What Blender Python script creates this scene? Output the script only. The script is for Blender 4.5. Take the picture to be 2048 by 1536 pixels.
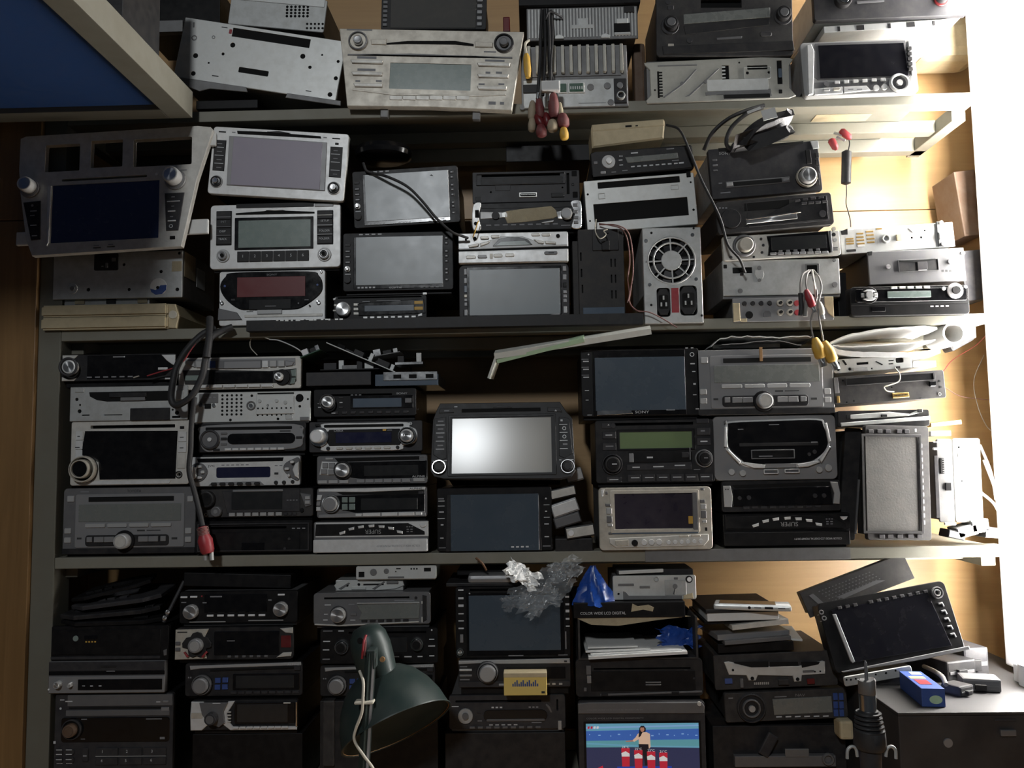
import bpy, bmesh, math, random
from mathutils import Vector, Matrix, Euler
from mathutils.geometry import tessellate_polygon

random.seed(7)
for _o in list(bpy.data.objects):
    bpy.data.objects.remove(_o, do_unlink=True)
SC = bpy.context.scene
COL = SC.collection
R = math.radians

# ------------------------------------------------------------------ camera
W, H, F = 2048.0, 1536.0, 1700.0          # photograph frame and focal length in its pixels
CAM = Vector((0.0, -1.31, 1.35))
PITCH, YAW, ROLL = 4.8, 1.3, -0.9         # degrees
CR = (Matrix.Rotation(R(YAW), 3, 'Z') @ Matrix.Rotation(R(90 + PITCH), 3, 'X') @ Matrix.Rotation(R(ROLL), 3, 'Z'))
cd = bpy.data.cameras.new('camera')
cam = bpy.data.objects.new('camera', cd)
COL.objects.link(cam)
cd.sensor_width = 36.0
cd.lens = 36.0 * F / W
cd.clip_start = 0.02
cam.matrix_world = Matrix.Translation(CAM) @ CR.to_4x4()
SC.camera = cam

# ------------------------------------------------------------------ world, lamps, exposure
SC.view_settings.view_transform = 'Standard'
SC.view_settings.look = 'None'
SC.view_settings.exposure = 0.0
SC.view_settings.gamma = 1.0
SC.view_settings.use_curve_mapping = False
wd = bpy.data.worlds.new('room_ambient')
SC.world = wd
wd.use_nodes = True
wd.node_tree.nodes['Background'].inputs[0].default_value = (0.62, 0.72, 0.85, 1)
wd.node_tree.nodes['Background'].inputs[1].default_value = 0.028
# ceiling lamp of the workshop, well behind the camera
la = bpy.data.lights.new('ceiling_lamp', 'AREA')
la.shape = 'DISK'
la.size = 0.24
la.energy = 20.5
la.color = (0.93, 0.97, 1.0)
lo = bpy.data.objects.new('ceiling_lamp', la)
COL.objects.link(lo)
lo.location = (-0.42, -2.6, 2.55)
lo.rotation_euler = (Vector((0.1, 0, 1.3)) - lo.location).to_track_quat('-Z', 'Y').to_euler()
TUBE_STRENGTH = 120.0

# ------------------------------------------------------------------ pixel -> place
def pt(x, y, Y=0.0):
    """point of the plane at depth Y (metres behind the shelf fronts) seen at photograph pixel x, y"""
    d = CR @ Vector(((x - W / 2) / F, -(y - H / 2) / F, -1.0))
    t = (Y - CAM.y) / d.y
    return CAM + d * t

CROPS = {'c1': (0, 0, 2.926), 'c2': (650, 0, 2.926), 'c3': (1250, 0, 2.566), 'c4': (0, 210, 3.2), 'c5': (400, 230, 3.339),
         'c6': (880, 220, 3.268), 'c7': (1380, 200, 2.898), 'd1': (80, 660, 3.268), 'd2': (580, 640, 3.135),
         'd3': (1080, 640, 3.134), 'd4': (1600, 640, 3.134), 'e1': (80, 1100, 3.523), 'e2': (580, 1100, 3.413),
         'e3': (1100, 1100, 3.303), 'e4': (1560, 1100, 3.523), 'p': (0, 0, 1)}
CUR = 'p'
def crop(c):
    global CUR
    CUR = c
def tp(x, y, c=None):
    o = CROPS[c or CUR]
    return o[0] + x / o[2], o[1] + y / o[2]
def cp(x, y, Y=0.0):
    return pt(*tp(x, y), Y)

# ------------------------------------------------------------------ materials
MATS = {}
def mat(n, col, rough=0.5, metal=0.0, dust=0.12, bump=0.0, scale=70.0, emit=0.0, trans=0.0, alpha=1.0, coat=0.0,
        dcol=(0.30, 0.27, 0.23), spec=0.5, ior=1.45):
    m = bpy.data.materials.new(n)
    m.use_nodes = True
    nt = m.node_tree
    N, L = nt.nodes, nt.links
    b = N['Principled BSDF']
    b.inputs['Metallic'].default_value = metal
    b.inputs['Roughness'].default_value = rough
    b.inputs['Specular IOR Level'].default_value = spec
    b.inputs['Coat Weight'].default_value = coat
    b.inputs['Coat Roughness'].default_value = max(rough, 0.15)
    b.inputs['IOR'].default_value = ior
    if trans:
        b.inputs['Transmission Weight'].default_value = trans
    if alpha < 1:
        b.inputs['Alpha'].default_value = alpha
    c4 = (*col, 1)
    b.inputs['Base Color'].default_value = c4
    if emit:
        b.inputs['Emission Color'].default_value = c4
        b.inputs['Emission Strength'].default_value = emit
    if dust or bump:
        tc = N.new('ShaderNodeTexCoord')
        oi = N.new('ShaderNodeObjectInfo')
        ad = N.new('ShaderNodeVectorMath'); ad.operation = 'ADD'
        L.new(tc.outputs['Object'], ad.inputs[0])
        ml = N.new('ShaderNodeMath'); ml.operation = 'MULTIPLY'; ml.inputs[1].default_value = 7.0
        L.new(oi.outputs['Random'], ml.inputs[0])
        L.new(ml.outputs[0], ad.inputs[1])
        no = N.new('ShaderNodeTexNoise')
        no.inputs['Scale'].default_value = scale
        no.inputs['Detail'].default_value = 5.0
        no.inputs['Roughness'].default_value = 0.6
        L.new(ad.outputs[0], no.inputs['Vector'])
        mr = N.new('ShaderNodeMapRange')
        mr.inputs['From Min'].default_value = 0.36
        mr.inputs['From Max'].default_value = 0.78
        mr.inputs['To Max'].default_value = dust
        mr.inputs['To Min'].default_value = dust * 0.12
        L.new(no.outputs['Fac'], mr.inputs['Value'])
        mx = N.new('ShaderNodeMix'); mx.data_type = 'RGBA'
        mx.inputs['A'].default_value = c4
        mx.inputs['B'].default_value = (*dcol, 1)
        L.new(mr.outputs[0], mx.inputs['Factor'])
        L.new(mx.outputs['Result'], b.inputs['Base Color'])
        if emit:
            b.inputs['Emission Color'].default_value = c4
        rr = N.new('ShaderNodeMapRange')
        rr.inputs['To Min'].default_value = max(rough - 0.06, 0.02)
        rr.inputs['To Max'].default_value = min(rough + 0.16, 1)
        L.new(no.outputs['Fac'], rr.inputs['Value'])
        L.new(rr.outputs[0], b.inputs['Roughness'])
        if bump:
            bp = N.new('ShaderNodeBump')
            bp.inputs['Strength'].default_value = bump
            bp.inputs['Distance'].default_value = 0.001
            n2 = N.new('ShaderNodeTexNoise')
            n2.inputs['Scale'].default_value = scale * 9
            n2.inputs['Detail'].default_value = 3
            L.new(ad.outputs[0], n2.inputs['Vector'])
            L.new(n2.outputs['Fac'], bp.inputs['Height'])
            L.new(bp.outputs[0], b.inputs['Normal'])
    MATS[n] = m
    return m

def wood(n, dark, light, axis, sc=1.0, rough=0.45):
    m = bpy.data.materials.new(n)
    m.use_nodes = True
    N, L = m.node_tree.nodes, m.node_tree.links
    b = N['Principled BSDF']
    tc = N.new('ShaderNodeTexCoord')
    mp = N.new('ShaderNodeMapping')
    s = [26 * sc, 26 * sc, 26 * sc]
    s['xyz'.index(axis)] = 1.6 * sc
    mp.inputs['Scale'].default_value = s
    L.new(tc.outputs['Object'], mp.inputs['Vector'])
    no = N.new('ShaderNodeTexNoise')
    no.inputs['Scale'].default_value = 2.2
    no.inputs['Detail'].default_value = 8
    no.inputs['Roughness'].default_value = 0.62
    no.inputs['Distortion'].default_value = 0.8
    L.new(mp.outputs[0], no.inputs['Vector'])
    cr = N.new('ShaderNodeValToRGB')
    cr.color_ramp.elements[0].color = (*dark, 1)
    cr.color_ramp.elements[0].position = 0.3
    cr.color_ramp.elements[1].color = (*light, 1)
    cr.color_ramp.elements[1].position = 0.72
    L.new(no.outputs['Fac'], cr.inputs[0])
    L.new(cr.outputs[0], b.inputs['Base Color'])
    b.inputs['Roughness'].default_value = rough
    MATS[n] = m
    return m

mat('sil', (0.66, 0.64, 0.59), 0.38, 0.18, 0.42, dcol=(0.2, 0.18, 0.15))
mat('sil2', (0.74, 0.74, 0.73), 0.35, 0.2, 0.36, dcol=(0.22, 0.21, 0.18))
mat('champ', (0.60, 0.56, 0.48), 0.38, 0.2, 0.5, dcol=(0.18, 0.15, 0.12))
mat('gsl', (0.13, 0.13, 0.135), 0.42, 0.2, 0.15)
mat('gsl2', (0.24, 0.24, 0.245), 0.4, 0.25, 0.15)
mat('gsl3', (0.40, 0.40, 0.395), 0.38, 0.2, 0.2)
mat('dk', (0.013, 0.013, 0.015), 0.45, 0, 0.08, spec=0.3)
mat('dkd', (0.018, 0.017, 0.018), 0.6, 0, 0.20, dcol=(0.20, 0.18, 0.155))
mat('dk2', (0.027, 0.027, 0.031), 0.45, 0, 0.10, spec=0.3)
mat('bk', (0.005, 0.005, 0.006), 0.4, 0, 0.03, spec=0.25)
mat('gb', (0.004, 0.004, 0.005), 0.14, 0, 0.02)
mat('hole', (0.003, 0.003, 0.003), 0.9, 0, 0)  # near-black; also paints the inner shade of slots and holes
mat('gm', (0.50, 0.51, 0.50), 0.42, 0.35, 0.45, bump=0.05, dcol=(0.22, 0.20, 0.17))
mat('gmd', (0.19, 0.19, 0.19), 0.5, 0.4, 0.4, bump=0.05, dcol=(0.10, 0.09, 0.08))
mat('wm', (0.66, 0.67, 0.65), 0.36, 0.3, 0.30, dcol=(0.3, 0.28, 0.24))
mat('chr', (0.75, 0.75, 0.75), 0.14, 1.0, 0.10, dcol=(0.3, 0.3, 0.3))
mat('alu', (0.62, 0.62, 0.62), 0.27, 0.9, 0.10)
mat('pale', (0.46, 0.45, 0.40), 0.42, 0.2, 0.35, dcol=(0.2, 0.18, 0.14))
def spun(n):
    # turned metal: radial tangents give the hourglass highlight of spun knobs
    N, L = MATS[n].node_tree.nodes, MATS[n].node_tree.links
    tg = N.new('ShaderNodeTangent'); tg.direction_type = 'RADIAL'; tg.axis = 'Y'
    N['Principled BSDF'].inputs['Anisotropic'].default_value = 0.85
    L.new(tg.outputs[0], N['Principled BSDF'].inputs['Tangent'])
spun('alu')
mat('cream', (0.56, 0.47, 0.30), 0.55, 0, 0.35, dcol=(0.18, 0.14, 0.09))
mat('paper', (0.70, 0.70, 0.68), 0.8, 0, 0.15)
mat('prt', (0.55, 0.56, 0.57), 0.6, 0, 0)
mat('prd', (0.22, 0.22, 0.23), 0.6, 0, 0)
mat('prk', (0.03, 0.03, 0.03), 0.6, 0, 0)
mat('lcd', (0.16, 0.17, 0.16), 0.22, 0, 0.10, coat=0.3)
mat('lcdg', (0.20, 0.25, 0.23), 0.22, 0, 0.08, coat=0.3)
mat('lcdgreen', (0.17, 0.24, 0.11), 0.28, 0, 0.06)
mat('lcdb', (0.012, 0.014, 0.045), 0.16, 0, 0.03, coat=0.4)
mat('lcdbl', (0.10, 0.13, 0.17), 0.14, 0, 0.03, coat=0.5)
mat('lcddk', (0.020, 0.021, 0.022), 0.16, 0, 0.03, coat=0.3)
mat('scrglare', (0.21, 0.235, 0.245), 0.30, 0, 0.10, scale=30, coat=0.25)  # pale tone paints the bright ceiling reflected in the screens
mat('filmlilac', (0.30, 0.27, 0.33), 0.36, 0, 0.28, scale=22, dcol=(0.42, 0.38, 0.42))
mat('filmblue', (0.055, 0.075, 0.098), 0.22, 0, 0.04, scale=20, coat=0.2)
mat('scrnavy', (0.030, 0.043, 0.115), 0.2, 0, 0.03, coat=0.3)
mat('scrdk', (0.006, 0.006, 0.009), 0.16, 0, 0.015, spec=0.4)
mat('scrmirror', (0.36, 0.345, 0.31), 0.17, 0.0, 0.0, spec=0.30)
mat('scrdust', (0.050, 0.048, 0.044), 0.6, 0, 0.45, scale=45, bump=0.25, dcol=(0.12, 0.11, 0.095))
mat('scrpurp', (0.028, 0.022, 0.035), 0.25, 0, 0.06)
mat('red', (0.30, 0.018, 0.028), 0.4, 0, 0.15)
mat('redd', (0.12, 0.008, 0.010), 0.35, 0, 0.05)
mat('yel', (0.62, 0.36, 0.05), 0.45, 0, 0.15)
mat('blu', (0.03, 0.07, 0.25), 0.4, 0, 0.1)
mat('blubag', (0.02, 0.10, 0.50), 0.22, 0, 0.03, trans=0.35, alpha=0.85)
mat('bagclear', (0.55, 0.58, 0.60), 0.10, 0, 0, trans=0.0, alpha=0.19)
mat('tissue', (0.80, 0.80, 0.78), 0.9, 0, 0.05)
mat('pcb', (0.02, 0.08, 0.05), 0.4, 0, 0.15)
mat('copper', (0.55, 0.36, 0.12), 0.35, 0.9, 0.1)
mat('rubber', (0.016, 0.016, 0.018), 0.55, 0, 0.08)
mat('wire_pink', (0.22, 0.10, 0.09), 0.5, 0, 0.2)
mat('wire_white', (0.62, 0.58, 0.48), 0.5, 0, 0.2)
mat('wire_grey', (0.20, 0.19, 0.18), 0.5, 0, 0.2)
mat('tape', (0.42, 0.36, 0.24), 0.75, 0, 0.45, bump=0.3, dcol=(0.22, 0.17, 0.11))
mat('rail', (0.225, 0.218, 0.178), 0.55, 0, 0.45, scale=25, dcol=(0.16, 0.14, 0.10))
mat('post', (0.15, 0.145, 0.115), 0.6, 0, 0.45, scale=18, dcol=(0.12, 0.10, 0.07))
mat('bluepanel', (0.022, 0.075, 0.24), 0.55, 0, 0.08)
mat('green', (0.017, 0.031, 0.029), 0.38, 0.1, 0.22, scale=30, dcol=(0.10, 0.10, 0.085))
mat('rust', (0.36, 0.20, 0.085), 0.6, 0.2, 0.4, dcol=(0.09, 0.05, 0.02))
mat('cabinet', (0.018, 0.017, 0.018), 0.6, 0, 0.25, scale=14, dcol=(0.17, 0.155, 0.14))
mat('white', (0.80, 0.80, 0.80), 0.5, 0, 0)
mat('yellowbox', (0.75, 0.56, 0.16), 0.6, 0, 0.1)
mat('bluebox', (0.025, 0.07, 0.27), 0.5, 0, 0.15)
mat('stripgreen', (0.45, 0.62, 0.40), 0.5, 0, 0.2)
mat('stripwhite', (0.66, 0.66, 0.60), 0.5, 0, 0.2)
mat('brown', (0.10, 0.055, 0.03), 0.6, 0, 0.2)
wood('woodwall', (0.33, 0.195, 0.082), (0.40, 0.25, 0.108), 'x', 1.0)
wood('woodleft', (0.17, 0.092, 0.032), (0.25, 0.14, 0.052), 'z', 0.9)
wood('woodblock', (0.25, 0.13, 0.05), (0.42, 0.24, 0.09), 'z', 1.0)

# ------------------------------------------------------------------ mesh helpers
def link(name, me, m, parent=None, loc=(0, 0, 0), rot=None):
    o = bpy.data.objects.new(name, me)
    COL.objects.link(o)
    if m is not None and not me.materials:
        me.materials.append(MATS[m] if isinstance(m, str) else m)
    elif m is not None:
        mm = MATS[m] if isinstance(m, str) else m
        if me.materials[0] != mm:
            o.material_slots[0].link = 'OBJECT'
            o.material_slots[0].material = mm
    o.parent = parent
    o.location = loc
    if rot:
        o.rotation_euler = rot
    return o

def bm2me(bm, name, smooth=None):
    bmesh.ops.recalc_face_normals(bm, faces=bm.faces)
    me = bpy.data.meshes.new(name)
    bm.to_mesh(me)
    bm.free()
    if smooth is not None:
        for p in me.polygons:
            p.use_smooth = True
        me.set_sharp_from_angle(angle=R(smooth))
    return me

def rrect(x0, z0, x1, z1, r=0.0, n=4):
    r = min(r, (x1 - x0) / 2 - 1e-5, (z1 - z0) / 2 - 1e-5)
    if r <= 1e-5:
        return [(x0, z0), (x1, z0), (x1, z1), (x0, z1)]
    out = []
    for cx, cz, a in ((x1 - r, z0 + r, -90), (x1 - r, z1 - r, 0), (x0 + r, z1 - r, 90), (x0 + r, z0 + r, 180)):
        for i in range(n + 1):
            t = R(a + 90 * i / n)
            out.append((cx + r * math.cos(t), cz + r * math.sin(t)))
    return out

def circ(cx, cz, r, n=20):
    return [(cx + r * math.cos(2 * math.pi * i / n), cz + r * math.sin(2 * math.pi * i / n)) for i in range(n)]

def area2(l):
    return sum(l[i][0] * l[(i + 1) % len(l)][1] - l[(i + 1) % len(l)][0] * l[i][1] for i in range(len(l)))

def inset(l, b):
    s = 1 if area2(l) > 0 else -1
    out = []
    n = len(l)
    for i in range(n):
        p, q, t = Vector(l[i - 1]), Vector(l[i]), Vector(l[(i + 1) % n])
        d1, d2 = (q - p), (t - q)
        if d1.length < 1e-9 or d2.length < 1e-9:
            out.append(tuple(q)); continue
        n1 = Vector((-d1.y, d1.x)).normalized() * s
        n2 = Vector((-d2.y, d2.x)).normalized() * s
        m = n1 + n2
        if m.length < 1e-6:
            out.append(tuple(q)); continue
        m.normalize()
        k = b / max(m.dot(n1), 0.4)
        out.append(tuple(q + m * k))
    return out

def plate_bm(bm, outer, holes, t, bev, y0=0.0):
    """prism over outline outer (x, z) from y0 (back) to y0 - t (front), bevelled front edge, real holes"""
    fr = inset(outer, bev) if bev else outer
    rings = []
    for k, lp in enumerate([outer] + holes):
        bk = [bm.verts.new((x, y0, z)) for x, z in lp]
        rs = [bk]
        if k == 0 and bev:
            rs.append([bm.verts.new((x, y0 - t + bev, z)) for x, z in lp])
            rs.append([bm.verts.new((x, y0 - t, z)) for x, z in fr])
        else:
            rs.append([bm.verts.new((x, y0 - t, z)) for x, z in lp])
        n = len(lp)
        for a, b in zip(rs[:-1], rs[1:]):
            for i in range(n):
                j = (i + 1) % n
                try:
                    bm.faces.new((a[i], a[j], b[j], b[i]))
                except ValueError:
                    pass
        rings.append(rs)
    if not holes:
        try:
            bm.faces.new(rings[0][-1]); bm.faces.new(list(reversed(rings[0][0])))
        except ValueError:
            pass
    else:
        for idx in (-1, 0):
            loops = [[v.co.copy() for v in r_[idx]] for r_ in rings]
            loops = [[Vector((c.x, c.z, 0)) for c in lp] for lp in loops]
            flat = [v for r_ in rings for v in r_[idx]]
            for tri in tessellate_polygon(loops):
                try:
                    bm.faces.new([flat[i] for i in tri])
                except ValueError:
                    pass

CACHE = {}
def plate_me(outer, holes=(), t=0.002, bev=0.0, key=None):
    if key is not None and key in CACHE:
        return CACHE[key]
    bm = bmesh.new()
    plate_bm(bm, list(outer), [list(h) for h in holes], t, bev)
    me = bm2me(bm, 'plate')
    if key is not None:
        CACHE[key] = me
    return me

def rr_me(w, h, t, r=0.0, bev=0.0):
    w, h, t, r, bev = (round(v, 4) for v in (w, h, t, r, bev))
    if t <= 0: t = 0.0001
    return plate_me(rrect(-w / 2, -h / 2, w / 2, h / 2, r, 3), (), t, min(bev, t * 0.6), ('rr', w, h, t, r, bev))

def lathe_me(prof, n=24, key=None, smooth=40, axis='y'):
    """prof: list of (radius, along); along runs along -y (axis y) or +z (axis z)"""
    if key is not None and key in CACHE:
        return CACHE[key]
    bm = bmesh.new()
    rings = []
    for r, a in prof:
        if r < 1e-6:
            rings.append([bm.verts.new((0, -a, 0) if axis == 'y' else (0, 0, a))])
        else:
            ring = []
            for i in range(n):
                c, s = math.cos(2 * math.pi * i / n) * r, math.sin(2 * math.pi * i / n) * r
                ring.append(bm.verts.new((c, -a, s) if axis == 'y' else (c, s, a)))
            rings.append(ring)
    for a, b in zip(rings[:-1], rings[1:]):
        if len(a) == 1 and len(b) == 1:
            continue
        for i in range(n):
            j = (i + 1) % n
            if len(a) == 1:
                bm.faces.new((a[0], b[j], b[i]))
            elif len(b) == 1:
                bm.faces.new((a[i], a[j], b[0]))
            else:
                bm.faces.new((a[i], a[j], b[j], b[i]))
    if len(rings[0]) > 1:
        bm.faces.new(rings[0])
    if len(rings[-1]) > 1:
        bm.faces.new(rings[-1])
    me = bm2me(bm, 'lathe', smooth)
    if key is not None:
        CACHE[key] = me
    return me

def knob_me(r, h):
    r, h = round(r, 4), round(h, 4)
    return lathe_me([(r, 0), (r, h * 0.7), (r * 0.94, h * 0.95), (r * 0.86, h), (r * 0.74, h), (r * 0.68, h * 0.95), (0, h * 0.93)], 26, ('k', r, h), 35)
def disc_me(r, h):
    r, h = round(r, 4), round(max(h, 0.0001), 4)
    return lathe_me([(r, 0), (r, h * 0.6), (r * 0.95, h), (0, h)], 20, ('d', r, h), 6)
def ring_me(ro, ri, h):
    ro, ri, h = round(ro, 4), round(ri, 4), round(max(h, 0.0002), 4)
    key = ('ring', ro, ri, h)
    if key in CACHE:
        return CACHE[key]
    bm = bmesh.new()
    n = 26
    prof = [(ro, 0), (ro, h * .6), (ro * .7 + ri * .3, h), (ro * .3 + ri * .7, h), (ri, h * .6), (ri, 0)]
    rs = [[bm.verts.new((r * math.cos(2 * math.pi * i / n), -a, r * math.sin(2 * math.pi * i / n))) for i in range(n)] for r, a in prof]
    for k in range(len(rs)):
        a, b = rs[k], rs[(k + 1) % len(rs)]
        for i in range(n):
            j = (i + 1) % n
            bm.faces.new((a[i], a[j], b[j], b[i]))
    CACHE[key] = bm2me(bm, 'ring', 40)
    return CACHE[key]

def box_bm(bm, x0, y0, z0, x1, y1, z1, M=None):
    vs = [bm.verts.new(v) for v in ((x0, y0, z0), (x1, y0, z0), (x1, y1, z0), (x0, y1, z0), (x0, y0, z1), (x1, y0, z1), (x1, y1, z1), (x0, y1, z1))]
    if M is not None:
        for v in vs:
            v.co = M @ v.co
    for f in ((0, 1, 2, 3), (4, 5, 6, 7), (0, 1, 5, 4), (1, 2, 6, 5), (2, 3, 7, 6), (3, 0, 4, 7)):
        bm.faces.new([vs[i] for i in f])
    return vs
def bbox_me(x0, y0, z0, x1, y1, z1, bev=0.0):
    bm = bmesh.new()
    box_bm(bm, x0, y0, z0, x1, y1, z1)
    if bev:
        bmesh.ops.bevel(bm, geom=list(bm.edges), offset=bev, segments=2, affect='EDGES', profile=0.6)
    return bm2me(bm, 'box')

def smooth_path(P, n=8):
    P = [Vector(p) for p in P]
    if len(P) < 3:
        return P
    out = []
    for i in range(len(P) - 1):
        p0 = P[i - 1] if i else P[0] * 2 - P[1]
        p1, p2 = P[i], P[i + 1]
        p3 = P[i + 2] if i + 2 < len(P) else P[-1] * 2 - P[-2]
        for k in range(n):
            t = k / n
            out.append(0.5 * ((2 * p1) + (p2 - p0) * t + (2 * p0 - 5 * p1 + 4 * p2 - p3) * t * t + (3 * p1 - p0 - 3 * p2 + p3) * t ** 3))
    out.append(P[-1])
    return out

def tube_bm(bm, P, r, n=8, rads=None):
    prev = None
    rings = []
    up = Vector((0.123, 0.9, 0.31)).normalized()
    for i, p in enumerate(P):
        d = (P[min(i + 1, len(P) - 1)] - P[max(i - 1, 0)])
        if d.length < 1e-9:
            d = Vector((0, 0, 1))
        d.normalize()
        if prev is None:
            u = d.cross(up)
            if u.length < 1e-3:
                u = d.cross(Vector((1, 0, 0)))
            u.normalize()
        else:
            u = prev - d * prev.dot(d)
            u.normalize()
        prev = u
        v = d.cross(u)
        rr = rads[i] if rads else r
        rings.append([bm.verts.new(p + (u * math.cos(2 * math.pi * k / n) + v * math.sin(2 * math.pi * k / n)) * rr) for k in range(n)])
    for a, b in zip(rings[:-1], rings[1:]):
        for k in range(n):
            j = (k + 1) % n
            bm.faces.new((a[k], a[j], b[j], b[k]))
    bm.faces.new(rings[0]); bm.faces.new(list(reversed(rings[-1])))

def tube_me(P, r, n=8, k=6, rads=None):
    bm = bmesh.new()
    Q = smooth_path(P, k) if rads is None else [Vector(p) for p in P]
    tube_bm(bm, Q, r, n, rads)
    return bm2me(bm, 'tube', 50)

def tag(o, label, cat, group=None, kind=None):
    if label: o['label'] = label
    if cat: o['category'] = cat
    if group: o['group'] = group
    if kind: o['kind'] = kind
    return o
def empty(name, loc, rot=None):
    o = bpy.data.objects.new(name, None)
    o.empty_display_size = 0.02
    COL.objects.link(o)
    o.location = loc
    if rot:
        o.rotation_euler = rot
    return o
def struct(name, me, m, parent=None):
    o = link(name, me, m, parent)
    if parent is None:
        o['kind'] = 'structure'
    return o

TEXTS = []
def text(s, parent, loc, hgt, m, rotz=0.0, width=None, name='lettering'):
    """flat print; loc local (x, y, z), rotz turns it in the face plane"""
    TEXTS.append((s, parent, loc, hgt, m, rotz, width, name))
def flush_texts():
    uniq = {}
    for t in TEXTS:
        if t[0] not in uniq:
            c = bpy.data.curves.new('txt', 'FONT')
            c.body = t[0]
            c.align_x = 'CENTER'; c.align_y = 'CENTER'
            c.size = 1.0
            c.resolution_u = 3
            o = bpy.data.objects.new('txt', c)
            COL.objects.link(o)
            uniq[t[0]] = o
    dg = bpy.context.evaluated_depsgraph_get()
    mes = {}
    for s, o in uniq.items():
        me = bpy.data.meshes.new_from_object(o.evaluated_get(dg))
        xs = [v.co.x for v in me.vertices]; ys = [v.co.y for v in me.vertices]
        if not xs:
            continue
        cx, cy = (min(xs) + max(xs)) / 2, (min(ys) + max(ys)) / 2
        hh, ww = max(ys) - min(ys), max(xs) - min(xs)
        for v in me.vertices:
            v.co = ((v.co.x - cx) / hh, 0, (v.co.y - cy) / hh)
        me.materials.clear()
        mes[s] = (me, ww / hh)
    for o in uniq.values():
        c = o.data
        bpy.data.objects.remove(o)
        bpy.data.curves.remove(c)
    for s, parent, loc, hgt, m, rotz, width, name in TEXTS:
        if s not in mes:
            continue
        me, asp = mes[s]
        o = link(name, me, m, parent, loc, (0, rotz, 0))
        o.scale = ((width / asp) if width else hgt, 1, hgt)

# ------------------------------------------------------------------ shelf levels (tops), from the photograph
S1 = pt(1000, 208).z
S2 = pt(1000, 645).z
S3 = pt(1000, 1104).z
S4 = 0.855
WALL_Y = 0.225
ST = None
def stack(z):
    global ST
    ST = z

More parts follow.
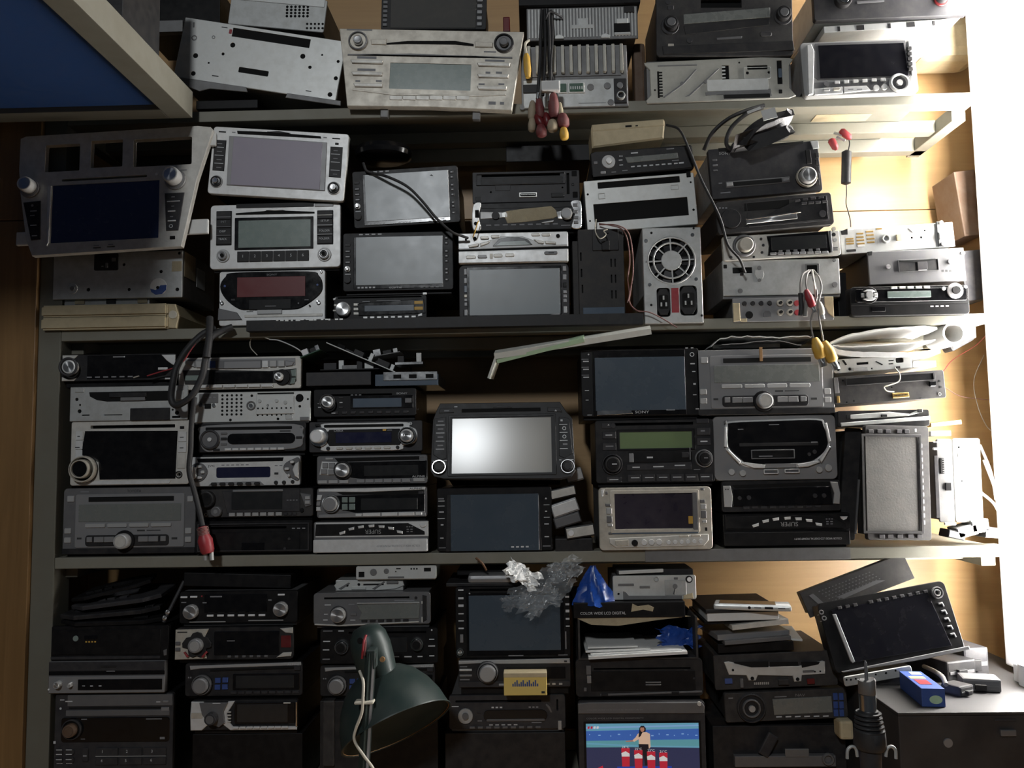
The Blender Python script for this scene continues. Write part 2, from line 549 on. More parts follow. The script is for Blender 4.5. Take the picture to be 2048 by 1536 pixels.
# ------------------------------------------------------------------ a unit with a front: faceplate + body + details
def U(name, label, cat, box, det=(), face='dk', body='bk', t=8, depth=0.15, r=3, y=None, bev=0.8, shape=None, ref=None,
      tilt=0, yaw=0, group=None, face_name='faceplate', bw=0.965, bh=0.94, nobody=False, support=True, bl=0):
    """box: x0,y0,x1,y1 or the four corners TL,TR,BR,BL, in pixels of the current crop. det: see below, same pixels."""
    global ST
    if y is None:
        y = random.uniform(-0.004, 0.003)
    if len(box) == 4:
        q = [(box[0], box[1]), (box[2], box[1]), (box[2], box[3]), (box[0], box[3])]
    else:
        q = [(box[i], box[i + 1]) for i in range(0, 8, 2)]
    mid = lambda a, b: ((a[0] + b[0]) / 2, (a[1] + b[1]) / 2)
    Lp, Rp, Tp, Bp = mid(q[0], q[3]), mid(q[1], q[2]), mid(q[0], q[1]), mid(q[2], q[3])
    zlow = min(cp(*p, y).z for p in q)
    zhi = max(cp(*p, y).z for p in q)
    if any(zlow < s_ - .0003 and zhi > s_ + .01 for s_ in (S1, S2, S3, S4)) and y + t / 1000 > -.0006:
        y = -t / 1000 - .0008
    wl, wr, wt, wb = (cp(*p, y) for p in (Lp, Rp, Tp, Bp))
    w = (wr - wl).length
    h = (wt - wb).length
    a_img = math.atan2(Rp[1] - Lp[1], Rp[0] - Lp[0]) if len(box) == 8 else 0.0
    a_w = math.atan2((wr - wl).z, (wr - wl).x) if len(box) == 8 else 0.0
    ctr = (wl + wr + wt + wb) / 4
    cpx = ((Lp[0] + Rp[0] + Tp[0] + Bp[0]) / 4, (Lp[1] + Rp[1] + Tp[1] + Bp[1]) / 4)
    pw = math.hypot(Rp[0] - Lp[0], Rp[1] - Lp[1])
    ph = math.hypot(Bp[0] - Tp[0], Bp[1] - Tp[1])
    if ref:
        rb = ref
        cpx = ((rb[0] + rb[2]) / 2, (rb[1] + rb[3]) / 2)
        pw, ph = rb[2] - rb[0], rb[3] - rb[1]
        a_img = 0.0
    kx, kz = w / pw, h / ph
    ks = (kx + kz) / 2
    ca, sa = math.cos(-a_img), math.sin(-a_img)
    def loc(px, py):
        dx, dy = px - cpx[0], py - cpx[1]
        return (dx * ca - dy * sa) * kx, h / 2 - (dx * sa + dy * ca) * kz
    t /= 1000.0; r /= 1000.0; bev /= 1000.0
    up = Vector((-math.sin(a_w), 0, math.cos(a_w)))
    base = ctr - up * (h / 2)
    root = empty(name, (base.x, y + t, base.z), None)
    root.rotation_euler = (Matrix.Rotation(R(yaw), 3, 'Z') @ Matrix.Rotation(-a_w, 3, 'Y') @ Matrix.Rotation(R(-tilt), 3, 'X')).to_euler()
    tag(root, label, cat, group)
    outer = [loc(*p) for p in zip(shape[::2], shape[1::2])] if shape else rrect(-w / 2, 0, w / 2, h, r)
    ox0, ox1 = min(p[0] for p in outer), max(p[0] for p in outer)
    oz0, oz1 = min(p[1] for p in outer), max(p[1] for p in outer)
    # --- holes first
    holes, hb = [], []
    regs = []
    def inside(x, z):
        top = 0.0
        for (x0, z0, x1, z1, hh) in regs:
            if x0 <= x <= x1 and z0 <= z <= z1:
                top = max(top, hh)
        return top
    def try_hole(lp):
        x0, x1 = min(p[0] for p in lp), max(p[0] for p in lp)
        z0, z1 = min(p[1] for p in lp), max(p[1] for p in lp)
        mg = bev + 0.0004
        if x0 < ox0 + mg or x1 > ox1 - mg or z0 < oz0 + mg or z1 > oz1 - mg:
            return False
        if inside((x0 + x1) / 2, (z0 + z1) / 2) > 0:
            return False
        for b in hb:
            if x0 < b[2] and x1 > b[0] and z0 < b[3] and z1 > b[1]:
                return False
        holes.append(lp); hb.append((x0 - 2e-4, z0 - 2e-4, x1 + 2e-4, z1 + 2e-4))
        return True
    def rect(x0, y0, x1, y1):
        cx, cz = loc((x0 + x1) / 2, (y0 + y1) / 2)
        ww, hh = abs(x1 - x0) * kx, abs(y1 - y0) * kz
        return cx, cz, ww, hh
    E = 0.00015
    cnt = [0]
    def yl(x, z):
        cnt[0] += 1
        return -t - inside(x, z) - (cnt[0] % 5) * 2e-5
    def button(x0, y0, x1, y1, m, hh, rr, nm):
        cx, cz, ww, h2 = rect(x0, y0, x1, y1)
        o = link(nm, rr_me(ww, h2, hh / 1000, rr * ks, min(0.0006, hh / 2500)), m, root, (cx, yl(cx, cz) + E * .2, cz))
        regs.append((cx - ww * .45, cz - h2 * .45, cx + ww * .45, cz + h2 * .45, inside(cx, cz) + hh / 1000))
        return o
    for d in det:
        k = d[0]
        a = list(d[1:])
        if k == 'h':
            cx, cz, ww, h2 = rect(*a[:4])
            rr = (a[4] if len(a) > 4 else 2) * ks
            lp = rrect(cx - ww / 2, cz - h2 / 2, cx + ww / 2, cz + h2 / 2, rr, 2)
            if try_hole(lp):
                if t < .007 or body not in ('bk', 'dk'):
                    link('slot', rr_me(ww + .001, h2 + .001, min(.0008, t * .3), rr), 'hole', root, (cx, -.0001, cz))  # black plate painted in for the shade inside the opening
            else:
                link('slot', rr_me(ww, h2, 0.0003, rr), 'hole', root, (cx, yl(cx, cz), cz))
        elif k == 'o':
            cx, cz = loc(a[0], a[1])
            if try_hole(circ(cx, cz, a[2] * ks, 12 if a[2] < 60 else 40)):
                if t < .007 or body not in ('bk', 'dk'):
                    link('hole', disc_me(a[2] * ks + .0005, min(.0008, t * .3)), 'hole', root, (cx, -.0001, cz))  # black disc painted in for the shade inside the hole
            else:
                link('hole', disc_me(a[2] * ks, 0.0003), 'hole', root, (cx, yl(cx, cz), cz))
        elif k == 's':
            cx, cz, ww, h2 = rect(*a[:4])
            m = a[4] if len(a) > 4 else 'scrdk'
            rr = (a[5] if len(a) > 5 else 2) * ks
            nm = a[6] if len(a) > 6 else 'screen'
            lp = rrect(cx - ww / 2, cz - h2 / 2, cx + ww / 2, cz + h2 / 2, rr, 3)
            if try_hole(lp):
                link(nm, rr_me(ww + .0006, h2 + .0006, 0.002, rr), m, root, (cx, -t + 0.0032, cz))
                regs.append((cx - ww / 2, cz - h2 / 2, cx + ww / 2, cz + h2 / 2, -0.0012))
            else:
                link(nm, rr_me(ww, h2, 0.0008, rr, 0.0003), m, root, (cx, yl(cx, cz), cz))
                regs.append((cx - ww / 2, cz - h2 / 2, cx + ww / 2, cz + h2 / 2, inside(cx, cz) + 0.0008))
        elif k == 'b':
            m = a[4] if len(a) > 4 else 'dk2'
            button(*a[:4], m, a[5] if len(a) > 5 else 1.6, a[6] if len(a) > 6 else 3, a[7] if len(a) > 7 else 'button')
        elif k in 'BV':
            n, x0, y0, x1, y1 = a[:5]
            m = a[5] if len(a) > 5 else 'dk2'
            hh = a[6] if len(a) > 6 else 1.6
            gap = a[7] if len(a) > 7 else 0.12
            rr = a[8] if len(a) > 8 else 3
            nm = a[9] if len(a) > 9 else 'button'
            for i in range(n):
                f0, f1 = (i + gap / 2) / n, (i + 1 - gap / 2) / n
                if y1 < y0:
                    ym = y0 + (y1 - y0) * (f0 + f1) / 2
                    button(x0 + (x1 - x0) * f0, ym - 7, x0 + (x1 - x0) * f1, ym + 7, m, hh, rr, nm)
                elif k == 'B':
                    button(x0 + (x1 - x0) * f0, y0, x0 + (x1 - x0) * f1, y1, m, hh, rr, nm)
                else:
                    button(x0, y0 + (y1 - y0) * f0, x1, y0 + (y1 - y0) * f1, m, hh, rr, nm)
        elif k == 'k':
            cx, cz = loc(a[0], a[1])
            rr = a[2] * ks
            m = a[3] if len(a) > 3 else 'sil2'
            hh = (a[4] if len(a) > 4 else 10) / 1000
            ko = link('knob', knob_me(rr, hh), m, root, (cx, yl(cx, cz), cz))
            if len(a) > 5 and a[5]:
                link('knob_cap', disc_me(rr * (a[6] if len(a) > 6 else 0.7), 0.0008), a[5], ko, (0, -hh * 0.935, 0))
            regs.append((cx - rr * .7, cz - rr * .7, cx + rr * .7, cz + rr * .7, inside(cx, cz) + hh))
        elif k == 'd':
            cx, cz = loc(a[0], a[1])
            m = a[3] if len(a) > 3 else 'dk2'
            hh = (a[4] if len(a) > 4 else 1.2) / 1000
            link(a[5] if len(a) > 5 else 'button', disc_me(a[2] * ks, hh), m, root, (cx, yl(cx, cz), cz))
            if a[2] > 14:
                q_ = a[2] * ks * .7
                regs.append((cx - q_, cz - q_, cx + q_, cz + q_, inside(cx, cz) + hh))
        elif k == 'r':
            cx, cz = loc(a[0], a[1])
            link(a[6] if len(a) > 6 else 'ring', ring_me(a[2] * ks, a[3] * ks, (a[5] if len(a) > 5 else 1.5) / 1000), a[4], root, (cx, yl(cx, cz), cz))
        elif k in 'qQ':
            lp = [loc(*p) for p in zip(a[0][::2], a[0][1::2])]
            if k == 'Q':
                pv = [Vector((p[0], 0, p[1])) for p in lp]
                sp = smooth_path(pv[-2:] + pv + pv[:2], 4)
                lp = [(p.x, p.z) for p in sp[8:8 + 4 * len(pv)]]
            hh = (a[2] if len(a) > 2 else 1.5) / 1000
            cx = sum(p[0] for p in lp) / len(lp); cz = sum(p[1] for p in lp) / len(lp)
            yy = yl(cx, cz)
            link(a[3] if len(a) > 3 else 'panel', plate_me([(p[0] - cx, p[1] - cz) for p in lp], (), hh, min(0.0008, hh * .5)), a[1], root, (cx, yy, cz))
            if hh >= 0.0008:
                xs = [p[0] for p in lp]; zs = [p[1] for p in lp]
                regs.append((min(xs), min(zs), max(xs), max(zs), inside(cx, cz) + hh))
        elif k == 'g':
            cx, cz, ww, h2 = rect(*a[:4])
            m = a[4]
            hh = (a[5] if len(a) > 5 else 1.2) / 1000
            rr = (a[6] if len(a) > 6 else 4) * ks
            link(a[7] if len(a) > 7 else 'panel', rr_me(ww, h2, hh, rr, min(0.0006, hh / 2)), m, root, (cx, yl(cx, cz), cz))
            regs.append((cx - ww / 2, cz - h2 / 2, cx + ww / 2, cz + h2 / 2, inside(cx, cz) + hh))
        elif k == 'f':
            cx, cz, ww, h2 = rect(*a[:4])
            bwid = a[4] * ks
            m = a[5]
            hh = (a[6] if len(a) > 6 else 1.5) / 1000
            rr = (a[7] if len(a) > 7 else 4) * ks
            link('bezel', plate_me(rrect(-ww / 2, -h2 / 2, ww / 2, h2 / 2, rr, 3), [rrect(-ww / 2 + bwid, -h2 / 2 + bwid, ww / 2 - bwid, h2 / 2 - bwid, max(rr - bwid, 0), 3)], hh, min(hh / 2, 0.0005, bwid / 3)), m, root, (cx, yl(cx, cz), cz))
        elif k == 'p':
            cx, cz, ww, h2 = rect(*a[:4])
            link('print', rr_me(ww, h2, 0.0002), a[4] if len(a) > 4 else 'prt', root, (cx, yl(cx, cz), cz))
        elif k == 'P':
            n, x0, y0, x1, y1 = a[:5]
            for i in range(n):
                f0, f1 = (i + .2) / n, (i + .8) / n
                ya, yb = (y0, y1) if y1 >= y0 else (y0 + (y1 - y0) * f0 - 4, y0 + (y1 - y0) * f0 + 4)
                cx, cz, ww, h2 = rect(x0 + (x1 - x0) * f0, ya, x0 + (x1 - x0) * f1, yb)
                link('print', rr_me(ww, h2, 0.0002), a[5] if len(a) > 5 else 'prt', root, (cx, yl(cx, cz), cz))
        elif k == 't':
            cx, cz = loc(a[1], a[2])
            text(a[0], root, (cx, yl(cx, cz) - 0.00025, cz), a[3] * kz, a[4] if len(a) > 4 else 'prt', R(a[5]) if len(a) > 5 and a[5] else 0.0,
                 a[6] * kx if len(a) > 6 and a[6] else None)
        elif k == 'm':
            nx, ny, x0, y0, x1, y1, rp, m = a[:8]
            bm = bmesh.new()
            for i in range(nx):
                for j in range(ny):
                    fx, fy = (i / max(nx - 1, 1), j / max(ny - 1, 1))
                    cx, cz = loc(x0 + (x1 - x0) * (fx if nx > 1 else fy), y0 + (y1 - y0) * (fy if ny > 1 else fx))
                    if len(a) > 8 and a[8] == 'bar':
                        lp = rrect(cx - rp * ks, cz - a[9] * ks, cx + rp * ks, cz + a[9] * ks)
                    else:
                        lp = circ(cx, cz, rp * ks, 8)
                    plate_bm(bm, lp, [], 0.0003, 0)
            cx, cz = loc((x0 + x1) / 2, (y0 + y1) / 2)
            tag(link('perforation', bm2me(bm, 'perf'), m, root, (0, yl(cx, cz) + 0.0001, 0)), None, None, None, 'stuff')
    fo = link(face_name, plate_me(outer, holes, t, bev), face, root)
    # --- body behind the faceplate
    if not nobody:
        lo_z = h * (1 - bh) / 2
        hi_z = h * (1 + bh) / 2
        if support and ST is not None and abs(a_w) < 0.03:
            lo_z = max(min(ST - base.z, h * 0.3), -0.03) + 0.0002
            hi_z = h
        d1 = min(depth, WALL_Y - 0.004 - y - t)
        if tilt > 0:
            lo_z += d1 * math.sin(R(tilt))
        for sz in (S1, S2, S3, S4):
            ex = abs(math.sin(a_w)) * w * bw / 2 + (d1 * math.sin(R(tilt)) if tilt > 0 else 0)
            if base.z + h * .75 > sz > base.z + lo_z - ex:
                lo_z = min(sz - base.z + .0005 + ex, h * .6)
                break
        link('body', bbox_me(-w * bw / 2 + bl / 1000, 0.0002, lo_z, w * bw / 2, d1, hi_z, 0.0012), body, root)
    if support and ST is not None:
        ST = base.z + h * math.cos(a_w)
    root['_w'] = w; root['_h'] = h
    return root

def block(name, label, cat, px_box, Y0, Y1, m, bev=0.001, rotz=0, roll=0, group=None):
    """box whose front (at depth Y0) fills px_box, reaching back to Y1"""
    x0, y0, x1, y1 = px_box
    a, b = cp((x0 + x1) / 2, y1, Y0), cp((x0 + x1) / 2, y0, Y0)
    l, rr = cp(x0, (y0 + y1) / 2, Y0), cp(x1, (y0 + y1) / 2, Y0)
    w, h = (rr - l).length, (b - a).length
    o = link(name, bbox_me(-w / 2, 0, 0, w / 2, Y1 - Y0, h, bev), m, None, ((l.x + rr.x) / 2, Y0, a.z), (0, R(roll), R(rotz)))
    return tag(o, label, cat, group)

def cable(name, label, pts, r, m, cat='cable', parent=None, k=6, group=None):
    P = [cp(x, y, Y) for x, y, Y in pts]
    if parent is None:
        o = P[0].copy()
        ob = link(name, tube_me([p - o for p in P], r / 1000, 8, k), m, None, o)
        return tag(ob, label, cat, group)
    iv = Vector(parent.location)
    return link(name, tube_me([p - iv for p in P], r / 1000, 8, k), m, parent)
# ================================================================== the setting
crop('p')
# --- back wall of wood panels with open joints
wb = empty('wall_back', (0, WALL_Y, 0.5)); wb['kind'] = 'structure'
seam = pt(1800, 420, WALL_Y).z - 0.5
zs = [0.1, seam - 0.62, seam, seam + 0.60, 1.9]
for i in range(len(zs) - 1):
    xs_ = pt(820, 600, WALL_Y).x
    for x0, x1 in ((-1.25, xs_), (xs_ + .002, 1.30)):
        link('panel', bbox_me(x0, 0.0, zs[i] + 0.0008, x1, 0.016, zs[i + 1] - 0.0008, 0.0008), 'woodwall', wb)
link('backing', bbox_me(-1.3, 0.016, 0.0, 1.35, 0.03, 2.0), 'woodwall', wb)

# --- rack
rk = empty('shelf_rack', (0, 0, S4 - 0.1))
tag(rk, 'grey painted open shelf rack with four levels loaded with car stereos', 'shelf')
def rpart(name, x0, y0, z0, x1, y1, z1, m, bev=0.0015):
    o = rk.location
    return link(name, bbox_me(x0 - o.x, y0 - o.y, z0 - o.z, x1 - o.x, y1 - o.y, z1 - o.z, bev), m, rk)
PX0, PX1 = pt(76, 700).x, pt(121, 700).x
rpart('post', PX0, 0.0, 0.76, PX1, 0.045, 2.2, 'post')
RX = pt(1950, 200).x
RX2 = pt(1972, 640).x
RX3 = pt(2012, 1100).x
def level(z, th, xr, xb, back_rails=True):
    rpart('front_rail', PX1 + .0003, 0.0, z - th, xr, 0.03, z, 'rail')
    rpart('shelf_board', PX1, 0.031, z - 0.010, xb, WALL_Y - 0.002, z - 0.001, 'rail')
    if back_rails:
        rpart('cross_rail', PX1, 0.085, z - 0.030, xr, 0.110, z - 0.0105, 'rail')
        rpart('cross_rail', PX1, 0.165, z - 0.034, xr, 0.190, z - 0.0105, 'rail')
level(S1, 0.0175, RX, pt(1790, 200, .1).x)
level(S2, 0.0165, RX2, RX2 - 0.01)
level(S3, 0.0170, RX3, RX3 - 0.01)
X4 = pt(1678, 1500).x
rpart('front_rail', PX1 + .0003, 0.0, S4 - 0.022, X4, 0.03, S4, 'rail')
rpart('shelf_board', PX1, 0.031, S4 - 0.010, X4, WALL_Y - 0.002, S4 - 0.001, 'rail')
for z, xr in ((S1, RX), (S2, RX2), (S3, RX3)):
    rpart('side_rail', xr - 0.022, 0.031, z - 0.034, xr, 0.2, z - 0.0105, 'rail')
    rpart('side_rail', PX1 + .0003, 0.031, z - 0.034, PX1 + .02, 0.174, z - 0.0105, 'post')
# paper label under the top level
a, b = pt(1655, 222), pt(1772, 232)
rpart('label_strip', a.x, 0.050, S1 - 0.0108, b.x, 0.080, S1 - 0.0103, 'cream', 0)
# black angle strip along the second level, its lip worn bright
a, b = pt(500, 637), pt(1296, 637)
b = pt(1284, 637)
rpart('angle_strip', a.x, -0.0175, S2 - 0.009, b.x, -0.0145, S2 + 0.008, 'dk', 0.0006)
rpart('angle_flange', a.x, -0.0144, S2 - 0.009, b.x, -0.0003, S2 - 0.006, 'dk', 0.0004)
for i in range(14):
    xx = pt(560 + i * 9.5 + random.uniform(-3, 3), 636).x
    ww = random.uniform(0.003, 0.008)
    rpart('worn_edge', xx, -0.0178, S2 + 0.0070 + random.uniform(-.0015, 0), xx + ww, -0.0142, S2 + 0.0083, 'wm', 0)
# dark cover laid over the third rail on the lamp side
a, b = pt(1290, 1105), pt(1700, 1105)
rpart('rail_cover', a.x, -0.002, S3 - 0.0176, b.x, -0.0002, S3 + 0.0004, 'gmd', 0.0004)

# --- wood boards left of the rack
wl = empty('wall_left', (pt(0, 700).x, -0.008, 0.7)); wl['kind'] = 'structure'
zz = pt(30, 441, -0.008).z - 0.7
for z0, z1 in ((0.0, zz - .0008), (zz + .0008, 1.6)):
    for x0, x1 in ((-0.30, -0.013), (-0.012, PX0 - wl.location.x - 0.0005)):
        link('plank', bbox_me(x0, 0, z0, x1, 0.03, z1, 0.001), 'woodleft', wl)

# --- overhead tray: blue bottom panel in a grey frame, jutting out over the left end
zt = pt(385, 236, -0.03).z
xr = pt(385, 236, -0.03).x
tr = empty('overhead_tray', (xr, -0.03, zt))
tag(tr, 'overhead tray with blue bottom panel and beige painted frame', 'tray')
def tpart(name, x0, y0, z0, x1, y1, z1, m, bev=0.001):
    return link(name, bbox_me(x0, y0, z0, x1, y1, z1, bev), m, tr)
tpart('frame_rail', -0.036, -.8, 0, 0, 0, 0.042, 'rail')
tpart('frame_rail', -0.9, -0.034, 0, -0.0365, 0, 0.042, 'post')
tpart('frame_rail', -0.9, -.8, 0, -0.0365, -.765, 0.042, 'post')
tpart('bottom_panel', -0.9, -.7645, 0.008, -0.0365, -0.0345, 0.014, 'bluepanel')
# carton standing on the tray
bx = empty('carton', (xr - 0.055, -0.20, zt + 0.0425))
tag(bx, 'dark printed carton with a blue corner on the overhead tray', 'box')
link('box', bbox_me(-0.05, -0.05, 0, 0.05, 0.06, 0.16, 0.001), 'dk', bx)
link('blue_corner', bbox_me(0.0, -0.0508, 0.06, 0.0508, 0.0, 0.12, 0), 'blu', bx)
for i in range(4):
    link('print', bbox_me(-0.04, -0.0506, 0.02 + i * .009, 0.03, -0.0501, 0.023 + i * .009, 0), 'prd', bx)

# --- fluorescent fitting: the bright vertical tube on the right
FY = -0.028
fl = empty('fluorescent_light', (pt(2027, 700, FY).x, FY, pt(2030, 1386, FY).z))
tag(fl, 'lit white fluorescent tube mounted upright beside the shelves', 'light')
zb, ztop = 0.028, 2.25 - fl.location.z
m = mat('tubeglow', (1.0, 0.97, 0.93), 0.5, 0, 0, emit=TUBE_STRENGTH)
link('housing', bbox_me(0.004, 0.030, 0.020, 0.13, 0.085, ztop + 0.03, 0.003), 'white', fl)
link('tube', lathe_me([(0.019, zb + 0.012), (0.019, ztop - 0.012)], 24, None, 40, 'z'), 'tubeglow', fl)
for z0, z1 in ((zb - 0.02, zb + 0.012), (ztop - 0.012, ztop + 0.02)):
    link('end_cap', lathe_me([(0.021, z0), (0.021, z1)], 24, None, 40, 'z'), 'white', fl)
    link('socket', bbox_me(-0.014, 0.0, z0 - 0.006, 0.014, 0.031, z1 - 0.004, 0.002), 'white', fl)
# --- workbench under everything (below the frame)
wbn = empty('workbench', (0, -0.3, 0))
tag(wbn, 'plain wooden workbench below the shelf rack', 'bench')
link('top', bbox_me(-1.2, -0.55, 0.715, 1.2, WALL_Y + .298, 0.745, 0.003), 'woodblock', wbn)
for x in (-1.15, 1.10):
    for y in (-.52, .46):
        link('leg', bbox_me(x, y, 0, x + .05, y + .05, .7149, .002), 'woodblock', wbn)
struct('floor', bbox_me(-1.7, -3.2, -.03, 1.7, WALL_Y + .05, 0), 'post')
# ================================================================== top level
crop('c1'); stack(None)
U('amplifier_box', 'pale grey metal case leaning at a slant, two dark slots in its face', 'case', (1045, 95, 1985, 245, 2005, 592, 1052, 452),
  [('h', 1352, 196, 1812, 248, 2), ('h', 1400, 404, 1576, 436, 5), ('o', 1146, 326, 15), ('o', 1138, 430, 14), ('o', 1360, 264, 15), ('o', 1770, 330, 15), ('o', 1936, 552, 14), ('o', 1966, 458, 12), ('o', 1306, 316, 9), ('o', 1814, 394, 10), ('r', 1134, 222, 16, 10, 'gmd', .5), ('r', 1246, 218, 10, 6, 'gmd', .5), ('b', 1335, 172, 1352, 198, 'red', .5), ('p', 1248, 442, 1286, 448, 'prk'), ('p', 1290, 158, 1325, 163, 'prk'), ('p', 1795, 530, 1828, 535, 'prk'), ('o', 1225, 368, 6), ('o', 1882, 322, 6), ('o', 1976, 360, 9), ('q', [1120, 130, 1132, 130, 1132, 160, 1122, 160], 'gmd', .3, 'mark'),
   ('q', [1060, 456, 1450, 510, 1460, 540, 1240, 520, 1180, 535, 1075, 495], 'gmd', 1.2, 'lower_lip'), ('q', [1690, 545, 2000, 590, 2000, 618, 1680, 572], 'gmd', 1.2, 'lower_lip')],
  'wm', 'gmd', r=1, t=2, y=-0.004, depth=.15, bw=1, support=False)
bpy.data.objects['amplifier_box'].name = 'slanted_case'
crop('c2')
U('car_radio', 'large champagne-silver dashboard radio with tapered sides and grey-green display', 'car radio', (80, 165, 1160, 190, 1095, 645, 135, 620),
  [('q', [358, 252, 480, 240, 760, 240, 868, 258, 868, 272, 760, 262, 480, 258, 358, 262], 'hole', .8, 'disc_slot'), ('s', 380, 372, 855, 525, 'lcdg', 3, 'display'),
   ('q', [130, 316, 1095, 334, 1095, 345, 830, 330, 500, 316, 130, 326], 'gsl', .8, 'groove'), ('q', [165, 520, 400, 548, 830, 556, 1060, 550, 1060, 560, 830, 566, 400, 558, 165, 530], 'champ', .8, 'groove'),
   ('q', [264, 234, 356, 230, 356, 264, 268, 262], 'champ', 2, 'button'), ('q', [874, 246, 980, 252, 980, 280, 876, 278], 'champ', 2, 'button'),
   ('d', 190, 242, 58, 'champ', 2, 'knob_seat'), ('r', 190, 242, 56, 46, 'gsl', 3), ('k', 192, 246, 26, 'chr', 9), ('d', 1044, 256, 58, 'gsl', 2, 'knob_seat'), ('r', 1044, 256, 56, 44, 'dk', 3), ('k', 1044, 258, 26, 'gsl', 9)]
  + [('q', [x0, yy, x1, yy + 2, x1 - 4, yy + 22, x0 + 8, yy + 18], 'sil', 3.5, 'button') for x0, x1, yy in ((150, 340, 355), (156, 340, 425), (170, 342, 492), (890, 1084, 372), (892, 1076, 438), (892, 1066, 508))]
  + [('p', 186, 330, 300, 344, 'prd'), ('p', 190, 402, 296, 416, 'prd'), ('p', 180, 470, 208, 480, 'prd'), ('p', 300, 470, 334, 480, 'prd'), ('p', 936, 350, 1050, 362, 'prd'), ('p', 940, 420, 968, 432, 'prd'), ('p', 1000, 420, 1036, 432, 'prd'), ('p', 900, 488, 936, 498, 'prd'), ('p', 1016, 488, 1050, 498, 'prd'), ('p', 960, 594, 1002, 612, 'prd'), ('p', 1026, 596, 1050, 612, 'prd'), ('p', 120, 170, 270, 178, 'prd'), ('p', 928, 300, 1000, 308, 'prd'),
     ('B', 6, 382, 562, 850, 586, 'sil', 1.4, .02, 6)],
  'champ', 'gmd', shape=[76, 165, 1160, 186, 1150, 260, 1095, 645, 620, 625, 135, 620, 95, 300], t=14, r=4, y=-0.022, depth=.14, bw=.78, bh=.9, support=False)
rd = bpy.data.objects['car_radio']
for sx in (-.26, .27):
    link('mounting_tab', bbox_me(sx * rd['_w'] - .006, -.004, -.012, sx * rd['_w'] + .006, .006, .002, .001), 'gmd', rd)
# amplifiers with fins
crop('c2')
am = U('amplifier', 'aluminium amplifier with a row of thick cooling fins and a socket strip', 'amplifier', (1148, 270, 1770, 628),
  [('g', 1160, 466, 1690, 626, 'gm', 1), ('b', 1158, 494, 1242, 542, 'dk', 3, 4, 'connector'), ('b', 1366, 490, 1416, 548, 'wm', 3, 3, 'connector'), ('b', 1420, 490, 1516, 548, 'wm', 3, 3, 'connector'), ('b', 1372, 498, 1410, 542, 'pcb', 3.4, 2, 'pins'), ('b', 1428, 498, 1508, 542, 'pcb', 3.4, 2, 'pins'), ('m', 6, 1, 1436, 525, 1500, 525, 3, 'gm', 'bar', 8),
   ('d', 1552, 515, 20, 'gmd', 1.5, 'screw'), ('d', 1650, 510, 20, 'gmd', 1.5, 'screw'), ('d', 1668, 606, 18, 'gmd', 1.5, 'screw'), ('d', 1150, 622, 14, 'gmd', 1.5, 'screw'), ('b', 1688, 470, 1762, 612, 'dk', 3), ('r', 1726, 574, 25, 15, 'gm', 6), ('d', 1722, 514, 18, 'gmd', 3, 'socket'), ('p', 1480, 605, 1640, 609, 'prd')],
  'gmd', 'gmd', t=4, r=1, y=-0.002, depth=.15, support=False)
aw_, ah_ = am['_w'], am['_h']
ka = aw_ / 622.0
for i in range(12):
    x_ = (1195 + i * 49 - 1459) * ka
    link('cooling_fin', bbox_me(x_ - 9 * ka, -.014, ah_ - 172 * ka, x_ + 10 * ka, -.004, ah_ - 8 * ka, .0012), 'pale', am)
link('fin_base', bbox_me(-aw_ / 2 + .008, -.006, ah_ - 185 * ka, aw_ / 2 - .01, -.004, ah_ - 3 * ka), 'gmd', am)
am2 = U('amplifier', 'ribbed grey amplifier block with a black lid on top of the finned one', 'amplifier', (1180, 40, 1830, 232),
  [('d', 1502, 126, 9, 'hole', .4, 'hole'), ('q', [1440, 145, 1478, 145, 1478, 108, 1540, 108, 1540, 145, 1570, 145, 1570, 170, 1440, 170], 'gm', 1.4, 'mounting_tab'), ('b', 1690, 145, 1784, 200, 'hole', 3, 2, 'socket'), ('b', 1706, 120, 1770, 148, 'wm', 3.4, 2, 'connector'), ('b', 1690, 198, 1784, 214, 'gm', 3.2, 2), ('b', 1752, 46, 1812, 84, 'dk', 3), ('q', [1340, 228, 1345, 210, 1370, 202, 1392, 212, 1395, 228], 'wm', 3, 'mounting_tab'), ('q', [1610, 228, 1615, 210, 1640, 202, 1662, 212, 1665, 228], 'wm', 3, 'mounting_tab')],
  'gmd', 'gmd', t=3, r=1, y=-0.004, depth=.15, support=False)
bw_, bh_ = am2['_w'], am2['_h']
for i in range(34):
    x_ = -bw_ / 2 + .004 + i * (bw_ - .008) / 33
    link('rib', bbox_me(x_ - .0012, -.0042, .004, x_ + .0012, -.003, bh_ - .003), 'gm', am2)
link('lid', bbox_me(-bw_ / 2 - .012, -.012, bh_ + .0002, bw_ / 2 + .004, .15, bh_ + .016, .001), 'bk', am2)
